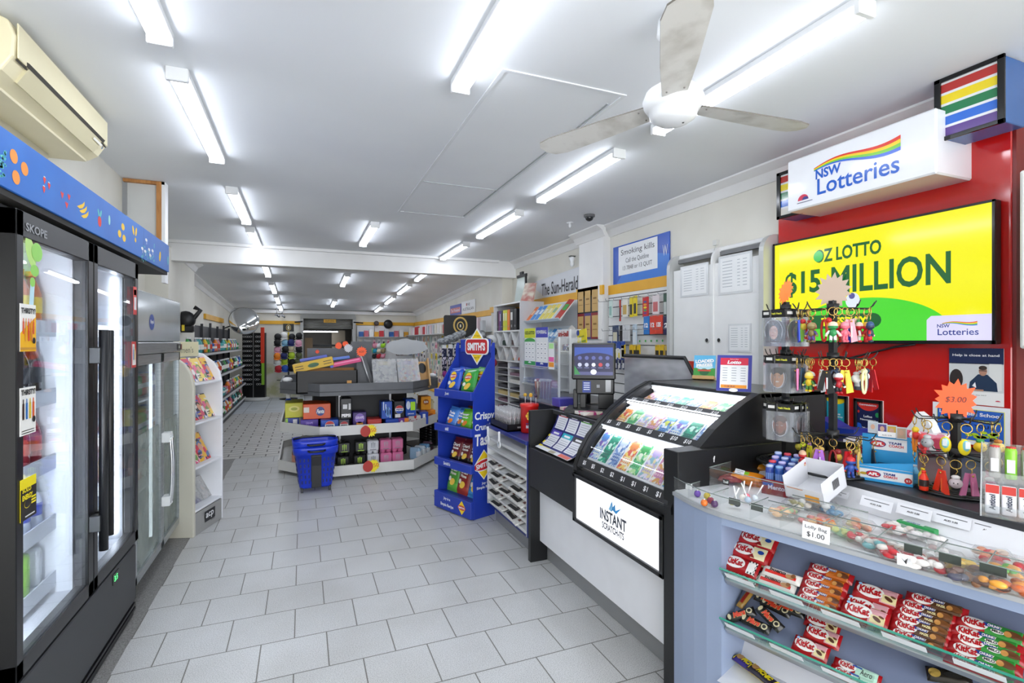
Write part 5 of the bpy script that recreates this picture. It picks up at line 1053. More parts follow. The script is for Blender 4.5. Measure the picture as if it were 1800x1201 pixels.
# frame rim along both curves
for y0, y1 in ((ya-.0, ya+.03), (yb-.03, yb)):
    mb = MB(); n = len(ARC); vs = []
    for x, z in ARC: vs += [(x-.008, y0, z+.010), (x-.008, y1, z+.010), (x+.012, y0, z-.012), (x+.012, y1, z-.012)]
    mb.add(vs, [q for i in range(n-1) for q in ((4*i, 4*i+1, 4*i+5, 4*i+4), (4*i+2, 4*i+6, 4*i+7, 4*i+3), (4*i+1, 4*i+3, 4*i+7, 4*i+5), (4*i, 4*i+4, 4*i+6, 4*i+2))], bc2); mb.build('rim', t, True)
MB().bb(1.93, 2.35, ya-.018, yb+.035, 1.24, 1.262, M('3a3b3e', .3), .003).build('top', t, True)
mb = MB(); gl_ = thin('case_glass', (.97, .98, .98), .05, .02); vs = []
for x, z in ARC: vs += [(x, ya+.03, z), (x, yb-.03, z)]
mb.add(vs, [(2*i, 2*i+2, 2*i+3, 2*i+1) for i in range(len(ARC)-1)], gl_, True); mb.build('curved_glass', t, True)
wl = M('f6f7fa', .4); mb = MB()
mb.bb(1.95, 2.3, ya, yb, .80, .82, wl); mb.bb(1.46, 1.96, ya, yb, .79, .80, wl); mb.bb(2.0, 2.02, ya, yb, .80, 1.24, wl); mb.build('liner', t, True)
# three tiers, each a sloping ticket bed under its part of the curve
TIER = [((1.475, .845), (1.60, 1.00)), ((1.62, 1.015), (1.76, 1.13)), ((1.79, 1.135), (1.93, 1.20))]
RAIL = [(ARC[0], (1.462, .865)), ((1.583, 1.02), (1.622, 1.058)), ((1.737, 1.142), (1.785, 1.172))]
PR = [['$5', '$5', '$2', '$2', '$1', '$1', '$1', '$1'], ['$5', '$5', '$5', '$5', '$5', '$5', '$10', '$10'], ['$20', '$20', '$20', '$20', '$10', '$10', '$10']]
pal = [['5a8fd0', 'c9dcf0', '8a6ac0', 'f0f0e8'], ['1f8f72', '2fae8a', 'c9f0dd', '2a6f62'], ['c9d6e8', '7f9fd0', 'e8ecf4', '5a78b8'], ['e08a4a', 'f2cf6a', 'd85a4a', 'f4ead0'], ['3a9f5a', 'b9e0a0', 'e9f2e0', '6ac08a'], ['b9a8d8', 'e6dff0', '8fb8c8', 'e8d8a8'], ['e8c0d0', 'd8a05a', 'f4efe4', 'c98ab0'], ['6aa8d8', 'e8f0f8', 'c8d048', '3a6ab0']]
cname = ['blue and lilac', 'emerald green', 'pale blue', 'orange and yellow', 'leaf green', 'lavender', 'pink and tan', 'sky blue']
for ti in range(3):
    (x0, z0), (x1, z1) = TIER[ti]; L = math.hypot(x1-x0, z1-z0); T = fr((x0, (ya+yb)/2, z0), (0, -1, 0), (x1-x0, 0, z1-z0)); W = yb-ya-.06
    mb = MB(T=T); mb.box((0, L/2, -.004), (W, L, .006), wl); mb.box((0, L+.004, .02), (W, .006, .05), wl); mb.build('ticket_bed', t, True)
    mb = MB(T=T); mb.box((0, L-.006, .032), (W*.96, .010, .006), M('f4f8ff', .5, 0, 7)); mb.build('light_strip', t, True)
    (a, b), (c, d) = RAIL[ti]; TRl = fr(((a+c)/2, (ya+yb)/2, (b+d)/2), (0, -1, 0), (c-a, 0, d-b)) @ Matrix.Translation((0, 0, .012)); h = math.hypot(c-a, d-b)*(.62 if ti == 0 else .8)
    mb = MB(T=TRl); mb.box((0, 0, 0), (yb-ya-.02, h, .006), M('26272a', .4), ch=.001); n = len(PR[ti])
    for k, s in enumerate(PR[ti]): mb.text(s, -W/2+W*(k+.5)/n, 0, .030 if len(s) == 2 else .042, .026, WHT(), I4, lift=.005, bold=.02)
    mb.build('price_rail', t, True, label='black price rail')
    n = 8
    for k in range(n):
        w = W/n*.86; q = (k+ti*3) % 8; mt = vor_mat('ticket_print_%d' % q, pal[q], 60, .3, sx=(1, 1, 1)); TT = T @ TR(-W/2+W*(k+.5)/n, .012, .001)
        tt = thing('scratch_ticket', f'{cname[q]} scratch ticket, {NTH[k]} from the left in the {["lowest", "middle", "top"][ti]} row of the case', 'lottery ticket', TT, 'scratch tickets in the lit case'); m2 = MB(); m2.bb(-w/2, w/2, 0, L*.86, 0, .001, mt); m2.rect(0, L*.72, w*.8, L*.16, M(pal[q][0], .3), I4, lift=.0016); m2.rect(0, L*.25, w*.75, L*.22, M(pal[q][3], .3), I4, lift=.0016)
        for r_ in range(2):
            for cc in range(4): m2.rect(-w*.28+cc*w*.19, L*(.21+.09*r_), w*.12, L*.05, M(pal[q][0], .3), I4, lift=.0022)
        m2.build('ticket', tt)
# raised clear lid beyond the case
t = thing('case_lid', 'raised silver clear lid with black rim behind the ticket case', 'lid', FXM(2.34, 2.86, 1.031)); mb = MB(); pts = [(-.52, 0), (-.52, .36), (.16, .36), (.30, .18), (.42, 0)]
mb.prism(pts, 0, .006, thin('smoky_lid', (.75, .76, .79), .18, .12, haze=.42, hazec=(.82, .83, .87))); mb.build('pane', t); MB().tube([(x, y, .003) for x, y in pts[1:]], .014, bc, 6).build('rim', t)
# ---- lotto brochure sheet on the desk
t = thing('game_brochure', 'curved lottery brochure with six coloured game tables on the low desk', 'brochure', FXM(1.62, 2.86, .785)); W = .46
cur = [(0, .245, .012), (0, .20, .020), (0, .15, .035), (0, .10, .06), (0, .055, .09), (0, .02, .13), (0, .006, .165)]
def cy(v):   # v: 0 bottom .. 1 top -> (y, z)
    f = (1-v)*(len(cur)-1); i = min(int(f), len(cur)-2); q = f-i; return cur[i][1]*(1-q)+cur[i+1][1]*q, cur[i][2]*(1-q)+cur[i+1][2]*q
def csheet(mb, u0, u1, v0, v1, mt, lift=0.0, n=6, xoff=0.06):
    vs = []
    for k in range(n+1): v = v0+(v1-v0)*k/n; y, z = cy(v); vs += [(W*(u0-.5)-xoff*(1-v), y+lift*.6, z+lift), (W*(u1-.5)-xoff*(1-v), y+lift*.6, z+lift)]
    mb.add(vs, [(2*k, 2*k+1, 2*k+3, 2*k+2) for k in range(n)], mt)
mb = MB(); csheet(mb, 0, 1, 0, 1, M('e9eaee', .3)); csheet(mb, 0, 1, .15, 1, M('262a72', .3), .001); csheet(mb, 0, .10, .12, .5, M('f2e02a', .3), .0015); csheet(mb, .1, .35, .14, .19, M('f2e02a', .3), .0015); mb.build('sheet', t)
mb = MB()
for r_ in range(2):
    for c_ in range(3):
        u = .05+.32*c_; v = .20+.41*r_; hc = [['5a4ab8', '27b4c8', '2a2a2e'], ['c8262c', '3a2a86', '58b82c']][r_][c_]
        csheet(mb, u, u+.28, v, v+.27, M('e8e9f0', .3), .003); csheet(mb, u, u+.28, v+.27, v+.37, M(hc, .3), .003)
        for q in range(5): csheet(mb, u+.03, u+.25, v+.03+.045*q, v+.04+.045*q, M('a8acb8', .4), .004, 1)
        csheet(mb, u+.06, u+.22, v+.295, v+.335, WHT(), .004, 2)
csheet(mb, .7, .98, .02, .14, M('e06a5a', .3), .003); csheet(mb, .42, .58, .02, .12, M('b9b29a', .3), .003); mb.build('game_tables', t)
solo('form_stack', MB().bb(-.10, .10, -.16, .16, 0, .02, vor_mat('leaflet_print', ['e8d0c8', 'e86a5a', 'f2e9d8', 'c94a8a', '4a6ab8', 'f2efe9'], 16, .4)), 'low pile of coloured entry forms on the counter top behind the brochure', 'leaflets', TR(1.74, 2.98, 1.031))
# ---- terminal with customer screen
Pm = onz(1040, 742, 1.03); mx_, my_ = Pm.x, Pm.y
t = thing('lottery_terminal', 'black lottery terminal with dark blue customer screen on the counter', 'terminal', TR(1.80, 2.96, 1.031, -.56)); tb = M('17181b', .3)
mb = MB(); mb.prism([(-.19, -.10), (.16, -.14), (.20, -.02), (.17, .14), (-.17, .14)], 0, .025, M('2a2b2e', .35)); mb.build('base', t, bev=.004)
mb = MB(); mb.bb(-.135, -.105, -.03, .03, .025, .15, tb, .004); mb.bb(-.09, -.05, -.02, .05, .025, .14, tb, .004); mb.bb(.03, .13, -.04, .05, .025, .15, tb, .004); mb.build('legs', t)
mb = MB(); mb.bb(-.115, .135, -.05, .06, .12, .225, tb, .008); mb.build('printer_body', t); mb = MB(T=FYM(0, -.0505, .17)); mb.box((-.045, 0, 0), (.055, .075, .002), M('243a8c', .4))
for q in range(4): mb.rect(-.045, .025-.014*q, .04, .006, M('cfd6ea', .4), I4, lift=.002)
mb.box((.095, .01, 0), (.035, .085, .004), M('8f9194', .3, .4)); mb.rect(.03, .005, .02, .02, M('8d9096', .4), I4, lift=.001); mb.build('sticker_and_slot', t)
T = FYM(0, -.05, .34) @ Matrix.Rotation(-.12, 4, 'X'); mb = MB(T=T); mb.box((0, 0, -.012), (.285, .245, .03), tb, None, .008); mb.build('screen_housing', t)
mb = MB(T=T @ Matrix.Translation((0, 0, .004))); mb.rect(0, .008, .25, .20, M('1c1f4e', .3, 0, .55), I4); mb.rect(0, .055, .25, .07, M('2f4a9a', .3, 0, .8), I4, lift=.001); mb.ell(0, .02, .13, .035, M('23255c', .3, 0, .5), I4, lift=.0015)
for k in range(5):
    for r_ in range(2): mb.ell(-.09+.045*k, .02-.045*r_, .013, .013, M(['c7cce6', 'c7cce6', 'e6e8f2', 'c8404a', '8a90c0'][k], .3, 0, .6) if r_ else M('5a62a8', .3, 0, .6), I4, lift=.002); mb.rect(-.09+.045*k, -.045-.0*r_, .03, .005, M('8a90c0', .3, 0, .5), I4, lift=.002)
mb.rect(0, -.082, .25, .022, M('55588a', .3, 0, .6), I4, lift=.0015); mb.ell(0, -.072, .02, .018, M('d8dae6', .3, 0, .7), I4, lift=.002); mb.pr([(-.125, -.09), (-.085, -.09), (-.125, -.03)], M('2f8a4a', .3, 0, .6), I4, lift=.002); mb.build('screen', t, label='lit dark blue screen with rows of game icons')
t = thing('operator_monitor', 'black angled operator monitor behind the clear screen', 'monitor', TR(1.95, 3.25, 1.031, .8)); mb = MB(); mb.bb(-.20, .20, -.02, .02, .11, .37, tb, .01); mb.build('panel', t, bev=0); mb = MB(); mb.cyl((0, .03, 0), (0, .03, .2), .03, tb, 12); mb.lathe([(.10, 0), (.10, .012), (.03, .02)], tb, 20); mb.build('stand', t); mb = MB(); mb.bb(.08, .16, .02, .10, .30, .45, tb, .008); mb.build('scanner', t)
# ---- clear acrylic screen with two posters
ax = 1.74; pl_ = onx(922, 600, ax).y; pr_ = onx(984, 600, ax).y; cyy = (pl_+pr_)/2; WW = pl_-pr_
t = thing('acrylic_screen', 'clear acrylic counter screen carrying lottery posters', 'screen', FXM(ax, cyy, 1.031)); mb = MB(); mb.bb(-WW/2, WW/2, 0, .50, 0, .006, acr); mb.bb(WW/2-.006, WW/2, 0, .50, -.18, 0, acr); mb.bb(-WW/2, WW/2, 0, .008, -.06, .06, acr); mb.build('sheet', t)
mb = MB(); mb.bb(WW/2-.01, WW/2+.002, 0, .50, -.002, .010, M('cfd3d8', .2)); mb.bb(WW/2-.01, WW/2+.002, 0, .46, -.19, -.18, M('cfd3d8', .2)); mb.build('polished_edge', t)
def lposter(px0, px1, py0, py1, c1, c2, ttl, tc, lab, c3):
    a = onx(px0, py0, ax-.012); b = onx(px1, py1, ax-.012); w = a.y-b.y; h = a.z-b.z; t = thing('lottery_poster', lab, 'poster', FXM(ax-.010, (a.y+b.y)/2, b.z))
    mb = MB(); mb.bb(-w/2, w/2, 0, h, 0, .0015, M('eef0f2', .3)); mb.build('sheet', t); mb = MB(T=Matrix.Translation((0, 0, .0016))); mb.rect(0, h*.87, w, h*.26, M(c1, .3), I4); mb.ell(0, h*.64, w*.5, h*.10, M(c2, .3), I4, lift=.001, a0=0, a1=PI); mb.rect(0, h*.06, w, h*.10, M(c3, .3), I4); mb.text(ttl, 0, h*.88, w*.85, h*.09, M(tc, .3), I4, lift=.002, bold=.04); mb.ell(0, h*.06, w*.14, h*.045, WHT(), I4, lift=.0012, a0=0, a1=PI)
    for r_ in range(4):
        for c_ in range(3): mb.rect(-w*.3+c_*w*.3, h*(.57-.115*r_), w*.24, h*.085, M(['ffffff', 'e6f0e6'][c1 == 'c9dc2a'], .3), I4, lift=.0012); mb.rect(-w*.3+c_*w*.3, h*(.57-.115*r_), w*.1, h*.025, M('8a90a0', .3), I4, lift=.002)
    mb.build('print', t); return t
lposter(922, 941, 578, 643, 'd6e02e', '4aae52', 'OZ LOTTO', '245a2c', 'yellow and green OZ LOTTO poster on the clear screen', '2f9a4a'); lposter(942, 963, 576, 646, '3f48b8', 'eef0f2', 'POWERBALL', 'e8eaf4', 'blue POWERBALL poster on the clear screen', '2a3fa0')
a = onx(964, 590, ax-.012); b = onx(974, 650, ax-.012); t = thing('note_strip', 'white strip with green, pink and orange notes beside the posters', 'notice', FXM(ax-.010, (a.y+b.y)/2, b.z)); w = a.y-b.y; mb = MB(); mb.bb(-w/2, w/2, 0, .20, 0, .001, WHT()); mb.build('strip', t); mb = MB(T=Matrix.Translation((0, 0, .0012))); mb.rect(0, .175, w*.8, .04, M('b9f0a0', .4), I4); mb.rect(0, .075, w*.9, .035, M('f06ab0', .4), I4); mb.rect(0, .035, w*.9, .035, M('f7a02a', .4), I4); mb.build('notes', t)
# ---- things on top of the case
def stand_card(px, py, w, h, tilt, rz, nm, lab, base, draw, z=1.263, cat='brochure', foot=None):
    P = onz(px, py, z); t = thing(nm, lab, cat, TR(P.x, P.y, z, rz) @ Matrix.Rotation(-tilt, 4, 'X')); MB().bb(-w/2, w/2, 0, .002, 0, h, M(base, .35)).build('sheet', t); mb = MB(T=FYM(0, -.0006, h/2)); draw(mb, w, h); mb.build('print', t)
    if foot: m2 = MB(); m2.bb(-w/2, w/2, -.03, .03, 0, .022, M('c9a46a', .5), .002); m2.build('wooden_foot', t)
    return t
def dl(mb, w, h):
    mb.rect(0, -h*.25, w, h*.45, M('3f9a3a', .35), I4); mb.ell(0, h*.02, w*.4, h*.1, M('bfe6f2', .35), I4, lift=.001); mb.text('LOADED', -.0, h*.26, w*.85, h*.14, M('ffffff', .3), I4, lift=.003, bold=.06, rot=.08); mb.text('PRIZES', .0, h*.10, w*.75, h*.13, M('ffffff', .3), I4, lift=.003, bold=.06, rot=.08); mb.ell(0, -h*.18, w*.22, h*.14, M('1f6a3a', .35), I4, lift=.002); mb.rect(0, -h*.12, w*.6, h*.07, M('c8452c', .3), I4, lift=.0025); mb.ell(0, -h*.44, w*.12, h*.06, WHT(), I4, lift=.002)
stand_card(1237, 668, .128, .155, .25, -.95, 'brochure_holder', 'blue and green LOADED PRIZES leaflet on a wooden foot, on the case top', '5ab4e0', dl, foot=True)
def dlo(mb, w, h):
    mb.rect(0, 0, w*.8, h*.84, WHT(), I4); mb.rect(0, h*.32, w*.8, h*.2, M('d8284a', .3), I4, lift=.001); mb.text('Lotto', 0, h*.30, w*.4, h*.1, WHT(), I4, lift=.002, bold=.05, shear=.2); mb.text('Saturday', 0, h*.38, w*.25, h*.03, WHT(), I4, lift=.002)
    for q in range(6):
        for c_ in range(3): mb.rect(-w*.26+c_*w*.26, h*(.14-.07*q), w*.14, h*.015, M('8f96a4', .4), I4, lift=.001)
    mb.rect(0, -h*.37, w*.74, h*.09, M('f29a2a', .3), I4, lift=.0015); mb.text('HERE', -w*.1, -h*.37, w*.3, h*.045, M('4a2a6a', .3), I4, lift=.002); mb.ell(0, -h*.47, w*.13, h*.05, WHT(), I4, lift=.0015)
stand_card(1289, 688, .155, .175, .22, -.95, 'results_card', 'purple-framed Lotto results card standing on the case top', '3a3f9c', dlo)
# ================================================================ RIGHT WALL
# ---- red backing panel
rp = M('c41a17', .12, coat=.6); t = thing('lottery_backboard', 'glossy red backing panel behind the lottery television', 'panel', TR(3.0, 1.94, 0)); MB().bb(3.03, 3.095, 1.315, 2.57, .98, 2.66, rp, .004).build('board', t, True); MB().bb(3.035, 3.10, 1.300, 1.314, .98, 2.66, M('7c1c1a', .4)).build('edge', t, True)
# ---- television
t = thing('television', 'large wall television showing a yellow OZ LOTTO 15 million advertisement', 'television', FXM(2.975, 1.955, 1.825)); TV = t
W, H = 1.21, .675; mb = MB(); mb.bb(-W/2, W/2, -H/2, H/2, -.05, -.004, M('1b1c1e', .3), .004)
for a in ((-W/2, W/2, H/2-.012, H/2), (-W/2, W/2, -H/2, -H/2+.018), (-W/2, -W/2+.012, -H/2, H/2), (W/2-.012, W/2, -H/2, H/2)): mb.bb(*a, -.004, .004, M('141517', .15), .001)
mb.build('housing', t)
E_ = lambda h, s=1.0: M(h, .12, 0, s)
def scrmat(h, s):   # lit screen with a glossy glass face
    k = ('scr', h, s)
    if k in _mats: return _mats[k]
    mt = bpy.data.materials.new('screen_'+h); mt.use_nodes = True; p = mt.node_tree.nodes['Principled BSDF']; c = lin(h)
    p.inputs['Base Color'].default_value = (.01, .01, .01, 1); p.inputs['Roughness'].default_value = .1; p.inputs['Emission Color'].default_value = (*c, 1); p.inputs['Emission Strength'].default_value = s; _mats[k] = mt; return mt
S = .60; mb = MB(); x0, x1, y0, y1 = -W/2+.012, W/2-.012, -H/2+.018, H/2-.012
mb.rect(0, (y0+y1)/2, x1-x0, y1-y0, scrmat('f2ee12', S), I4)
n = 40; pts = [(x0, y0)]+[(x0+.02+(x1-x0-.25)*k/n, y0+.275*math.sin(PI*(.16+.70*k/n))) for k in range(n+1)]; pts = [(x0+.12, y0)]+[(x0+.12+(.92-.0)*k/n, y0+.245*math.sin(math.acos(max(-1, min(1, -1+2*k/n))))**.9) for k in range(n+1)]
mb.pr(pts, scrmat('4fd636', S), I4, lift=.001)
mb.prism([(a, b) for a, b in ((x1-.27, y0), (x1, y0), (x1, y0+.125), (x1-.25, y0+.125), (x1-.27, y0+.105))], .0, .0016, scrmat('dcd8f4', S)); mb.build('picture', t)
mb = MB(); dgn = scrmat('1d6130', S); mb.text('OZ LOTTO', -.10, .205, .40, .082, dgn, I4, lift=.002, bold=.03); mb.ell(-.275, .205, .032, .034, scrmat('46c05a', S), I4, lift=.003)
mb.text('$15', -.385, .045, .25, .165, dgn, I4, lift=.002, bold=.03); mb.text('MILLION', .12, .045, .62, .165, dgn, I4, lift=.002, bold=.022)
mb.prism([(-.04+.02*0+c_*.19+.05*math.cos(a)*(1 if c_ > 0 else 1)-.10, -.205+.042*math.sin(a)) for c_, a0_ in ((1, -PI/2), (-1, PI/2)) for a in [a0_+PI*k/8 for k in range(9)]], .001, .002, dgn); mb.text('TUESDAY', -.115, -.205, .28, .052, scrmat('f2ee12', S), I4, lift=.003, bold=.04)
for x in (-.17, -.06): mb.ell(x, -.085, .042, .046, scrmat('dfe8f2', S), I4, lift=.0022); mb.ell(x-.004, -.058, .018, .018, scrmat('5a5a9a', S), I4, lift=.0026)
def rainbow(mb, x0, x1, y, amp, th, cols, lift, mk):
    n = 24
    for q, c in enumerate(cols):
        up = []; dn = []
        for k in range(n+1):
            u = k/n; x = x0+(x1-x0)*u; b = y+amp*math.sin(PI*(.05+1.55*u))*(1-.3*u)+amp*1.6*u*u-th*q*(.25+.75*u)
            up.append((x, b)); dn.append((x, b-th*(.25+.75*u)))
        vs = [(a, b, lift) for a, b in up+dn]; mb.add(vs, [(n+1+k, n+2+k, k+1, k) for k in range(n)], mk(c))
rainbow(mb, x1-.20, x1-.055, y0+.085, .008, .005, ['d8392a', 'f2cf22', '6ac03a', '3a6ad0'], .003, lambda c: scrmat(c, S)); mb.text('NSW', x1-.195, y0+.073, .055, .018, scrmat('2a3a8a', S), I4, lift=.003, bold=.02); mb.text('Lotteries', x1-.135, y0+.042, .17, .032, scrmat('2a3a8a', S), I4, lift=.003, bold=.01); mb.build('screen_lettering', t)
mb = MB(); mb.tube([(2.99, 2.1, 1.49), (2.98, 2.15, 1.42), (2.99, 2.05, 1.40), (3.0, 1.8, 1.47), (3.0, 1.7, 1.485)], .006, BLK(), 6); solo('power_cable', mb, 'black cable drooping under the television', 'cable')
# ---- NSW Lotteries sign and striped boxes
t = thing('lotteries_sign', 'white NSW Lotteries box sign with rainbow swoosh above the television', 'sign', FXM(2.75, 1.868, 2.445)); mb = MB(); mb.bb(-.40, .40, -.155, .155, -.34, 0, M('eceef3', .12, coat=.5), .008); mb.build('box', t)
mb = MB(); bl_ = M('2a5fc0', .2); mb.text('NSW', -.135, .018, .15, .055, bl_, I4, lift=.002, bold=.03); mb.text('Lotteries', .02, -.055, .44, .092, bl_, I4, lift=.002, bold=.012); rainbow(mb, -.22, .245, .055, .030, .019, ['d8392a', 'f2cf22', '7ac83a', '3a66d0'], .002, lambda c: M(c, .2))
mb.ell(-.29, -.105, .035, .033, M('c8284a', .3), I4, lift=.002, a0=0, a1=PI); mb.ell(-.275, -.105, .02, .018, M('26307e', .3), I4, lift=.003, a0=0, a1=PI); mb.rect(-.28, -.118, .10, .004, M('4a4a6a', .4), I4, lift=.002); mb.build('lettering', t)
def stripes(y, lab, w, x, z):
    t = thing('striped_lightbox', lab, 'lightbox', FXM(x, y, z)); mb = MB(); mb.bb(-w/2, w/2, -.145, .145, -.16, 0, M('2b5a98', .25), .003); mb.build('box', t); mb = MB(T=Matrix.Translation((0, 0, .0)))
    for a in ((-w/2-.004, w/2+.004, .13, .15), (-w/2-.004, w/2+.004, -.15, -.13), (-w/2-.004, -w/2+.022, -.15, .15), (w/2-.022, w/2+.004, -.15, .15)): mb.bb(*a, 0, .012, M('131416', .12), .002)
    mb.build('rim', t); mb = MB(T=Matrix.Translation((0, 0, .001))); mb.rect(0, 0, w-.04, .26, M('e6e8ea', .15), I4)
    for k, c in enumerate(('b8302c', 'ecd51c', '1f7a4c', '2a6ad0', '5a3a8a' if w > .2 else 'e0dcd4')): mb.rect(0, .10-.052*k, w-.04, .040, M(c, .15, coat=.4), I4, lift=.001)
    mb.build('stripes', t)
a = onx(1661, 190, 2.82); b = onx(1748, 165, 2.82); stripes((a.y+b.y)/2, 'framed rainbow-striped box sign at the right of the lotteries sign', .26, 2.82, 2.60)
stripes(2.335, 'rainbow-striped box sign peeking out left of the lotteries sign', .18, 2.86, 2.44)
# ---- white shelf unit at far right
t = thing('wall_cabinet', 'white wall cabinet at the right edge past the red panel', 'cabinet', TR(3.0, 1.0, 1.4)); MB().bb(2.80, 3.10, .35, 1.19, 1.47, 2.22, M('e6e6e2', .4), .006).build('body', t, True); MB().bb(2.795, 2.80, .36, .77, 1.48, 2.21, M('e9e9e6', .4), .003).build('door', t, True); MB().bb(2.795, 2.80, .78, 1.18, 1.48, 2.21, M('e9e9e6', .4), .003).build('door', t, True)
# ---- posters below the television
def wposter(nm, lab, corners, draw, base='f1f1ef', x=3.024, cat='poster', rim=None, zt=None):
    a = onx(*corners[0], x); b = onx(*corners[1], x); w = a.y-b.y; h = a.z-b.z; t = thing(nm, lab, cat, FXM(x, (a.y+b.y)/2, (a.z+b.z)/2)); MB().bb(-w/2, w/2, -h/2, h/2, -.0 if not rim else -.012, .002, M(base, .35)).build('sheet', t)
    if rim:
        mb = MB(); f = .018
        for q in ((-w/2, w/2, h/2-f, h/2), (-w/2, w/2, -h/2, -h/2+f), (-w/2, -w/2+f, -h/2, h/2), (w/2-f, w/2, -h/2, h/2)): mb.bb(*q, 0, .012, M(rim, .3), .002)
        mb.build('frame', t)
    mb = MB(T=Matrix.Translation((0, 0, .0022))); draw(mb, w, h); mb.build('print', t); return t
def dh(mb, w, h):
    mb.rect(0, h*.36, w, h*.28, M('1c2a52', .35), I4); mb.text('Help is close at hand', 0, h*.37, w*.86, h*.055, WHT(), I4, lift=.002, bold=.02); mb.rect(0, -.02*h, w, h*.50, M('d3d6d6', .35), I4, lift=.0006); mb.rect(w*.36, 0, w*.22, h*.46, M('e4e6e4', .35), I4, lift=.001)
    mb.ell(-w*.36, -h*.06, w*.13, h*.18, M('2c2422', .5), I4, lift=.0014); mb.pr([(-w*.12, -h*.25), (-w*.1, -h*.1), (w*.05, h*.04), (w*.22, h*.04), (w*.38, -h*.1), (w*.4, -h*.25)], M('1c3350', .5), I4, lift=.0016); mb.ell(w*.14, h*.10, w*.075, h*.085, M('b98a72', .5), I4, lift=.002); mb.ell(w*.14, h*.155, w*.075, h*.04, M('3a2f2a', .5), I4, lift=.0022); mb.rect(w*.14, h*.105, w*.14, h*.012, M('22222a', .5), I4, lift=.0026); mb.rect(w*.05, -h*.24, w*.2, h*.03, M('b98a72', .5), I4, lift=.002); mb.pr([(-w*.06, -h*.17), (w*.02, -h*.2), (0, -h*.1)], WHT(), I4, lift=.0022)
    mb.text('Here for you 24/7', 0, -h*.33, w*.4, h*.022, M('333333', .4), I4, lift=.001); mb.ell(w*.4, -h*.42, w*.045, h*.02, M('c8284a', .4), I4, a0=0, a1=PI); mb.rect(-w*.3, -h*.4, w*.2, h*.008, M('888888', .4), I4)
wposter('help_poster', 'Help is close at hand poster with a seated man, on the red panel', ((1669, 612), (1765, 716)), dh)
def dsch(mb, w, h):
    mb.rect(0, 0, w*.88, h*.80, M('eef06a', .35), I4, lift=.0004); mb.rect(0, 0, w*.86, h*.77, M('2a63c0', .35), I4, lift=.0008); mb.text('Loftus Public School', .0, h*.28, w*.8, h*.09, WHT(), I4, lift=.002, bold=.03); mb.text('CERTIFICATE OF APPRECIATION', 0, h*.12, w*.78, h*.06, M('d6e24a', .35), I4, lift=.002, bold=.03); mb.text('THANK YOU', .0, -h*.02, w*.5, h*.08, M('1c2a52', .35), I4, lift=.002, bold=.03)
    rd = random.Random(6)
    for k in range(12): mb.ell(w*rd.uniform(.0, .38), -h*rd.uniform(.1, .34), w*.05, h*.04, M('b6d62a', .35), I4, lift=.0014, n=10)
wposter('school_certificate', 'framed blue Public School THANK YOU certificate under the help poster', ((1640, 706), (1776, 792)), dsch, base='eef0f2')
def dg1(s, c='caa24a', d='6a4a18'):
    def f(mb, w, h): mb.rect(0, 0, w*.86, h*.88, M(c, .35, .2), I4); mb.text(s, 0, h*.34, w*.7, h*.05, M(d, .4), I4, lift=.002, bold=.03); mb.text('OFFICE', w*.1, 0, w*.5, h*.09, M(d, .4), I4, lift=.002, bold=.03); mb.ell(0, -h*.2, w*.18, h*.12, M('a8842a', .4), I4, lift=.001); mb.ell(0, -h*.2, w*.13, h*.09, M('d8b44a', .4), I4, lift=.002)
    return f
wposter('framed_certificate', 'gold certificate in black frame, leftmost along the foot of the red panel', ((1372, 687), (1404, 770)), dg1('CONGRATULATIONS'), rim='141416', cat='frame'); wposter('framed_certificate', 'gold certificate in black frame, second from the left', ((1408, 688), (1446, 770)), dg1('CONGRATULATIONS'), rim='141416', cat='frame')
def dteal(mb, w, h): mb.rect(0, 0, w*.88, h*.9, M('2aa4b8', .35), I4); mb.ell(0, h*.42, w*.42, h*.13, M('f0d01c', .35), I4, lift=.001, a0=PI, a1=2*PI); mb.rect(0, h*.44, w*.88, h*.04, M('f0d01c', .35), I4, lift=.001); mb.ell(-w*.15, h*.15, w*.08, h*.05, M('1c2a3a', .4), I4, lift=.002); mb.text('Loftus', 0, h*.06, w*.4, h*.05, WHT(), I4, lift=.002, bold=.03); mb.text('Newsagency', 0, -.01*h, w*.6, h*.05, WHT(), I4, lift=.002, bold=.03); mb.text('$17,000.00', 0, -h*.2, w*.75, h*.09, WHT(), I4, lift=.002, bold=.04)
wposter('framed_certificate', 'teal and yellow certificate in black frame, third from the left', ((1449, 693), (1491, 772)), dteal, rim='141416', cat='frame')
def dcon(mb, w, h): mb.rect(0, 0, w*.88, h*.9, M('1d2450', .35), I4); mb.ell(0, h*.44, w*.40, h*.22, M('d8342c', .35), I4, lift=.001, a0=PI, a1=2*PI); mb.text('Congratulations', 0, h*.36, w*.6, h*.06, WHT(), I4, lift=.003, bold=.02); mb.text('Loftus', 0, h*.08, w*.3, h*.06, WHT(), I4, lift=.002, bold=.03); mb.text('Newsagency', 0, -.01*h, w*.55, h*.06, WHT(), I4, lift=.002, bold=.03); mb.text('20 years', 0, -h*.22, w*.42, h*.06, WHT(), I4, lift=.002, bold=.03); mb.ell(w*.32, h*.14, w*.07, h*.06, M('2f9a5a', .35), I4, lift=.001); mb.ell(-w*.34, h*.18, w*.04, h*.035, M('d8342c', .35), I4, lift=.001); mb.ell(-w*.34, -h*.2, w*.12, h*.1, M('2a63d0', .35), I4, lift=.001)
wposter('framed_certificate', 'navy Congratulations 20 years certificate with red arc, in black frame', ((1502, 700), (1552, 778)), dcon, rim='141416', cat='frame')
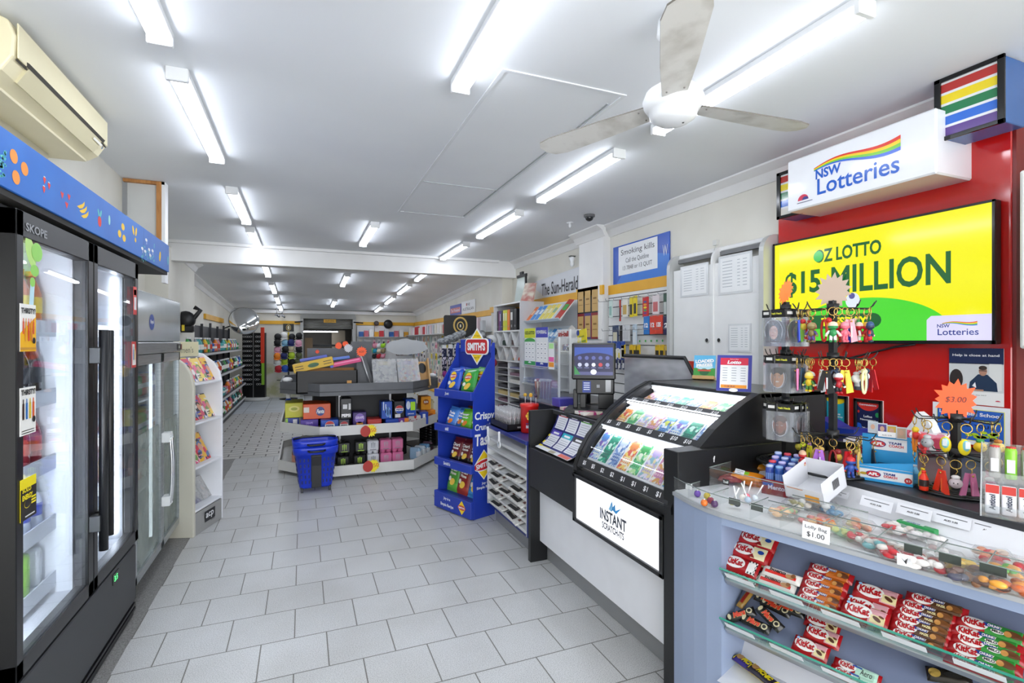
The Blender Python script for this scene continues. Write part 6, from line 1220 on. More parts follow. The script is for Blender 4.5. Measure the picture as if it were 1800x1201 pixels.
# back bench under the panel
t = thing('back_bench', 'low black bench running under the red panel', 'bench', TR(2.7, 1.9, 0)); MB().bb(2.62, 3.10, .2, 2.6, .93, .975, M('1c1d20', .35), .004).build('top', t, True); MB().bb(2.66, 3.10, .2, 2.6, 0, .93, M('202124', .5)).build('cabinet', t, True)
solo('blue_carton', MB().prism([(-.10, 0), (.13, 0), (.13, .05), (.03, .045), (-.07, .09), (-.10, .08)], -.06, .06, M('1f3a9c', .35), FXM(0, 0, 0)), 'royal blue open carton on the back bench before the gold certificates', 'box', TR(2.80, 1.98, .976))
for i, (y, c, l) in enumerate(((1.74, 'e9e6f0', 'white paper sheets'), (1.62, 'c9a6d8', 'lilac paper sheet'))): solo('paper_pile', MB().bb(-.12, .12, -.14, .14, 0, .012, M(c, .5)), l+' lying on the back bench', 'paper', TR(2.78, y, .976+.0*i, .4+.5*i))
t = thing('tissue_pack', 'crumpled white tissue and pink flowered packet on the back bench', 'packet', TR(2.72, 1.50, .976)); mb = MB(); mb.bb(-.05, .05, -.12, .10, 0, .10, vor_mat('floral_print', ['d8506a', 'f2e6ea', 'e88aa0', 'b8304a', 'f2f0ee'], 40, .4), .02); mb.build('packet', t); mb = MB(); mb.prism([(-.08, .08), (.06, .08), (.03, .15), (-.02, .19), (-.04, .14)], -.03, .03, WHT(), FXM(0, 0, 0)); mb.build('tissue', t)
# ---- white tambour cupboard
t = thing('cigarette_cupboard', 'tall white double cupboard with curved grey sides and round finger pulls', 'cupboard', TR(2.95, 3.05, 0)); cw = M('e9eaea', .3); cg = M('c3c5c4', .4, .2)
mb = MB(); mb.bb(2.96, 3.10, 2.60, 3.54, .9, 2.05, M('d9dad8', .4)); mb.build('back', t, True)
for y0, y1 in ((2.575, 2.615), (3.535, 3.575), (3.06, 3.085)):
    pts = [(2.90, .95), (2.90, 2.12)]+[(3.02-.12*math.cos(a), 2.12+.12*math.sin(a)) for a in [PI/2*k/6 for k in range(7)]]+[(3.10, 2.24), (3.10, .95)]
    mb = MB(); mb.prism([(p[0]-(0 if y1-y0 > .03 else -.02), p[1]) for p in pts], 0, y1-y0, cg if y1-y0 > .03 else cw, fr((0, y1, 0), (1, 0, 0), (0, 0, 1))); mb.build('side', t, True, bev=.002)
mb = MB(); mb.bb(3.0, 3.10, 2.60, 3.55, 2.20, 2.235, cw, .006); mb.bb(2.99, 3.01, 2.61, 3.54, 2.165, 2.195, M('77787a', .5)); mb.build('top_rail', t, True)
mb = MB(); mb.bb(3.05, 3.09, 2.61, 3.54, 2.05, 2.19, M('b9b8b0', .5)); mb.build('recess', t, True)
for i, (y0, y1) in enumerate(((3.085, 3.53), (2.62, 3.06))):
    mb = MB(); mb.bb(2.935, 2.955, y0, y1, .95, 2.10+(.0), cw, .003); d = mb.build('door', t, True)
    hy = (y0+.05) if i == 0 else (y1-.05); mb = MB(T=FXM(2.934, hy, 1.51)); mb.lathe([(.022, .0), (.022, .003), (.016, .004)], M('d5d6d6', .3), 20); mb.ell(0, 0, .015, .015, BLK(), I4, lift=.0045); mb.build('finger_pull', d, True)
def plist(y, z, w, h, lab):
    t = thing('price_list', lab, 'notice', FXM(2.932, y, z)); MB().bb(-w/2, w/2, -h/2, h/2, -.001, .002, M('d9dcde', .15, coat=.5)).build('sleeve', t); mb = MB(T=Matrix.Translation((0, 0, .0022))); mb.rect(0, 0, w*.88, h*.88, M('eef0f1', .3), I4)
    for k in range(9):
        for x, ww in ((-w*.22, w*.3), (w*.12, w*.08), (w*.3, w*.12)): mb.rect(x, h*(.34-.08*k), ww, h*.014, M('9ea4ac', .4), I4, lift=.001)
    mb.build('print', t)
a = onx(1196, 470, 2.93); b = onx(1245, 518, 2.93); plist((a.y+b.y)/2, (a.z+b.z)/2, a.y-b.y, a.z-b.z, 'price list in a clear sleeve on the left cupboard door'); a = onx(1263, 452, 2.93); b = onx(1322, 513, 2.93); plist((a.y+b.y)/2, (a.z+b.z)/2, a.y-b.y, a.z-b.z, 'price list in a clear sleeve on the right cupboard door')
a = onx(1280, 570, 2.93); b = onx(1320, 620, 2.93); plist((a.y+b.y)/2, (a.z+b.z)/2, a.y-b.y, a.z-b.z, 'faint paper notice low on the right cupboard door')
t = thing('red_sign', 'red card with white letters at the foot of the cupboard behind the leaflets', 'sign', FXM(2.93, onx(1216, 650, 2.93).y, 1.22)); MB().bb(-.045, .045, -.12, .12, 0, .002, M('c8321e', .4)).build('card', t); mb = MB(T=Matrix.Translation((0, 0, .0022))); mb.text('bottles', 0, -.01, .075, .035, WHT(), I4, bold=.04); mb.build('lettering', t)
MBX = MB(); MBX.tube([(2.98, 3.09, 2.26), (2.96, 3.09, 2.2), (2.95, 3.09, 2.09)], .004, M('cfcfca', .5), 5); MBX.box((2.98, 3.09, 2.27), (.03, .04, .04), M('d9d9d4', .5)); solo('hanging_cord', MBX, 'thin pale cord hanging from a small catch above the cupboard', 'cord')
# ---- smoking sign
t = thing('smoking_sign', 'white Smoking kills Quitline sign on a blue board above the slat wall', 'sign', FXM(3.085, 4.22, 2.30)); mb = MB(); mb.pr([(0, 0)]*3, M('1f56c0', .3), I4) if False else None
mb.bb(-.455, .455, -.205, .205, -.01, 0, M('1c55bd', .3), .001); mb.build('board', t); mb = MB(T=Matrix.Translation((0, 0, .001))); mb.pr([(-.4, -.205), (.455, -.205), (.455, -.0), (.2, .05), (-.2, -.02)], M('2a78d8', .3), I4); mb.rect(-.03, .04, .64, .30, M('eff1f3', .3), I4, lift=.002); bl2 = M('4a4c52', .4); mb.text('Smoking kills', -.03, .115, .55, .075, bl2, I4, lift=.003, bold=-.0); mb.text('Call the Quitline', -.03, .03, .38, .055, bl2, I4, lift=.003); mb.text('13 7848 or 13 QUIT', -.03, -.045, .48, .05, bl2, I4, lift=.003); mb.text('W', .40, .04, .07, .10, M('dfe6f2', .3), I4, lift=.003); mb.build('lettering', t)
# ---- newspaper masthead sign
t = thing('newspaper_sign', 'pale grey The Sun-Herald masthead board above the yellow strip', 'sign', FXM(3.08, 5.85, 2.235)); mb = MB(); pts = [(-.82, .11), (.60, .17), (.72, -.165), (-.55, -.165)]
mb.prism([(-.83, .03), (-.83, .12), (.56, .17), (.62, .17), (.62, -.16), (-.42, -.16)], -.01, 0, M('d4d7dc', .35)); mb.build('board', t); mb = MB(); mb.text('The Sun-Herald', -.08, -.02, 1.02, .17, M('17181c', .4), I4, lift=.003, bold=.012, shear=.05)
mb.build('lettering', t)
t = thing('clip_frame', 'dark-clipped green glass panel leaning above the folder shelf', 'frame', FXM(2.95, 6.95, 2.05)); mb = MB(); mb.prism([(-.16, 0), (.16, 0), (.28, .40), (-.02, .40)], 0, .01, M('b9c6bf', .2)); mb.build('panel', t); mb = MB(); mb.bb(-.03, .30, .38, .42, -.005, .02, BLK()); mb.bb(.08, .18, .42, .46, -.005, .02, BLK()); mb.bb(.26, .29, .22, .40, -.005, .02, BLK()); mb.build('clip', t)
t = thing('notice_board', 'red and cream striped notice board leaning beside the clip frame', 'board', FXM(2.90, 6.55, 2.045)); mb = MB(); mb.prism([(-.20, 0), (.24, 0), (.34, .24), (.0, .27)], 0, .02, noise_mat('striped_notice', 'b4645a', 'ddd6c4', 12, .5, sx=(.3, 1, 6))); mb.build('panel', t)
# ---- slat wall with hanging stock
t = thing('slat_wall', 'white slatted display wall between the pier and the cupboard', 'slat wall', TR(3.05, 4.1, 0)); mb = MB(); mb.bb(3.06, 3.10, 3.58, 4.72, .8, 2.0, M('e6e7e6', .35)); mb.build('board', t, True); mb = MB()
for k in range(12): mb.bb(3.056, 3.062, 3.58, 4.72, .86+k*.10, .868+k*.10, M('4a4b4d', .6))
mb.build('grooves', t, True)
def hang(lab, px, py, w, h, c, c2=None, txt_=None, x=3.0, d=.012, n=1, tc='ffffff', grp='carded stock on the slat wall', nm='hanging_packet', cc=None):
    P = onx(px, py, x); t = thing(nm, lab, 'packet', FXM(x, P.y, P.z), grp); mb = MB(); mb.bb(-w/2, w/2, -h, 0, -d/2, d/2, M(c, .35), .002); mb.build('card', t)
    m2 = MB(T=Matrix.Translation((0, 0, d/2)))
    if c2: m2.rect(0, -h*.62, w*.75, h*.5, M(c2, .35), I4)
    if cc: 
        for k, q in enumerate(cc): m2.ell(0, -h*(.25+.14*k), w*.3, h*.05, M(q, .35), I4, lift=.0012)
    if txt_: m2.text(txt_, 0, -h*.5, w*.6, h*.25, M(tc, .35), I4, lift=.0015, bold=.05)
    if m2.v: m2.build('print', t)
    MB().cyl((0, -.008, -.06), (0, -.008, .03), .002, M('8a8c8e', .3, .6), 6).build('hook', t)
    return t
hang('mint blister card high on the slat wall, leftmost', 1074, 527, .055, .19, 'cfe3dc', '8fb8ae'); hang('slim red and black marker high on the slat wall', 1090, 527, .02, .22, 'b8342c', '232326'); hang('white craft packet with golden charms on the slat wall', 1099, 524, .085, .19, 'e9e6dc', 'c9a85a'); hang('yellow glue stick card, left of the pair', 1110, 522, .05, .20, 'e8d21c', '2a2a20'); hang('yellow glue stick card, right of the pair', 1117, 520, .05, .20, 'e8d21c', '2a2a20')
hang('red card of round coloured stickers on the slat wall', 1135, 522, .085, .19, 'c8282a', None, cc=['3a4a8a', 'e8a02a', 'f2e02a', '3a9a5a', '6a3a8a']); hang('white and pink toy card on the slat wall', 1153, 518, .09, .18, 'e9dfe0', 'c86a6a'); hang('dark green pen card at the right end of the slat wall', 1170, 515, .05, .22, '3a5a4a', 'c9d0cc')
hang('blue prepaid card with 12 on the slat wall', 1137, 556, .085, .17, '2a7ac8', None, '12', x=2.97, nm='gift_card'); hang('red prepaid card with 12 on the slat wall', 1148, 555, .085, .17, 'd8402a', None, '12', x=2.97, nm='gift_card'); hang('red prepaid card with 135, rightmost of the red pair', 1159, 554, .095, .17, 'd8402a', None, '135', x=2.97, nm='gift_card'); hang('dark navy prepaid card on the slat wall', 1172, 555, .085, .17, '2a2a55', None, '2', x=2.97, nm='gift_card')
hang('grey and cream pack of corrector pens on the slat wall', 1082, 572, .10, .19, '3a4a6a', 'd9d4b8'); hang('black cable pack on the slat wall', 1092, 572, .04, .20, '1d1d20'); hang('clear bag of white tape on the slat wall', 1101, 572, .12, .16, 'd6d8da', 'c9cbcd'); hang('tall pale blue ruler pack on the slat wall', 1116, 570, .06, .21, 'c9dbe8', 'dfe6ea')
for k in range(4): hang(f'blue glue card, {NTH[k]} from the left in the middle rank of the slat wall', 1071+k*8, 600, .06, .19, '2a4fa8', ['c8402a', '2a3a7a', 'e8e8e0', 'd9d4b8'][k], x=2.95)
for k in range(3): hang(f'white and yellow glue stick, {NTH[k]} from the left, hanging under the blue glue cards', 1076+k*6.5, 614, .03, .10, 'e9e6da', 'e0c92a', x=2.94)
for k, px in enumerate((1096, 1110, 1117, 1122, 1156, 1164, 1174)): hang(f'yellow and black battery card, {NTH[k]} from the left in its rank', px, 606, .06, .14, 'e0b81c', '2a2418', x=2.95)
for k in range(4): hang(f'navy and white eraser card, {NTH[k]} from the left in the lowest rank', 1077+k*6.5, 632, .035, .10, '26305a', 'e9e9ea', x=2.95)
for k, (px, c, c2, l) in enumerate(((1116, 'e8e2c0', '2a3a7a', 'yellow banded label'), (1130, 'e0c22a', '5a3060', 'yellow and purple'), (1138, 'd8b42a', '8a7a3a', 'yellow bottle'), (1152, 'c8324a', '3a8a5a', 'crimson and green'), (1162, '2f4a44', '1c2a28', 'dark green'), (1172, '8a3a52', 'd9c0c8', 'long burgundy'))): hang(f'{l} packet in the lowest rank of the slat wall', px, 634, .07, .15 if k < 5 else .24, c, c2, x=2.95)
for k in range(7): P = onx(1114+k*10, 600-k*.2, 3.05); solo('green_dot', MB().ell(0, 0, .011, .011, M('4ac05a', .5), I4, lift=0).ell(0, 0, .006, .006, M('3aa84a', .5), I4, lift=.001), f'small green dot sticker, {NTH[k]} from the left on the slat wall', 'sticker', FXM(3.0535, P.y, P.z), 'green dots')
t = thing('peg_hooks', 'rows of empty steel peg hooks along the top of the slat wall', 'hooks', TR(3.05, 4.1, 1.8)); 
for k in range(16):
    y = 3.62+k*.07; mb = MB(); z = 1.93 if k % 2 else 1.62; mb.cyl((3.06, y, z), (2.90, y, z-.01), .0025, M('8a8c8e', .3, .7), 6); mb.cyl((2.90, y, z-.01), (2.895, y, z+.015), .0025, M('8a8c8e', .3, .7), 6); mb.build('hook', t, True)
# ---- framed price board on the pier
t = thing('framed_board', 'wooden frame holding six tan certificates on the pier', 'frame', FXM(2.985, 5.035, 1.82)); mb = MB(); mb.bb(-.235, .235, -.29, .29, -.02, 0, M('1c1d20', .4)); mb.bb(.235, .25, -.30, .30, -.03, .012, M('efefec', .4)); mb.build('frame', t); mb = MB(T=Matrix.Translation((0, 0, .001))); mb.rect(0, -.145, .46, .29, M('8a1f22', .4), I4); mb.rect(0, -.145, .15, .29, M('4a3a7a', .4), I4, lift=.001)
for r_ in range(2):
    for c_ in range(3): mb.rect(-.155+.155*c_, .135-.285*r_, .125, .24, M('c9a463', .5), I4, lift=.002); mb.rect(-.155+.155*c_, .16-.285*r_, .07, .02, M('8f6c34', .5), I4, lift=.003); mb.rect(-.155+.155*c_, .10-.285*r_, .09, .006, M('8f6c34', .5), I4, lift=.003)
mb.build('certificates', t)
# ---- sloping book shelves
def wshelf(y0, y1, z, x, lab):
    t = thing('book_shelf', lab, 'shelf', TR(x, (y0+y1)/2, z)); T = fr((x, (y0+y1)/2, z), (0, -1, 0), (.62, 0, .8)); mb = MB(T=T); mb.box((0, .14, -.006), (y1-y0, .28, .008), M('c6ced3', .3)); mb.box((0, 0, .012), (y1-y0, .008, .05), M('d6dde2', .25)); mb.build('shelf', t, True); return T
T1 = wshelf(5.35, 6.36, 1.755, 2.80, 'upper sloping pale shelf of books beside the folder cabinet'); T2 = wshelf(5.35, 6.36, 1.47, 2.80, 'lower sloping pale shelf of books beside the folder cabinet')
def wbook(T, x, w, h, c, lab, c2='f2f2f0', grp='books on the sloping shelves', rz=0):
    t = thing('exercise_book', lab, 'book', T @ TR(x, .008, .0, rz), grp); MB().bb(-w/2, w/2, 0, h, 0, .012, M('efefe9', .4)).build('pages', t); mb = MB(); mb.bb(-w/2, w/2, 0, h, .012, .0135, M(c, .35)); mb.rect(0, h*.6, w*.7, h*.3, M(c2, .35), Matrix.Translation((0, 0, .014))); mb.build('cover', t)
for k, (c, c2, l) in enumerate((('e8742a', 'f2c9a8', 'orange'), ('2f8ad8', 'e6eef6', 'blue'), ('2f8ad8', 'e6eef6', 'blue'), ('e8d65a', 'f2ecc0', 'yellow'), ('e8d65a', 'f2ecc0', 'yellow'), ('e8d65a', '8fb08a', 'pale yellow'))): wbook(T1, -.46+.13*k, .11, .25, c, f'{l} book, {NTH[k]} from the left on the upper sloping shelf', c2, rz=-.12)
wbook(T1, .42, .16, .30, 'b8322a', 'thick red book with coloured spots at the right of the upper sloping shelf', '3aa84a', rz=-.15)
for k in range(8): wbook(T2, -.48+.12*k, .10, .22, ['bcd2de', '4a9ad8', 'bcd2de', '3a8ad0', '8fc0e0', '3a8ad0', '5aa0d8', 'c9d6dc'][k], f'{["pale", "blue"][k%2]} book, {NTH[k]} from the left on the lower sloping shelf', 'e8eef2', rz=-.12)
wbook(T2, .47, .14, .26, 'e6e0da', 'white and dark red book at the right end of the lower sloping shelf', '7a3030', rz=-.35)
# back panel & lower shelves behind the till
t = thing('stationery_bay', 'white wall bay with low shelves behind the till', 'shelving', TR(2.9, 5.9, 0)); mb = MB(); mb.bb(3.04, 3.10, 5.17, 6.48, .1, 2.0, M('e3e4e4', .4)); mb.build('back', t, True)
for z in (.45, .70, .95, 1.17): MB().bb(2.75, 3.04, 5.2, 6.45, z-.015, z, M('d9dbdb', .35)).build('shelf', t, True)
rd = random.Random(11); sb = []
for c, l in (('d8b4c0', 'pink'), ('8fc8b8', 'mint'), ('b8c8e0', 'pale blue'), ('e8d8a0', 'cream'), ('c85a4a', 'red'), ('6a7ab0', 'slate blue')): sb.append((l, pack('stationery_box', 'box', .09, .07, .12, c, 'f0f0ee')))
for zi, z in enumerate((.45, .70, .95, 1.17)):
    for k in range(9): l, P = sb[rd.randrange(6)]; P.at(TR(2.83, 6.35-k*.125, z+.001, PI/2+rd.uniform(-.2, .2)), f'{l} stationery box, {NTH[k]} from the left on the {["lowest", "second", "third", "top"][zi]} bay shelf', 'stationery boxes in the bay')
t = thing('pen_display', 'white pen display stand with red lettered header behind the till', 'display stand', TR(2.55, 4.62, 1.0, .0)); a = onx(980, 595, 2.22); b = onx(1001, 685, 2.22)
t.matrix_basis = FXM(2.22, (a.y+b.y)/2, 1.031); XF[t.name] = t.matrix_basis; w = a.y-b.y; mb = MB(); mb.bb(-w/2, w/2, 0, .58, -.12, -.10, wsh); mb.bb(-w/2, -w/2+.008, 0, .50, -.10, 0, wsh); mb.bb(w/2-.008, w/2, 0, .50, -.10, 0, wsh); mb.bb(-w/2, w/2, .50, .58, -.02, -.0, wsh); mb.build('cabinet', t)
for z in (.02, .14, .26, .38): MB().bb(-w/2+.008, w/2-.008, z-.008, z, -.10, -.01, wsh).build('shelf', t)
mb = MB(T=Matrix.Translation((0, .54, .001))); mb.text('uni-ball', 0, 0, w*.85, .05, M('b8322a', .4), I4, bold=.04); mb.build('header_lettering', t); solo('pen_bundle', MB().bb(-.05, .05, -.04, .04, 0, .06, vor_mat('pen_colours', ['22252c', 'b8322a', 'd9dbe0', '2a3f8a'], 70, .4), .01), 'dark bundle of pens on the pen display shelf', 'pens', FXM(2.27, (a.y+b.y)/2, 1.415) @ Matrix.Rotation(-PI/2, 4, 'X'))
a = onx(1012, 577, 2.5); mb = MB(); w, h = .16, .27; mb.box((0, 0, 0), (w, h, .004), M('ecd91c', .4)); mb.ell(-w*.38, h*.42, .025, .025, M('1f3f9a', .4), I4, lift=.004); mb.text('Scratch', 0, h*.28, w*.5, h*.06, M('1f7a3a', .4), I4, lift=.004)
for q in range(3): mb.text(['win instant', 'prizes', 'today'][q], .01, h*(.12-.1*q), w*.7, h*.07, M('3a9a4a', .4), I4, lift=.004, bold=.02)
mb.ell(.0, -h*.28, .05, .035, M('4a9ab8', .4), I4, lift=.004); mb.ell(.05, -h*.22, .02, .02, M('1f3f9a', .4), I4, lift=.005); mb.cyl((0, -.438, -.006), (0, .0, -.006), .004, M('cfd1d3', .3)); solo('yellow_poster', mb, 'yellow leaning scratch game poster behind the customer screen', 'poster', FXM(2.25, onx(1024, 610, 2.25).y, 1.47) @ Matrix.Rotation(.12, 4, 'Z'))
# ---- folder cabinet and pigeonholes
t = thing('folder_cabinet', 'white open cabinet of lever arch folders above pigeonholes', 'cabinet', TR(2.75, 6.95, 0)); X = 2.72; ya_, yb_ = 6.38, 7.38
mb = MB(); mb.bb(X, 3.10, ya_-.02, ya_, .0, 2.05, M('d3d4d6', .4)); mb.bb(X, 3.10, yb_, yb_+.02, .35, 2.05, wsh); mb.bb(X, 3.10, ya_, yb_, 2.03, 2.05, wsh); mb.bb(X, 3.10, ya_, yb_, 1.64, 1.66, wsh); mb.bb(3.08, 3.10, ya_, yb_, 0, 2.05, M('c9cacb', .5)); mb.build('carcass', t, True)
mb = MB()
zz = [1.64, 1.43, 1.22]
for r_ in range(2):
    for k in range(3):
        y0 = ya_+.02+k*.3; y1 = y0+.15; s = 1 if (r_ == 0) else -1
        for (ya1, za1, yb1, zb1) in ((y0, zz[r_], y0+.15, zz[r_+1]), (y0+.3, zz[r_], y0+.15, zz[r_+1])):
            if yb1 > yb_ or ya1 > yb_: continue
            dy = yb1-ya1; dz = zb1-za1; L = math.hypot(dy, dz); T = fr((X+.15, (ya1+yb1)/2, (za1+zb1)/2), (0, dy, dz), (1, 0, 0)); mb.box((0, 0, 0), (L, .30, .008), wsh, T)
mb.bb(X, X+.3, ya_, yb_, 1.425, 1.435, wsh); mb.bb(X, X+.3, ya_, yb_, 1.21, 1.225, wsh); mb.build('diamond_racks', t, True)
for k in range(9): MB().bb(X, 3.08, ya_, yb_, .32+k*.10-.006, .32+k*.10, wsh).build('pigeonhole_shelf', t, True)
MB().bb(X, 3.08, ya_+.42, ya_+.43, .32, 1.21, wsh).build('partition', t, True)
fp = []
for k, (c, l, w) in enumerate((('2a2430', 'dark violet', .05), ('7a2a6a', 'magenta', .04), ('4a3a8a', 'purple', .05), ('23242c', 'black', .06), ('d8d82a', 'lime yellow', .075), ('c8d42a', 'lime yellow', .075), ('f0801c', 'orange', .09), ('1c1d20', 'black', .13), ('1c1d20', 'black', .10))):
    y = 7.33-sum(q[0] for q in fp)-w/2; fp.append((w+.012,)); t = thing('lever_arch_folder', f'{l} lever arch folder, {NTH[k]} from the left on the cabinet top shelf', 'folder', FXM(X+.03, y, 1.661), 'folders in the white cabinet'); MB().bb(-w/2, w/2, 0, .30, -.25, 0, M(c, .4), .003).build('case', t); mb = MB(T=Matrix.Translation((0, 0, .0005))); mb.rect(0, .2, w*.55, .11, M('e4e4de' if k in (2, 4, 5, 7) else c, .4), I4); mb.ell(0, .06, w*.16, w*.16, M('a8a8a8', .3, .7), I4, lift=.001); mb.build('spine_label', t)
rd = random.Random(21)
for k in range(9):
    for s in range(2):
        c = rd.choice(['4a4a52', 'c9b27a', '7a7aa0', 'd9d6cf', '8a6a7a', '3a3a40', 'e8e6e0']); z = .3205+k*.10; y = [ya_+.22, ya_+.70][s]; solo('paper_ream', MB().bb(-.15, .15, -.18, .18, 0, rd.uniform(.02, .06), M(c, .6), .002), f'paper stack in the {NTH[k]} pigeonhole up, {["right", "left"][s]} column', 'paper', TR(X+.17, y, z), 'paper in the pigeonholes')
for k, (y, z, c, l) in enumerate(((6.55, 1.24, 'd8452c', 'red'), (6.72, 1.45, '5a4a48', 'brown'), (6.95, 1.24, 'e8c8b0', 'peach'), (7.1, 1.45, '3a4a44', 'dark green'), (6.9, 1.24, 'f0b41c', 'yellow'), (7.2, 1.24, 'e6e2dc', 'white'))): solo('card_bundle', MB().bb(-.08, .08, -.05, .05, 0, .07, M(c, .5), .005), f'{l} card bundle in the diamond racks of the cabinet', 'cards', TR(X+.12, y+.03*k*0, z+.0, .2*k), 'bundles in the diamond racks')
# ---- blue slat stand (left of the cabinet): scarves, hats
mb = MB(T=FXM(2.9, 8.25, 1.82)); mb.box((0, 0, 0), (.02, .02, .02), BLK())
t = thing('beanie_stand', 'hat and sock stand with black gold-ring emblem board behind the chip stand', 'display stand', TR(2.25, 7.3, 0)); mb = MB(); mb.cyl((0, 0, .03), (0, 0, 1.6), .02, BLK(), 10); mb.lathe([(.25, 0), (.25, .03), (.03, .04)], BLK(), 20); mb.build('pole', t)
mb = MB(T=FYM(-.10, -.02, 1.73)); mb.prism(rrp(.25, .155, .03), 0, .012, BLK()); mb.ell(0, .01, .11, .125, M('c9a85a', .4), I4, lift=.014); mb.ell(0, .01, .085, .10, BLK(), I4, lift=.015); mb.ell(0, 0, .055, .065, M('d6b86a', .4), I4, lift=.016); mb.ell(0, 0, .04, .05, BLK(), I4, lift=.017); mb.rect(0, 0, .02, .04, M('e0d8c0', .4), I4, lift=.018); mb.build('emblem_board', t)
mb = MB()
for z in (1.28, 1.46): mb.cyl((-.4, 0, z), (.35, 0, z), .010, BLK(), 8)
mb.build('rail', t)
fur = noise_mat('grey_faux_fur', '5d6166', 'b4b8bb', 22, .95, bump=.6)
for k in range(7): T = TR(2.25-.36+k*.11, 7.22-.03*(k % 2), 1.50+.045*(k % 3), .3*k); mb = MB(); mb.sph((0, 0, 0), (.11, .08, .055), fur, 14); mb.sph((.04, -.03, .03), (.07, .06, .05), fur, 12); solo('fur_hat', mb, f'grey furry hat, {NTH[k]} from the left on top of the stand', 'hat', T, 'furry hats on the stand')
sk = noise_mat('navy_patterned_knit', '1f2240', 'c9c4d6', 26, .9, detail=1, lo=.52, hi=.56); sk2 = M('cbb58a', .9)
for k in range(7):
    t = thing('slipper_socks', (f'tan plush scarf hanging in the middle of the sock stand' if k == 3 else f'navy patterned slipper socks, {NTH[k]} from the left, hanging on the stand'), 'socks', TR(2.25-.36+k*.09, 7.20, 1.0), 'socks on the stand'); mb = MB(); m_ = sk2 if k == 3 else sk
    mb.cyl((0, 0, .05), (0, 0, .40), .036, m_, 12); mb.build('leg', t); mb = MB(); mb.sph((0, -.02, .03), (.036, .06, .05), M('8a2f7a' if k < 2 else '2f8a84', .9) if k != 3 else M('6a4a30', .9), 10); mb.build('foot', t); MB().bb(-.03, .03, -.01, .01, .40, .46, WHT(), .004).build('hanger', t)
for k in range(3): solo('knit_cap', MB().sph((0, 0, 0), (.10, .09, .08), M(['e9ebec', '3a3c40', 'b8404a'][k], .9), 12), f'{["white", "dark", "red"][k]} knitted cap at the right of the hat stand', 'hat', TR(2.62, 7.25, 1.52-.17*k))
# ---- far right wall, signs
a = onx(790, 535, 3.07); b = onx(809, 555, 3.07); mb = MB(); mb.box((0, 0, 0), (a.y-b.y, .24, .008), M('4a56b0', .4)); mb.rect(0, .0, (a.y-b.y)*.9, .11, M('d8706a', .4), I4, lift=.005); mb.text('The Weekend', 0, .0, (a.y-b.y)*.8, .07, M('e8e0f0', .4), I4, lift=.007, bold=.02); solo('headline_board', mb, 'blue and red headline board high on the far right wall', 'sign', FXM(3.09, (a.y+b.y)/2, 2.18)); a = onx(810, 530, 3.07); b = onx(834, 553, 3.07); mb = MB(); mb.box((0, 0, 0), (a.y-b.y, .25, .008), M('eceef0', .4)); mb.text('THE AUSTRALIAN'[:3], 0, .05, .25, .05, M('3a3c44', .4), I4, lift=.006); mb.text('AUSTRALIAN', 0, -.04, (a.y-b.y)*.8, .06, M('3a3c44', .4), I4, lift=.006); mb.ell(-.1, .05, .03, .03, M('d8342c', .4), I4, lift=.006); solo('headline_board', mb, 'white headline board with a small red dot, on the far right wall', 'sign', FXM(3.09, (a.y+b.y)/2, 2.20))
t = thing('storage_bench', 'long low white drawer bench with yellow top along the right rear wall', 'bench', TR(2.75, 10, 0)); mb = MB(); mb.bb(2.42, 3.10, 8.2, 13.6, .08, .50, M('e3e1d8', .4), .004); mb.build('body', t, True); MB().bb(2.40, 3.10, 8.2, 13.6, .50, .535, YEL, .003).build('top', t, True); MB().bb(2.46, 3.10, 8.2, 13.6, 0, .08, kk).build('kickboard', t, True)
for k in range(7): y = 8.25+k*.76; mb = MB(); mb.bb(2.41, 2.42, y, y+.73, .12, .48, M('e6e4dc', .4), .003); d = mb.build('drawer', t, True); mb = MB(); 
for d, k in [(o, i) for i, o in enumerate([c for c in t.children if c.name.startswith('drawer')])]: y = 8.25+k*.76; MB().sph((2.40, y+.22, .30), .018, M('b9a064', .3, .7), 10).build('knob', d, True); MB().sph((2.40, y+.52, .30), .018, M('b9a064', .3, .7), 10).build('knob', d, True)
# pegboard walls with many small hanging things
t = thing('peg_wall', 'long pale pegboard wall above the yellow bench', 'pegboard', TR(3.0, 11, 0)); MB().bb(3.03, 3.05, 8.0, 14.9, .54, 1.95, M('e2e3e4', .4)).build('board', t, True); MB().bb(2.75, 3.05, 8.0, 14.9, 1.66, 1.675, M('ccd2d4', .3)).build('top_shelf', t, True)
t = thing('rear_peg_wall', 'pegboard on the back wall right of the roller door', 'pegboard', TR(2.2, 15.0, 0)); MB().bb(1.42, 3.0, 15.04, 15.06, .3, 1.95, M('e2e3e4', .4)).build('board', t, True); MB().bb(1.42, 2.9, 14.85, 15.04, 1.62, 1.635, M('ccd2d4', .3)).build('top_shelf', t, True)
hp = []; HC = [('white', 'f2f2f0', '8a90a0'), ('cream', 'ece6d6', 'b07a5a'), ('black and white', 'e8e8e8', '26262a'), ('pale blue', 'cfe0ea', '4a7aa0'), ('pink', 'f0ccd4', 'c05a7a'), ('yellow', 'f0dc4a', '6a5a20'), ('silver', 'd2d6da', '6a6f78'), ('mint', 'cfe8dc', '4a9a80'), ('white and purple', 'eeeaf2', '6a4a90'), ('peach', 'f2cdb0', 'd8784a')]
for l, c, c2 in HC:
    q = thing('hanging_packet', 'x', 'packet'); mb = MB(); mb.bb(-.035, .035, -.15, 0, -.012, .012, M(c, .4), .002); mb.build('card', q); mb = MB(); mb.rect(0, -.09, .05, .07, M(c2, .4), Matrix.Translation((0, 0, .0125))); mb.build('print', q); hp.append((l, Proto(q)))
rd = random.Random(31)
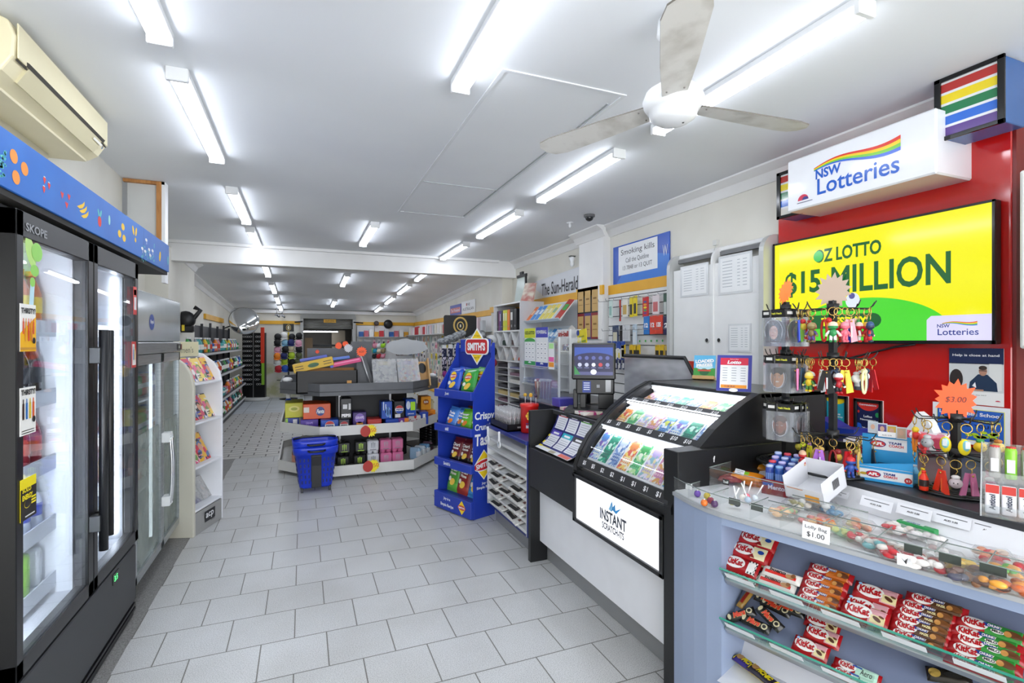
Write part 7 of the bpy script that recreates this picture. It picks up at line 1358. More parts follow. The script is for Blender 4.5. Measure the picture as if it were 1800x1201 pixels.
for r_ in range(8):
    for k in range(36):
        l, P = hp[rd.choice([0, 0, 0, 1, 2, 2, 2, 3, 4, 5, 6, 6, 7, 8, 9])]; y = 8.3+k*.172+rd.uniform(-.05, .05); z = 1.63-r_*.135+rd.uniform(-.02, .02); P.at(FXM(2.96+rd.uniform(-.08, .05), y, z) @ Matrix.Rotation(rd.uniform(-.5, .5), 4, 'Y'), f'{l} packet, {NTH[r_]} rank down, {NTH[k]} along, right rear pegboard', 'packets hung on the right rear pegboard')
for r_ in range(3):
    for k in range(11):
        l, P = hp[rd.choice([0, 1, 2, 3, 4, 6, 8])]; P.at(FYM(1.50+k*.13, 14.98, 1.55-r_*.2-.35*(r_ > 0)+rd.uniform(-.02, .02)), f'{l} packet, {NTH[r_]} rank down, {NTH[k]} along, back wall pegboard', 'packets on the back wall pegboard')
for k in range(26): q = rd.choice([('cream', 'eae6d8'), ('white', 'f0f0ee'), ('grey', 'c9ccd0'), ('red', 'c8303a'), ('pale pink', 'e8cfd4')]) if k not in (21, 22) else ('red', 'c8303a'); solo('gift_bag', MB().bb(-.06, .06, -.03, .03, 0, rd.uniform(.16, .24), M(q[1], .4), .004), f'{q[0]} gift bag, {NTH[k]} from the near end of the long glass shelf', 'gift bag', TR(2.82, 8.2+k*.25, 1.676, PI/2), 'bags on the long shelf')
for k in range(10): q = [('blue', '2a5fa8'), ('rose', 'c86a7a'), ('white', 'ececea'), ('amber', 'e0a02a'), ('red', 'c8303a'), ('pale grey', 'c9ccd0')][k % 6]; solo('craft_box', MB().bb(-.06, .06, -.04, .04, 0, .14+.03*(k % 3), M(q[1], .4), .003), f'{q[0]} craft box, {NTH[k]} from the left on the back wall shelf', 'box', TR(1.52+k*.14, 14.93, 1.636), 'boxes on the back wall shelf')
rd = random.Random(8); cc = [('camouflage', '9a8a66'), ('black', '202024'), ('red', 'c8303a'), ('pink', 'e89ab0'), ('white', 'e8e8ec'), ('lime', 'a8e03a'), ('teal', '2a9ab8'), ('cream', 'e6dcc0')]
for r_ in range(3):
    for k in range(6): l, c = cc[(k+r_*3) % 8]; solo('plush_toy', MB().sph((0, 0, 0), (.07, .06, .065), M(c, .9), 10).sph((.05, 0, .05), .03, M(c, .9), 8), f'{l} plush ball toy, {NTH[k]} from the left in row {NTH[r_]} by the roller door', 'toy', TR(1.52+k*.12+rd.uniform(-.02, .02), 14.86, 1.38-.15*r_), 'plush toys by the roller door')
t = thing('black_speaker', 'round black disc hung on the yellow strip at the back', 'speaker', FYM(2.28, 15.0, 2.0)); MB().lathe([(.13, 0), (.12, .03), (.05, .05)], BLK(), 24).build('disc', t); t = thing('black_fan', 'small dark round wall fan with cord on the yellow strip at the back', 'fan', FYM(1.95, 15.0, 2.02)); MB().lathe([(.07, 0), (.07, .03), (.03, .04)], M('4a4040', .5), 18).build('disc', t); MB().cyl((-.05, -.07, .01), (-.05, -.55, .01), .006, M('5a5a5a', .5), 6).build('cord', t)
for k in range(4): solo('tie_bundle', MB().bb(-.05, .05, -.02, .02, -.45, 0, M(['5a3a2a', '6a4632', 'b8a894', '1f4a78'][k], .7), .01), f'{["dark brown", "brown", "beige", "blue"][k]} long hanging belt bundle near the rear corner', 'belts', FYM(2.55+.12*k, 14.99, 1.55) @ Matrix.Rotation(0, 4, 'X') @ TR(0, 0, 0) @ Matrix.Rotation(-PI/2, 4, 'X'))
# ================================================================ CANDY COUNTER (front right)
UX, UY = .279, -.960
TK = fr((1.385, 1.41, 0), (UX, UY, 0), (.960, .279, 0)); TKz = TK      # x along the front towards the street, y inwards, z up
def K(x, y, z, rz=0): return TK @ TR(x, y, z, rz)
t = thing('candy_counter', 'pale blue-grey confectionery counter with bowed front and two tilted glass-fronted shelves', 'counter', TK); CK = t
cg_ = noise_mat('blue_grey_laminate', '8d9cb8', '97a5c0', 2, .35); cgi = M('8a90ac', .45); al = M('b9bcc0', .35, .4); wt = M('e9eaee', .4)
fp_ = [(-.262, .100), (-.20, .066), (-.13, .034), (-.065, .012), (0, 0)]
mb = MB(); mb.prism(fp_+[(0, .40), (-.262, .40)], .10, .872, cg_); mb.build('curved_end', t)
MB().prism([(x, y+.03) for x, y in fp_]+[(1.5, .03), (1.5, .40), (-.262, .42)], 0, .10, M('1b1b1d', .5)).build('plinth', t)
mb = MB(); mb.bb(0, 1.5, 0, .02, .845, .872, cg_); mb.build('fascia', t); MB().bb(0, 1.5, .24, .26, .1, .86, cgi).build('back_panel', t); MB().bb(0, 1.5, 0, .24, .10, .13, cgi).build('bottom_shelf', t)
mb = MB(); mb.bb(1.48, 1.5, 0, .26, .1, .86, cgi); mb.build('end_panel', t)
mb = MB(); mb.prism([(x-.004, y-.006) for x, y in fp_]+[(1.5, -.006), (1.5, .50), (-.262, .50)], .872, .885, al, side=al); mb.build('edge_strip', t)
mb = MB(); mb.prism([(x, y+.008) for x, y in fp_]+[(1.5, .008), (1.5, .49), (-.262, .49)], .885, .889, wt); mb.build('tray_floor', t)
for x in (.24, .72, 1.2): mb = MB(); mb.bb(x, x+.022, .232, .24, .13, .84, M('a3a49e', .4, .4)); mb.build('slotted_upright', t)
gck = thin('counter_glass', (.95, .97, .96), .07, .02, haze=.03); gedge = M('7f8a86', .2)
def gwall(pts, z0, z1, nm='glass_wall'):
    mb = MB(); vs = []; 
    for x, y in pts: vs += [(x, y, z0), (x, y, z1)]
    mb.add(vs, [(2*i, 2*i+2, 2*i+3, 2*i+1) for i in range(len(pts)-1)], gck); d = mb.build(nm, t); m2 = MB(); m2.tube([(x, y, z1) for x, y in pts], .0018, gedge, 5); m2.build('glass_edge', d)
gwall(fp_+[(1.5, 0)], .885, .945)
for x in (-.17, -.05, .10, .20, .33, .47, .60, .70, .86): gwall([(x, .004+max(0, -x*.3)), (x, .14)], .889, .94, 'glass_divider')
gwall([(-.17, .21), (.13, .19)], .889, .985); gwall([(-.17, .21), (-.17, .38)], .889, .985); gwall([(.17, .17), (.40, .165)], .889, .96); gwall([(.10, .14), (.95, .14)], .889, .93)
for x, w in ((.02, .04), (.10, .04), (.535, .04), (.61, .045), (.69, .05)): mb = MB(T=fr((x, -.003 if x > .3 else .015, .934), (1, 0, 0), (0, .1, 1))); mb.box((w/2, 0, 0), (w, .022, .003), M('38413c', .5)); mb.build('name_clip', t)
# price holders tilted along the riser of the rear counter
t2 = thing('rear_counter', 'dark laminate service top behind the confectionery trays', 'counter', TR(2.2, 1.0, 0)); mb = MB(); mb.bb(1.90, 2.60, -.6, 1.69, .955, .98, noise_mat('dark_laminate', '2e3034', '383a3f', 6, .35), .003); mb.build('top', t2, True); MB().bb(1.93, 2.58, -.6, 1.69, 0, .955, M('202124', .5)).build('body', t2, True); mb = MB(); mb.add([(1.86, -.6, .89), (1.86, 1.69, .89), (1.905, 1.69, .965), (1.905, -.6, .965)], [(0, 1, 2, 3)], wt); mb.bb(1.70, 1.90, .1, 1.69, .868, .884, wt); mb.build('white_riser', t2, True); None
def plabel(px, py, w, lab, l1='AUD 3.00', z=.94, h=.035, tl=None):
    P = onz(px, py, z); T = fr((P.x, P.y, z), (UX*.3, -1, 0), (.5, 0, 1)); mb = MB(T=Matrix.Identity(4)); mb.box((0, 0, 0), (w, h, .0012), M('e6e7ec', .3)); mb.rect(0, h*.22, w*.8, h*.07, M('55565a', .4), I4, lift=.001); mb.text(l1, 0, -h*.12, w*.36, h*.16, M('2a2a2c', .4), I4, lift=.0014, bold=.03); solo('price_label', mb, lab, 'price label', T)
for i, (px, py) in enumerate(((1540, 886), (1606, 900), (1672, 915), (1742, 932))): plabel(px, py, .10, f'clear-held price label on the white riser, {NTH[i]} from the left', ['AUD 3.00', 'AUD 3.50', 'AUD 3.50', 'AUD 4.00'][i])
plabel(1474, 868, .07, 'white price label clipped under the empty carton', 'AUD 3.25', .93, .025); plabel(1300, 830, .045, 'white price label on the glass before the red candy bags', 'AUD 2.50', .955, .022)
T = K(.315, -.012, .912) @ R3(PI/2-.1, 0, 0); mb = MB(); mb.box((0, 0, 0), (.078, .052, .0012), M('f4f4f6', .3)); mb.text('Lolly Bag', 0, .011, .062, .013, M('333336', .4), I4, lift=.0016); mb.text('$1.00', 0, -.010, .050, .017, M('333336', .4), I4, lift=.0016); solo('price_card', mb, 'white Lolly Bag $1.00 card at the glass front', 'price label', T)
P = onz(1590, 985, .91); mb = MB(); mb.box((0, 0, 0), (.034, .03, .001), WHT()); mb.pr([(-.008, .006), (.0, -.002), (.008, .007), (.004, -.010)], M('3a3a3c', .4), I4, lift=.0012); solo('price_card', mb, 'creased white card leaning among the red and white lolly bags', 'price label', fr((P.x, P.y, P.z), (UX, UY, .1), (.2, .1, 1)))
P = onx(1257, 757, 1.62); mb = MB(); mb.text('f', 0, 0, .010, .026, M('d9d9da', .3), I4, lift=.0, bold=.06); solo('letter_sticker', mb, 'small white letter f stuck on the black end panel', 'sticker', FYM(onx(1257, 757, 1.62).x, 1.690, 1.0))
P = onz(1213, 855, .93); mb = MB(); mb.box((0, 0, 0), (.028, .022, .001), M('e9e9ea', .3)); solo('white_tag', mb, 'tiny crumpled white tag on the far glass corner of the candy counter', 'tag', fr((P.x-.006, P.y, P.z), (UX, UY, 0), (.1, .1, 1)))
# tilted shelves
TL = math.radians(40)
def shelfT(z, y=.03): return TK @ fr((0, y, z), (1, 0, 0), (0, math.cos(TL), math.sin(TL)))
S1 = shelfT(.645); S2 = shelfT(.47)
SL = (CK,)
for Ts, nm in ((S1, 'upper'), (S2, 'lower')):
    d = thing('tilted_shelf', f'{nm} tilted steel shelf with green-edged glass front in the candy counter', 'shelf', Ts); mb = MB(); mb.bb(.004, 1.47, 0, .235, -.010, 0, M('7c86a2', .4)); mb.bb(.004, 1.47, -.012, .006, -.016, .014, M('a9adb0', .3, .6), .002); mb.build('plate', d); MB().bb(.004, 1.47, -.008, -.004, .010, .072, thin('green_glass', (.82, .93, .89), .07, .02)).build('glass_front', d); MB().bb(.004, 1.47, -.009, -.003, .071, .0745, M('2f8f78', .15)).build('glass_edge', d)
    for k in range(9 if nm == 'upper' else 3):
        x = .02+k*.155; mb = MB(); mb.bb(x, x+.10, -.0105, -.0085, .035, .060, M('dfe1e3', .3)); mb.rect(x+.05, 0, .001, .001, BLK(), Matrix.Translation((0, -.5, 0))) if False else None; mb.build('ticket_strip', d)
# --- chocolate bars
def bar(nm, lab, T, w, h, base, draw, th=.020, grp=None, seed=0, foil='b8a06a'):
    t = thing(nm, lab, 'chocolate bar', T, grp); mb = MB(); b = M(base, .25); f = M(foil, .3, .3)
    Hf = pouch(mb, w, h, th, lambda u, v, s: (b if s > 0 else f), seed=seed, nx=16, ny=6, crimp=.035, ends='x', flat=.35); mb.build('wrapper', t); mb = MB(); draw(mb, w, h, Hf); mb.build('print', t); return t
R_, W2 = M('b3161d', .25), M('f2eeea', .25)
def kk_logo(mb, w, h, H, cx, s=1.0):
    mb.ell(cx, h*.04, h*.52*s*1.35, h*.42*s, W2, I4, H, .0012, rot=.0); mb.text('KitKat', cx, h*.04, h*1.12*s, h*.46*s, R_, I4, H, .0026, bold=.045, rot=.04)
def d_white(mb, w, h, H): mb.rect(w*.26, 0, w*.34, h*.74, M('eadfb4', .25), I4, H, .0008); kk_logo(mb, w, h, H, -w*.12, .85); mb.ell(w*.30, h*.08, h*.18, h*.12, M('26479a', .25), I4, H, .0016); mb.pr([(w*.0, -h*.32), (w*.12, -h*.1), (w*.2, -h*.35)], M('8c1a1a', .3), I4, H, .002)
def d_check(mb, w, h, H):
    kk_logo(mb, w, h, H, -w*.08, .85); k5 = M('1b1b1c', .3)
    for s in (-1, 1):
        mb.rect(s*w*.40 if s < 0 else w*.36, 0, w*.12 if s < 0 else w*.22, h*.78, W2, I4, H, .0008)
        for i in range(6 if s > 0 else 3):
            for j in range(6):
                if (i+j) % 2: mb.rect((-w*.445 if s < 0 else w*.265)+i*w*.038, -h*.33+j*h*.13, w*.036, h*.12, k5, I4, None, H(w*.3, 0)*.9+.0014)
def d_pink(mb, w, h, H): mb.rect(w*.28, 0, w*.36, h*.80, M('d8a0a6', .25), I4, H, .0008); mb.rect(w*.30, -h*.14, w*.32, h*.42, M('e6d6a0', .25), I4, H, .0012); mb.ell(w*.28, -h*.12, w*.10, h*.10, M('5a3420', .3), I4, H, .0018, rot=-.5); mb.ell(w*.36, h*.05, w*.06, h*.06, M('6a4428', .3), I4, H, .0018, rot=-.3); kk_logo(mb, w, h, H, -w*.12, .9); mb.ell(-w*.36, h*.3, h*.09, h*.08, M('8fc0e8', .3), I4, H, .002)
def d_chunk(c, c2, nm=None, blob_='6a3a20'):
    def f(mb, w, h, H):
        mb.rect(w*.20, -h*.02, w*.52, h*.86, M(c, .25), I4, H, .0008); mb.rect(w*.02, h*.18, w*.22, h*.26, M('26408f', .25), I4, H, .0014); mb.text('CHUNKY', w*.06, h*.18, w*.19, h*.19, W2, I4, H, .0024, bold=.04)
        if nm: (mb.ell(w*.10, -h*.12, w*.09, h*.14, W2, I4, H, .0014) if c2 == 'W' else None); mb.text(nm, w*.10, -h*.12, w*.14, h*.18, M('1d2a20' if c2 == 'W' else 'f0e2a8', .3), I4, H, .0024, bold=.04)
        mb.ell(w*.31, -h*.02, w*.12, h*.24, M(blob_, .3), I4, H, .0018, rot=-.15); mb.ell(w*.23, -h*.08, w*.05, h*.2, M('c98f4a', .3), I4, H, .0022, rot=-.5); kk_logo(mb, w, h, H, -w*.20, 1.0)
    return f
def d_bueno(mb, w, h, H): mb.rect(0, -h*.12, w*.8, h*.30, M('d8281c', .25), I4, H, .0008); mb.text('bueno', -w*.08, h*.14, w*.42, h*.34, M('3a1c14', .3), I4, H, .002, bold=.03); mb.ell(w*.24, -h*.05, w*.11, h*.22, M('b9885a', .3), I4, H, .0018); mb.ell(w*.32, h*.1, w*.06, h*.2, M('8a5a34', .3), I4, H, .002)
def d_mars(mb, w, h, H): mb.text('Mars', -w*.02, 0, w*.42, h*.58, M('d8452c', .25), I4, H, .0026, bold=.06, shear=.2); mb.text('Mars', -w*.02, h*.0, w*.45, h*.62, M('d8b87a', .25), I4, H, .0016, bold=.10, shear=.2); mb.ell(w*.33, 0, w*.10, h*.30, M('cfc6a0', .3), I4, H, .0012); mb.ell(w*.33, 0, w*.06, h*.18, M('2b2826', .3), I4, H, .0018); mb.ell(-w*.36, 0, w*.06, h*.3, M('cfc6a0', .3), I4, H, .0012)
def d_aero(mb, w, h, H): mb.rect(w*.22, 0, w*.44, h*.8, M('b8dcc8', .25), I4, H, .0008); mb.text('Aero', w*.22, -h*.02, w*.24, h*.5, M('2a2a2a', .3), I4, H, .002); kk_logo(mb, w, h, H, -w*.18, 1.0); mb.rect(w*.02, h*.26, w*.2, h*.14, M('2a52a8', .3), I4, H, .0014)
def d_gold(mb, w, h, H): mb.ell(-w*.3, 0, w*.14, h*.3, M('d8b45a', .3, .4), I4, H, .0012); mb.ell(w*.1, 0, w*.2, h*.2, M('2c2a26', .3), I4, H, .0012)
def d_picnic(mb, w, h, H): mb.text('PICNIC', w*.05, 0, w*.5, h*.5, M('e8d01c', .25), I4, H, .002, bold=.08); mb.ell(-w*.3, .05*h, w*.1, h*.3, M('b98a4a', .3), I4, H, .0014); mb.rect(-w*.44, 0, w*.08, h*.9, M('e8d01c', .3), I4, H, .001); mb.rect(w*.44, 0, w*.08, h*.9, M('e8d01c', .3), I4, H, .001)
def put(Ts, px, py, lift=.012, rz=0): 
    x, y = onpl(px, py, Ts @ Matrix.Translation((0, 0, lift))); return Ts @ TR(x, y, lift, rz)
stk = lambda i, n: ('lowest', 'second from bottom', 'third from bottom', 'fourth from bottom', 'fifth from bottom', 'topmost')[i if i < n-1 else 5]
for i, (px, py, d, l) in enumerate(((1299, 994, d_check, 'red wafer bar with black and white chequered ends, lowest of the left stack'), (1318, 972, d_white, 'red and cream wafer bar, middle of the left stack'), (1331, 951, d_white, 'red and cream wafer bar, topmost of the left stack'))):
    bar('wafer_bar', l, put(S1, px, py, .022, .0), .142, .062, 'a8151b', d, .026, 'wafer bars in the left stack', i)
bar('wafer_bar', 'red wafer bar buried under the left stack behind the glass', put(S1, 1300, 1012, .006), .14, .06, 'a8151b', d_check, .012, None, 7)
bar('wafer_bar', 'second red wafer bar buried under the left stack', put(S1, 1322, 975, .006), .14, .10, 'a8151b', d_white, .012, None, 8)
bar('hazelnut_bar', 'white and red hazelnut bar lying upper, right of the left stack', put(S1, 1374, 1012, .022, .0), .125, .036, 'e9e4de', d_bueno, .022, 'white hazelnut bars'); bar('hazelnut_bar', 'white and red hazelnut bar nearest the glass', put(S1, 1365, 1026, .010, .0), .125, .036, 'e9e4de', d_bueno, .022, 'white hazelnut bars', 1)
for i, (px, py) in enumerate(((1438, 1063), (1443, 1051), (1447, 1037), (1451, 1023), (1460, 1009))): bar('chunky_bar', f'red and orange-brown chunky bar, {stk(i, 5)} of its row', put(S1, px, py, .013+.002*i), .130, .036, 'a8151b', d_chunk('c2661c', '', None), .026, 'orange-brown chunky bars', i)
for i, (px, py) in enumerate(((1520, 1081), (1524, 1071), (1541, 1047))): bar('wafer_bar', f'red and pink slab wafer bar, {["nearest the glass", "middle", "topmost"][i]} on the upper shelf', put(S1, px, py, [.030, .016, .018][i]), .120, .056, 'a8151b', d_pink, .022, 'pink slab bars on the upper shelf', i)
for i, (px, py) in enumerate(((1612, 1129), (1616, 1114), (1620, 1101), (1624, 1089), (1629, 1077), (1645, 1065))): bar('chunky_bar', f'red and dark brown chunky bar, {stk(i, 6)} of its row', put(S1, px, py, .013+.002*i), .140, .036, 'a8151b', d_chunk('54341c', '', 'HAZEL', '7a4a26'), .026, 'dark brown chunky bars', i)
for i, (px, py) in enumerate(((1725, 1176), (1727, 1158), (1735, 1141), (1731, 1126), (1741, 1109))): bar('chunky_bar', f'red and green chunky bar, {stk(i, 5)} of its row', put(S1, px, py, .013+.002*i), .150, .038, 'a8151b', d_chunk('2f8a34', 'W', 'MILO', '6a3f22'), .026, 'green chunky bars', i)
for i, (px, py, r, l) in enumerate(((1353, 1058, -.05, 'black caramel bar at the back of the lower shelf pile'), (1386, 1071, .05, 'black caramel bar at the right of the pile'), (1364, 1068, -.1, 'black caramel bar under the crossed ones'), (1302, 1082, .75, 'black caramel bar at the left front of the pile'), (1353, 1087, -.45, 'black caramel bar lying across the pile'), (1328, 1097, -.06, 'black caramel bar nearest the glass'))): bar('caramel_bar', l, put(S2, px, py, .012+.008*(i > 2)+.01*(i == 4), r), .105, .034, '242322', d_mars, .024, 'black caramel bars', i, '3a3834')
bar('caramel_bar', 'gold-backed caramel bar standing on end at the left of the pile', put(S2, 1311, 1052, .014, 1.35), .085, .026, 'a8823a', lambda mb, w, h, H: mb.rect(0, 0, w*.6, h*.4, M('8c1f14', .3), I4, H, .001), .018, None, 3)
for i, (px, py) in enumerate(((1425, 1141), (1446, 1119), (1446, 1097))): bar('wafer_bar', f'red and pink slab wafer bar, {["nearest the glass", "middle", "farthest back"][i]} on the lower shelf', put(S2, px, py, [.024, .018, .012][i], .0), .105, .052, 'a8151b', d_pink, .022, 'pink slab bars on the lower shelf', 20+i)
for i, (px, py) in enumerate(((1506, 1181), (1500, 1194))): bar('mint_bar', ['red and mint chunky bar on the lower shelf, upper', 'red and mint chunky bar on the lower shelf, nearest the glass'][i], put(S2, px, py, .014), .125, .034, 'a8151b', d_aero, .024, 'mint bars', i)
bar('gold_bar', 'gold and black wrapped bar low at the right of the lower shelf', put(S2, 1668, 1190, .018, .3), .10, .04, '2b2620', d_gold, .024)
# card and bars on the bottom shelf
t = thing('white_card', 'bent white card lining the lowest shelf of the candy counter', 'card', TK); mb = MB(); mb.add([(.0, -.03, .30), (.0, .13, .315), (.0, .165, .37), (1.2, -.03, .30), (1.2, .13, .315), (1.2, .165, .37)], [(0, 1, 4, 3), (1, 2, 5, 4)], M('d9dbe2', .4)); mb.build('card', t); MB().bb(.01, 1.46, .02, .22, .28, .298, cgi).build('shelf_board', t)
S3 = TK @ fr((0, 0, .318), (1, 0, 0), (0, 1, .08))
bar('nut_bar', 'purple and yellow nut bar on the white card, left', put(S3, 1316, 1171, .014, -.25), .12, .045, '3a2a7a', d_picnic, .022, 'purple nut bars', 1, 'd8c01c'); bar('nut_bar', 'purple and yellow nut bar on the white card, right and overlapping', put(S3, 1342, 1190, .022, -.35), .12, .042, '2a2430', d_picnic, .022, 'purple nut bars', 2, 'd8c01c')
# --- bagged sweets
wrapc = thin('sweet_bag_film', (.98, .98, .98), .03, .08, haze=.03)
def lolly(px, py, cols, lab, w=.08, h=.06, n=13, z=.90, rz=0, cat='lolly bag', seed=0):
    P = onz(px, py, z); T = TR(P.x+.016, P.y+.006, .889, math.atan2(UY, UX)+rz); t = thing('lolly_bag', lab, cat, T, 'bagged sweets in the glass tray'); rd = random.Random(seed+px); 
    mb = MB(); cs = [M(c, .3) for c in cols]
    for k in range(n):
        x = rd.uniform(-w*.42, w*.42); y = rd.uniform(-h*.42, h*.42); mb.sph((x, y, .010+rd.uniform(0, .020)), (rd.uniform(.010, .018), rd.uniform(.008, .013), .009), cs[k % len(cs)], 8)
    o = mb.build('sweets', t); o['kind'] = 'stuff'; mb = MB(); mb.T = Matrix.Translation((0, 0, .019)); pouch(mb, w*1.1, h*1.15, .04, lambda u, v, s: wrapc, seed=seed, nx=8, ny=6, ends='x'); mb.build('film', t)
LB = [(1372, 907, ['f2c9a0', 'bfe0a8', 'f0b0a0'], 'peach and pale green lolly bag, leftmost of the bags'), (1400, 893, ['eef0f0', 'e6dcd0', 'a8a06a'], 'clear bag of white sweets behind the peach one'), (1424, 917, ['e88a8a', 'f0d8d0', 'e8b0a0'], 'pink lolly bag left of the Lolly Bag card'), (1443, 893, ['f2f2f0', '5a8fb8', 'e8e8ea'], 'white and blue lolly bag behind the card'), (1462, 903, ['7aa8c8', 'f0f0f0', '4a80a8'], 'blue-tinted lolly bag right of the white one'), (1440, 922, ['e87a4a', 'f0c08a'], 'orange lolly bag under the card'),
      (1480, 942, ['d8e08a', 'f0c080', 'b0d8b0'], 'yellow and green lolly bag right of the card'), (1505, 928, ['f0b090', 'f2dca8', 'e88a70'], 'peach lolly bag in the second line'), (1516, 956, ['d8404a', 'f4f0ea', 'f2c8c0'], 'red and white lolly bag, first'), (1545, 968, ['e0505a', 'f6f2ee', '80c8d0'], 'red and white lolly bag, second, with a teal sweet'), (1572, 980, ['c8323a', 'f4efe8'], 'red and white lolly bag, third'), (1605, 990, ['c8323a', 'f6f2ee'], 'red and white lolly bag, fourth'), (1630, 1000, ['b82a34', 'f6f2ee'], 'red and white lolly bag, nearest its divider'), (1578, 940, ['f6f2ee', 'd8404a', 'f2e8dc'], 'mostly white lolly bag with a red sweet, behind'), (1625, 955, ['f4f0ee', 'e8e4e4'], 'nearly empty clear bag in the middle compartment'),
      (1688, 1003, ['e8c24a', 'f0d070', 'e0b038'], 'yellow banana lolly bag between two dividers'), (1655, 985, ['f0eeee', 'd8c0c0'], 'clear bag beside the yellow bananas'), (1725, 1030, ['8a5a34', 'e8a03a', '5a3420'], 'cola brown and orange lolly bag'), (1755, 1012, ['58b04a', '7a5a40', 'e8a860'], 'green and brown lolly bag'), (1775, 1040, ['c8642a', 'e8983a', '4a2c20'], 'orange and brown lolly bag at the right edge'), (1745, 985, ['e8a080', 'f0e0d0', 'd8404a'], 'salmon lolly bag in the right back compartment'), (1785, 1000, ['f2f0ee', 'd8404a'], 'clear and red lolly bag at the right edge'), (1700, 1020, ['4a4a60', '7a5a50'], 'dark sweets in a bag before the bananas')]
for i, (px, py, c, l) in enumerate(LB): lolly(px, py, c, l, seed=i, rz=random.Random(i).uniform(-.5, .5))
for i, (px, py, c, l) in enumerate(((1226, 868, '6a3ab0', 'purple'), (1243, 872, 'c8b03a', 'yellow'), (1249, 880, 'a82a4a', 'crimson'), (1238, 884, 'd8702a', 'orange'), (1256, 886, '5a2a6a', 'dark purple'))): P = onz(px, py, .903); t = thing('ball_sweet', f'{l} wrapped ball sweet in the far glass corner', 'sweet', TR(P.x, P.y, .903), 'ball sweets'); MB().sph((0, 0, 0), .013, M(c, .2), 12).build('ball', t); MB().sph((0, 0, .012), .004, M('e8e2dc', .3), 6).build('twist', t)
for i, (px, py, c, l, a) in enumerate(((1285, 888, 'd8d080', 'lime stick', .4), (1297, 892, '28304a', 'dark blue', -.2), (1305, 880, 'f0ece4', 'white', .1), (1317, 885, 'b8c8d8', 'pale blue', -.4), (1311, 878, 'e07a8a', 'pink', .3), (1324, 880, 'd8e0e8', 'clear', .5))): P = onz(px, py, .90); t = thing('lollipop', f'{l} lollipop leaning in the second glass compartment', 'lollipop', TR(P.x, P.y, .901) @ R3(a, .3*a, 0), 'lollipops in the glass compartment'); MB().sph((0, 0, .012), .012, M(c, .25), 10).build('candy', t); MB().cyl((0, 0, .02), (0, 0, .075), .0025, WHT(), 6).build('stick', t)
P = onz(1612, 927, .90); t = thing('gum_box', 'flat green chewing gum box in the empty white tray', 'box', TR(P.x, P.y, .889, math.atan2(UY, UX)-.25)); MB().bb(-.055, .055, -.012, .012, 0, .020, M('2f9a52', .25), .002).build('box', t); mb = MB(); mb.rect(-.01, 0, .06, .014, M('d8eee0', .3), Matrix.Translation((0, 0, .0205))); mb.text('extra', -.01, 0, .04, .010, M('1f5f9a', .3), Matrix.Translation((0, 0, .0205)), bold=.04); mb.build('print', t)
# candy bags behind the second glass
def cbag(px, py, z, w, h, c, c2, lab, rz, tilt=.3):
    P = onz(px, py, z); t = thing('candy_bag', lab, 'candy bag', TR(P.x, P.y, z, rz) @ R3(tilt, 0, 0)); mb = MB(); cB = M(c, .25); cA = M(c2, .25); pouch(mb, w, h, .03, lambda u, v, s: cA if (.3 < u < .62 and .25 < v < .8) else cB, seed=px, nx=12, ny=8); mb.build('bag', t)
for a in ((1272, 838, .915, .15, .09, '8a1a22', 'a82a30', 'maroon candy bag lying lowest at the left', -.9), (1290, 822, .93, .15, .08, '98202a', 'c84a6a', 'maroon and pink candy bag above it', -1.3), (1292, 808, .95, .15, .08, '98202a', 'd8506a', 'maroon candy bag on the top of the pile', -1.2), (1312, 838, .925, .13, .07, 'e88a1c', '8fd03a', 'orange candy bag with green centre, front right', -1.0), (1325, 818, .94, .14, .07, 'f09a1c', 'e8e0c8', 'orange and white candy bag at the back right', -1.2), (1330, 848, .905, .10, .06, 'e8821c', '7ac83a', 'orange and lime candy bag nearest the trays', -.9)): cbag(*a, tilt=.15)
P = onz(1279, 842, .93); mb = MB(); mb.box((0, 0, 0), (.028, .022, .001), M('1c1c1e', .3)); mb.text('Trolli', 0, 0, .022, .010, WHT(), I4, lift=.001, bold=.05); solo('name_tag', mb, 'small black name tag clipped before the maroon candy bags', 'tag', fr((P.x-.03, P.y-.02, .925), (UX, UY, 0), (.2, .1, 1)))
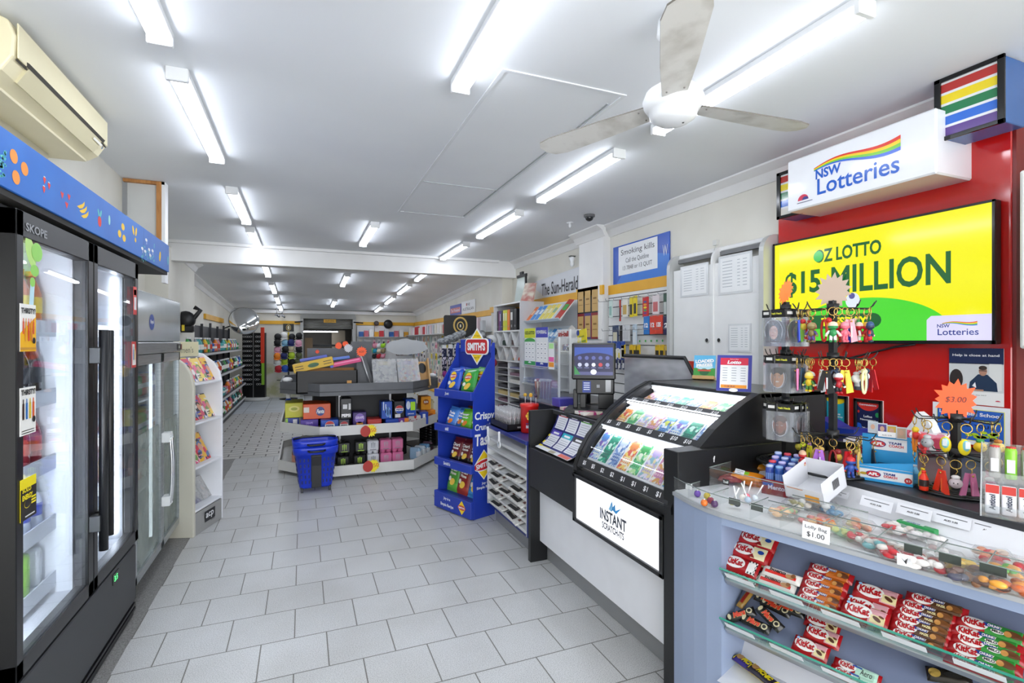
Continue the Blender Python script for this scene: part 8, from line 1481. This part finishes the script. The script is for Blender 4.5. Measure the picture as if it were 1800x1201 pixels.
# box of round tubes
P = onz(1376, 866, .90); AZ = math.atan2(UY, UX)+.12; TB = TR(P.x+.02, P.y+.02, .889, AZ); t = thing('mint_tube_box', 'dark red display box holding blue sweet tubes', 'display box', TB); mb = MB(); rdk = M('8a2028', .35)
for a in ((-.06, .06, -.055, -.052), (-.06, .06, .075, .078), (-.06, -.057, -.055, .078), (.057, .06, -.055, .078)): mb.bb(*a, 0, .06, rdk)
mb.bb(-.06, .06, -.055, .078, 0, .004, rdk); mb.build('box', t); mb = MB(T=FYM(0, -.0555, .032)); mb.text('Mentos', .0, 0, .07, .018, M('d8d0e0', .3), I4, lift=.001, bold=.03); mb.rect(-.035, .01, .04, .012, M('2a52a8', .3), I4); mb.build('print', t)
for r_ in range(4):
    for c_ in range(3):
        cc_ = '2a55a8' if (r_+c_) % 2 else '3a4fa0'; cap = 'd84a5a' if (r_, c_) in ((1, 0), (3, 1)) else ['b8c8f0', '8fb8e8', 'c0b8e8'][(r_+c_) % 3]; t = thing('mint_tube', f'{"red" if cap == "d84a5a" else "blue"}-topped sweet tube, {["front", "second", "third", "rear"][r_]} rank, {["left", "middle", "right"][c_]}', 'sweet tube', TB @ TR(-.036+c_*.036, -.033+r_*.034, .005+.012*r_), 'sweet tubes in the red box'); mb = MB(); mb.lathe([(.0145, 0), (.0155, .005), (.0155, .095), (.013, .103)], M(cc_, .2), 14); mb.build('tube', t); mb = MB(); mb.lathe([(.0135, .101), (.014, .108), (.011, .111)], M(cap, .2), 14); mb.build('cap', t); MB().lathe([(.0158, .05), (.0158, .08)], M('7a9ad8', .25), 12, cap=False).build('label_band', t)
# open white carton
P = onz(1432, 872, .935); TCb = TR(P.x+.02, P.y+.02, .935, AZ-.25) @ R3(.30, 0, 0); t = thing('open_carton', 'empty tilted white carton with barcode side', 'carton', TCb); wc = M('dedfe4', .45); mb = MB()
for a in ((-.07, .07, -.06, -.058, 0, .05), (-.07, .07, .098, .10, 0, .09), (-.07, -.068, -.06, .10, 0, .085), (.068, .07, -.06, .10, 0, .085), (-.07, .07, -.06, .10, 0, .003)): mb.bb(*a, wc)
mb.build('walls', t); mb = MB(T=fr((.0705, .03, .045), (0, 1, 0), (0, 0, 1)))
for k in range(9): mb.rect(-.02+k*.005, 0, .0022+.001*(k % 2), .035, M('2a2a2e', .4), I4)
mb.build('barcode', t); mb = MB(T=FYM(0, -.0605, .025)); mb.rect(.03, -.008, .05, .022, M('e09a2a', .4), I4); mb.rect(-.03, .018, .06, .003, M('d88a5a', .4), I4); mb.build('print', t); mb = MB(T=Matrix.Translation((0, -.01, .0035))); mb.rect(.0, 0, .05, .03, M('f2f2f4', .4), I4); mb.pr([(.0, .01), (.006, .01), (.0, -.01), (-.006, -.01)], M('c84a4a', .4), I4, lift=.001); mb.build('label', t)
# --- white and blue football card box
P1 = onz(1505, 842, .98); P2 = onz(1605, 858, .98); dx = (P2-P1); ang = math.atan2(dx.y, dx.x); wA = dx.length; TA = TR((P1.x+P2.x)/2, (P1.y+P2.y)/2, .981, ang); t = thing('football_card_box', 'blue and white AFL Team Coach card display box on the dark counter', 'display box', TA); bb_ = M('2f9ad8', .3)
mb = MB(); mb.bb(-wA/2, wA/2, 0, .003, 0, .055, M('e9ecf0', .3)); mb.bb(-wA/2, -wA/2+.003, 0, .11, 0, .08, bb_); mb.bb(wA/2-.003, wA/2, 0, .11, 0, .06, bb_); mb.bb(-wA/2, wA/2, .107, .11, 0, .16, bb_); mb.bb(-wA/2, wA/2, 0, .11, 0, .004, bb_); mb.prism([(-wA/2, .055), (wA/2, .055), (wA/2, .085), (-wA/2+.02, .06), (-wA/2, .09)], 0, .002, bb_, FYM(0, .0, 0)); mb.build('box', t)
mb = MB(T=FYM(0, -.0008, 0)); afl = lambda mb, y, k: (mb.ell(-.035*k, y, .026*k, .013*k, M('26307e', .3), I4, lift=.001), mb.ell(-.035*k, y, .023*k, .011*k, M('c82a34', .3), I4, lift=.0014), mb.text('AFL', -.035*k, y, .036*k, .012*k, WHT(), I4, lift=.002, bold=.05), mb.text('TEAM', .018*k, y+.007*k, .04*k, .009*k, M('26307e', .3), I4, lift=.001, bold=.04), mb.text('COACH', .022*k, y-.004*k, .045*k, .010*k, M('c82a34', .3), I4, lift=.001, bold=.04))
afl(mb, .028, .9); mb.ell(wA*.42, .02, .011, .011, M('b8242c', .3), I4, lift=.001); mb.text('$3.99'[:2], wA*.42, .02, .012, .008, WHT(), I4, lift=.002); mb.rect(0, .006, wA, .010, bb_, I4, lift=.0008); mb.rect(0, .049, wA, .008, bb_, I4, lift=.0008); mb.ell(-wA*.36, .026, .012, .005, M('b89a2a', .3), I4, lift=.001); mb.build('front_print', t)
mb = MB(T=FYM(0, .1062, .125)); mb.rect(0, 0, .11, .045, M('e9ecf2', .3), I4); afl(mb, 0, 1.0); mb.build('back_print', t)
mb = MB(T=fr((-wA/2-.0006, .055, .04), (0, -1, 0), (0, 0, 1))); mb.rect(0, 0, .10, .06, vor_mat('player_collage', ['2a3a6a', 'b8322a', 'e0c03a', '1c2a3a', 'c9a08a', '3a6ab0'], 60, .35), I4); mb.build('side_print', t)
for i in range(9): solo('card_packet', MB().bb(-.045, .045, 0, .07, 0, .0035, M('e9ecf2' if i % 2 else '23355a', .2, .2), .001), f'foil card packet, {NTH[i]} from the bottom of the stack in the football box', 'card packet', TA @ TR(.01+.002*(i % 3), .02, .006+i*.006, .04*(i % 2)), 'card packets in the football box')
for i in range(4): t = thing('player_card', f'upright sports player card, {NTH[i]} from the left above the football box', 'card', TA @ TR(-.05+.03*i, .100-.002*i, .165-.004*i)); MB().bb(-.016, .016, -.001, .001, 0, .045, M('c9d2dc', .3)).build('card', t); mb = MB(T=FYM(0, -.0012, .022)); mb.rect(0, 0, .026, .037, M(['b8c0c8', '5a4a8a', 'c9a84a', 'b8a08a'][i], .3), I4); mb.ell(0, .002, .007, .010, M('c9a08a', .4), I4, lift=.001); mb.build('print', t)
mb = MB(); mb.box((0, 0, 0), (.055, .02, .001), WHT()); mb.text('AUD 3.99', 0, -.003, .03, .005, BLK(), I4, lift=.001); solo('price_label', mb, 'white price strip across the player cards', 'price label', TA @ FYM(-.005, .094, .165))
# ================================================================ SPINNER STANDS
def spinner(name, lab, x, y, z0, tiers, r, n, base_r=.0):
    t = thing(name, lab, 'display stand', TR(x, y, z0)); zt_ = max(tiers)-z0; mb = MB(); mb.bb(-.011, .011, -.011, .011, .0, zt_+.03, M('17181a', .35)); mb.build('pole', t); mb = MB()
    for k in range(4): mb.tube([((base_r-.012*k)*math.cos(a), (base_r-.012*k)*math.sin(a), .004+.004*k) for a in [2*PI*q/28 for q in range(28)]], .006, M('17181a', .3), 6, True)
    mb.lathe([(base_r*.7, 0), (base_r*.6, .012), (.02, .02)], M('17181a', .3), 24); mb.build('base', t)
    for ti, zz in enumerate(tiers):
        z = zz-z0; m3 = MB(); m3.cyl((0, 0, z-.012), (0, 0, z+.018), .022, M('17181a', .4), 12); m3.build('hub', t)
        for k in range(n):
            a = 2*PI*k/n+.3*ti; c, s = math.cos(a), math.sin(a); m3 = MB(); m3.tube([(.018*c, .018*s, z), (r*.9*c, r*.9*s, z-.006), (r*c, r*s, z+.004), (r*1.08*c, r*1.08*s, z+.022)], .0022, M('1b1c1e', .3), 6); m3.build('hook', t)
    return t
camdir = lambda x, y: math.atan2(-y, -x)
# air freshener faces
FX1, FY1 = 1.925, 1.595; FT = (1.640, 1.446, 1.244)
spinner('face_spinner', 'black spinner stand hung with cartoon face air fresheners beside the ticket case', FX1, FY1, .981, FT, .075, 7, .11)
film = thin('air_freshener_film', (.95, .96, .98), .06, .10, haze=.05, hazec=(.85, .86, .9))
def facepack(T, lab, kind, w=.105, h=.155):
    t = thing('face_air_freshener', lab, 'air freshener', T, 'face air fresheners on the spinner'); mb = MB(); mb.bb(-w/2, w/2, -.032, 0, -.003, .003, M('1a1b1d', .4)); mb.text('Fresh Heads', .016, -.016, .05, .009, M('d8d84a', .4), Matrix.Translation((0, 0, .003)), bold=.03); mb.rect(-.032, -.014, .026, .012, M('d9d9d6', .4), Matrix.Translation((0, 0, .003))); mb.build('header_card', t)
    mb = MB(); mb.bb(-w/2, w/2, -h, -.032, -.004, -.003, film); mb.bb(-w/2, w/2, -h, -.032, .004, .005, film); mb.build('sleeve', t)
    T0 = Matrix.Translation((0, -.092, .0)); mb = MB(); skin = M(['d9a68c', 'd8a684', '9a5f50'][kind], .5); hair = M(['4a4c52', '2e2a28', '5a3a34'][kind], .6); wo = M('eceef2', .4)
    if kind == 0: mb.ell(0, -.0, .043, .050, wo, T0, lift=.0006); mb.ell(0, .004, .040, .045, hair, T0, lift=.001); mb.pr([(-.040, .01), (.040, .01), (.034, -.042), (.018, -.046), (-.018, -.046), (-.034, -.042)], hair, T0, lift=.0012); mb.ell(.002, -.004, .020, .029, skin, T0, lift=.0018); mb.pr([(0, .030), (-.02, .012), (-.020, .022)], hair, T0, lift=.0022)
    else: mb.ell(0, 0, .030, .045, wo, T0, lift=.0006); mb.ell(0, .0, .0265, .041, skin, T0, lift=.0012); mb.ell(0, .026, .026, .018, hair, T0, lift=.0016); (mb.ell(0, -.022, .022, .018, hair, T0, lift=.0014) if kind == 2 else None); (mb.ell(0, -.006, .018, .026, skin, T0, lift=.0019))
    k = M('2a2422', .5)
    for s in (-1, 1): mb.ell(s*.009, .002, .0042, .0018, W2, T0, lift=.0024); mb.ell(s*.009, .002, .0017, .0017, k, T0, lift=.0027); mb.rect(s*.009, .008, .009, .0016, k, T0, lift=.0026)
    mb.pr([(-.0025, -.009), (.0025, -.009), (0, .001)], M('b98068', .5), T0, lift=.0024); (mb.ell(0, -.017, .008, .003, M('f2efe9', .4), T0, lift=.0024) if kind == 1 else mb.ell(0, -.017, .007, .002, M('a8504a', .5), T0, lift=.0024)); mb.build('printed_face', t)
def ringT(x, y, z, a, r): c, s = math.cos(a), math.sin(a); return fr((x+r*c, y+r*s, z), (-s, c, 0), (0, 0, 1))
for ti, z in enumerate(FT):
    b = camdir(FX1, FY1)+[-.12, .10, .22][ti]
    kind = [0, 1, 2][ti]; lv_ = ['top', 'middle', 'bottom'][ti]; who = ['grey bob haired woman', 'dark haired smiling man', 'bearded red-brown man'][ti]
    facepack(ringT(FX1, FY1, z-.006, b-.5, .078), f'{lv_} tier, front packet with {who} cartoon face', kind)
    facepack(ringT(FX1, FY1, z-.006, b-.5, .060), f'{lv_} tier, packet right behind the front {who} face', kind)
    for k, da in enumerate((.75, 1.15, 1.5, -1.25, -1.7, 2.6)):
        facepack(ringT(FX1, FY1, z-.006, b+da, .068), f'{lv_} tier, {["first", "second", "third"][k % 3]} edge-on face packet on the {"right" if k < 3 else "left"} side', (kind+k) % 3)
def starcard(nm, lab, c, x, y, z, r, seed, txt_=None, tilt=0, az=0, sq=1.0):
    t = thing(nm, lab, 'price tag', ringT(x, y, z, camdir(x, y)+az, .0) @ Matrix.Rotation(tilt, 4, 'Z')); mb = MB(); rd = random.Random(seed); pts = []
    for k in range(30): a = 2*PI*k/30; q = r*(1+rd.uniform(-.08, .08)) if k % 2 else r*.74; pts.append((q*math.cos(a)*sq, q*math.sin(a)*1.15))
    mb.prism(pts, 0, .002, M(c, .5)); mb.build('card', t)
    if txt_: mb = MB(T=Matrix.Translation((0, 0, .0025))); mb.text(txt_, 0, 0, r*.9, r*.35, M('5a2a20', .5), I4, shear=.2); mb.build('handwriting', t)
starcard('price_star', 'orange starburst card atop the face spinner', 'ff7a2c', FX1, FY1, 1.715, .050, 3, None, -.35, .6, .62)
# keyring spinners
KX, KY = 1.95, 1.40; KT = (1.632, 1.438, 1.13)
spinner('keyring_spinner', 'tall black spinner crowded with keyrings in front of the television', KX, KY, .981, KT, .135, 10, .12)
starcard('price_star', 'pale beige starburst card atop the keyring spinner', 'b5a090', KX, KY, 1.70, .062, 5)
gold = M('c9a85a', .25, .8); KP = {}
def keyring(kind, c, c2, c3):
    k = (kind, c, c2, c3)
    if k in KP: return KP[k]
    t = thing('keyring', 'x', 'keyring'); mb = MB(); mb.tube([(.012*math.cos(a), 0, -.012+.012*math.sin(a)) for a in [2*PI*q/14 for q in range(14)]], .0014, gold, 5, True); mb.tube([(.0, 0, -.022), (.004, 0, -.03), (0, 0, -.038)], .0013, gold, 5); mb.build('ring', t)
    A_, B_, C_ = M(c, .4), M(c2, .4), M(c3, .4)
    if kind == 'strap': mb = MB(); mb.prism([(-.006, -.036), (.006, -.036), (.010, -.105), (-.010, -.108)], -.002, .002, A_, fr((0, 0, 0), (1, 0, 0), (0, 0, 1)) @ Matrix.Rotation(.12, 4, 'Z')); mb.prism([(-.006, -.036), (.006, -.036), (.002, -.10), (-.014, -.098)], -.006, -.003, A_, fr((0, 0, 0), (1, 0, 0), (0, 0, 1)) @ Matrix.Rotation(-.12, 4, 'Z')); mb.build('strap', t); mb = MB(); mb.sph((.002, -.005, -.042), .003, gold, 6); mb.rect(.003, -.075, .004, .035, B_, fr((0, -.0026, 0), (1, 0, 0), (0, 0, 1))); mb.build('stud_and_print', t)
    if kind == 'loop': mb = MB(); mb.tube([(.011*math.sin(a), 0, -.07+.034*math.cos(a)) for a in [2*PI*q/18 for q in range(18)]], .0035, A_, 6, True); mb.build('loop', t); mb = MB(); mb.sph((.012, .008, -.055), (.011, .010, .012), B_, 10); mb.sph((.012, .006, -.038), (.010, .009, .009), C_, 10); mb.build('charm', t)
    if kind == 'figure':
        mb = MB(); mb.sph((0, 0, -.055), (.013, .011, .012), B_, 12); mb.sph((0, 0, -.060), (.0138, .012, .008), A_, 12); mb.build('head', t); mb = MB(); mb.sph((0, 0, -.078), (.011, .009, .013), A_, 10); mb.build('body', t); mb = MB()
        for s in (-1, 1): mb.cyl((s*.009, 0, -.072), (s*.018, -.002, -.084), .0035, C_, 8); mb.sph((s*.018, -.002, -.086), .0042, B_, 6)
        mb.build('arms', t); mb = MB()
        for s in (-1, 1): mb.cyl((s*.005, 0, -.086), (s*.006, 0, -.102), .0045, C_, 8); mb.sph((s*.006, -.002, -.104), (.005, .007, .004), A_, 6)
        mb.build('legs', t)
    if kind == 'bottle': mb = MB(); bottle(mb, .011, .055, A_, C_, B_, Matrix.Translation((0, 0, -.10))); mb.build('mini_bottle', t)
    if kind == 'shoe': mb = MB(); mb.sph((-.004, 0, -.062), (.014, .008, .022), A_, 12, Matrix.Rotation(.0, 4, 'X')); mb.build('shoe', t); mb = MB(); mb.sph((-.002, -.004, -.058), (.009, .007, .015), B_, 10); mb.box((0, -.011, -.055), (.010, .002, .018), C_); mb.build('laces', t)
    if kind == 'fruit': mb = MB(); mb.sph((0, 0, -.062), (.015, .014, .014), A_, 14); mb.build('fruit', t); mb = MB(); mb.sph((0, 0, -.046), (.010, .009, .006), B_, 8); mb.sph((-.004, -.013, -.060), .0016, BLK(), 6); mb.sph((.004, -.013, -.060), .0016, BLK(), 6); mb.build('leaf_and_eyes', t)
    KP[k] = Proto(t); return KP[k]
def hangk(x, y, z, r, a, spec, lab, grp, tw=0): keyring(*spec).at(ringT(x, y, z, a, r) if False else TR(x+r*math.cos(a), y+r*math.sin(a), z, a+PI/2+tw) @ Matrix.Scale(1.22, 4), lab, grp)
T1 = [('red and white', ('figure', 'c8282c', 'f0d8c8', 'e8e8e8')), ('lime', ('loop', '8ad04a', 'e8d84a', 'c8282c')), ('bright red', ('strap', 'c8282c', 'f0f0f0', 'c8282c')), ('royal blue strap', ('strap', '1f3fc0', '1f3fc0', '1f3fc0')), ('olive', ('figure', '7a6a3a', '9a8a5a', '5a4a8a')), ('scarlet', ('loop', 'c82a20', 'e8a02a', 'c82a20')), ('green and white', ('figure', '2a8a4a', 'f4d0b8', 'f2f2f2')), ('salmon pink', ('figure', 'e0687a', 'f08a98', 'e0687a')), ('pale pink strap', ('strap', 'e89aa8', 'f8e0e8', 'e89aa8')), ('navy blue', ('figure', '26344a', '2a4a7a', 'c8282c')), ('red and gold', ('figure', 'b82024', 'd8a83a', 'b82024')), ('green loop', ('loop', '4ab060', '2a8a3a', 'e8c8b0')), ('dark red', ('figure', '8a1c20', 'd8b090', '26344a'))]
T2 = [('black and white', ('loop', '26262a', 'd8d8d8', '26262a')), ('slate blue strap', ('strap', '3f5f7a', '5a7a94', '3f5f7a')), ('steel blue bag', ('bottle', '4a6a84', '3a5a74', '4a6a84')), ('candy pink strap', ('strap', 'e87ab0', 'b83a7a', 'e87ab0')), ('yellow and green', ('figure', 'e0c02a', 'f0d878', '4a8a3a')), ('white ribbon', ('strap', 'f0f0f2', '3a4a7a', 'f0f0f2')), ('black strap', ('strap', '1c1c1e', 'e0e0e0', '1c1c1e')), ('crimson', ('figure', 'a81c28', 'e8e8e8', '26262a')), ('yellow strap', ('strap', 'f0d81c', 'd8b81a', 'f0d81c')), ('white banana', ('loop', 'f0e8b0', 'f0e08a', 'f0e8b0')), ('navy football', ('loop', '20304a', 'f0f0f0', '20304a')), ('grey phone', ('bottle', '5a5e66', 'd8d8d8', 'c8483a')), ('red sport strap', ('strap', 'c8202a', 'f2f2f2', 'c8202a')), ('white whistle', ('fruit', 'f0f0f0', 'd0d0d0', 'f0f0f0'))]
T3 = [('black', ('loop', '1c1c1e', 'd8c84a', '1c1c1e')), ('lime star', ('loop', 'c8d82a', '26262a', 'c8d82a')), ('yellow cord', ('strap', 'd8d02a', '26262a', 'd8d02a')), ('red', ('figure', 'b82024', 'd8b090', 'b82024')), ('lilac strap', ('strap', 'b070d0', 'e8d8f4', 'b070d0')), ('dark red', ('loop', '8a1c20', 'c8a03a', '8a1c20')), ('blue and red', ('figure', '2a4a9a', 'c8282c', '2a4a9a')), ('gold', ('loop', 'c9a85a', '8a1c20', 'c9a85a')), ('green', ('figure', '3a7a4a', 'e0c8a0', 'b82024')), ('black cord', ('strap', '26262a', 'b8b8b8', '26262a')), ('red strap', ('strap', 'c8202a', 'f2f2f2', 'c8202a'))]
for ti, L in enumerate((T1, T2, T3)):
    n = len(L); b = camdir(KX, KY)-PI/2-.2; lv_ = ['top', 'middle', 'bottom'][ti]
    for k, (nm, sp) in enumerate(L):
        a = b-.35+(PI+1.1)*k/(n-1); rr = .135-.025*(k % 3)
        hangk(KX, KY, KT[ti]-.004, rr, a, sp, f'{nm} keyring, {NTH[k]} from the left on the {lv_} tier of the tall spinner', 'keyrings on the tall spinner', ((k*7) % 5-2)*.25)
        if k % 3 == 0: nm2, sp2 = L[(k+4) % n]; hangk(KX, KY, KT[ti]-.004, rr-.045, a+.18, sp2, f'{nm2} keyring hung behind the {NTH[k]} on the {lv_} tier, tall spinner', 'keyrings on the tall spinner', .3)
PK = onz(1680, 866, .98); QX, QY = PK.x, PK.y; QT = (1.235, 1.115)
spinner('keyring_stand', 'low black keyring stand with ribbed round base near the right edge', QX, QY, .981, QT, .115, 8, .105)
starcard('price_star', 'large orange starburst card with handwritten price on the low keyring stand', 'ff5a1e', QX-.01, QY-.005, 1.300, .062, 8, '$3.00', 0, .15, .95)
U1 = [('orange loop', ('loop', 'f08a1c', 'd8342c', 'e0c02a'), 'left'), ('red bow', ('figure', 'c8282c', 'e84a4a', 'c8282c'), 'left back'), ('grey cloud', ('fruit', '9a9ca0', 'b8babc', '9a9ca0'), 'left centre'), ('yellow shoe', ('shoe', 'f0d81c', '8ad0d8', 'e8f0f2'), 'centre'), ('yellow shoe', ('shoe', 'f0d81c', '8ad0d8', 'e8f0f2'), 'right of centre'), ('yellow pineapple', ('fruit', 'f0c81c', '3a9a4a', 'f0c81c'), 'right'), ('yellow pineapple', ('fruit', 'f0c81c', 'b8702a', 'f0c81c'), 'far right'), ('black lantern', ('bottle', '1c1c1e', '3a3a3c', '1c1c1e'), 'extreme right')]
U2 = [('sky blue bottle', ('bottle', '6ab0d8', '3a8ac0', 'b8c8d8'), 'left'), ('yellow bottle', ('bottle', 'e8c82a', 'd8a82a', 'e8c82a'), 'left centre'), ('red bottle', ('bottle', 'e8381c', '2a1c1a', 'e8381c'), 'centre'), ('red strap', ('strap', 'e8381c', 'f0602a', 'e8381c'), 'centre right'), ('grey bear', ('fruit', 'c8b8bc', 'e8e0e0', 'c8b8bc'), 'rear'), ('pink strap', ('strap', 'd87aa8', 'e890b8', 'd87aa8'), 'right'), ('pink bear', ('fruit', 'e05a90', 'f0e8e8', 'e05a90'), 'far right'), ('thin pink loop', ('loop', 'e07aa0', 'c84a80', 'e07aa0'), 'extreme right'), ('silver chain', ('bottle', '6a6c70', 'a8aaac', '6a6c70'), 'outermost right')]
for ti, L in enumerate((U1, U2)):
    n = len(L); b = camdir(QX, QY)-PI/2
    for k, (nm, sp, pos) in enumerate(L): hangk(QX, QY, QT[ti]-.004, .112-.02*(k % 2), b-.1+(PI+.2)*k/(n-1), sp, f'{nm} keyring at the {pos} of the {["upper", "lower"][ti]} tier of the low stand', 'keyrings on the low stand', .2*(k % 3-1))
# --- acrylic lozenge display at the right edge
PL = onz(1815, 915, .981); TLz = TR(PL.x, PL.y, .981, -1.15); t = thing('lozenge_display', 'clear acrylic stepped display of lozenge tubes at the right edge', 'display case', TLz); mb = MB(); mb.bb(-.11, .11, -.05, -.047, 0, .035, acr); mb.bb(-.11, -.107, -.05, .10, 0, .19, acr); mb.bb(-.11, .11, -.05, .10, 0, .004, acr); mb.bb(-.11, .11, .02, .023, 0, .12, acr); mb.bb(-.11, .11, .098, .10, 0, .20, acr); mb.build('tray', t); mb = MB(); mb.tube([(-.11, -.05, .0), (-.11, -.05, .035), (-.11, .09, .20)], .002, M('c9cdd0', .15), 5); mb.build('polished_edge', t)
for k in range(4): t = thing('lozenge_tube', f'white and red Anticol lozenge tube, {NTH[k]} from the left, front rank'.replace('Anticol ', ''), 'lozenge tube', TLz @ TR(-.085+k*.036, -.015, .005) @ R3(-.12, 0, 0), 'lozenge tubes'); MB().bb(-.016, .016, -.010, .010, 0, .085, M('e8e6ea', .3), .003).build('box', t); mb = MB(T=FYM(0, -.0108, 0)); mb.rect(0, .072, .03, .024, M('c83a34', .3), I4); mb.text('Anticol', 0, .034, .045, .014, M('26324a', .3), I4, lift=.001, rot=PI/2, bold=.03); mb.build('print', t)
for k in range(4):
    c = ['a8a4a0', '8ad03a', 'a8a4a0', '8a9096'][k]; t = thing('lozenge_tube', f'{["smoky", "bright green", "clear", "grey"][k]} lozenge roll standing in the rear rank, {NTH[k]} from the left', 'lozenge tube', TLz @ TR(-.08+k*.036, .06, .10), 'lozenge tubes in the rear rank'); MB().lathe([(.013, 0), (.014, .004), (.014, .085), (.011, .095)], M(c, .25), 12).build('roll', t); MB().lathe([(.0115, .092), (.0115, .098)], M('c83a34', .3), 10).build('cap', t); MB().bb(-.009, .009, -.0155, -.013, .02, .06, M('e2e2e4', .3)).build('label', t)
mb = MB(); mb.box((0, 0, 0), (.08, .03, .001), WHT()); mb.text('AUD 3.50', 0, -.006, .04, .007, BLK(), I4, lift=.001); solo('price_label', mb, 'white price label on the clear lozenge display', 'price label', TLz @ FYM(.06, -.052, .03))
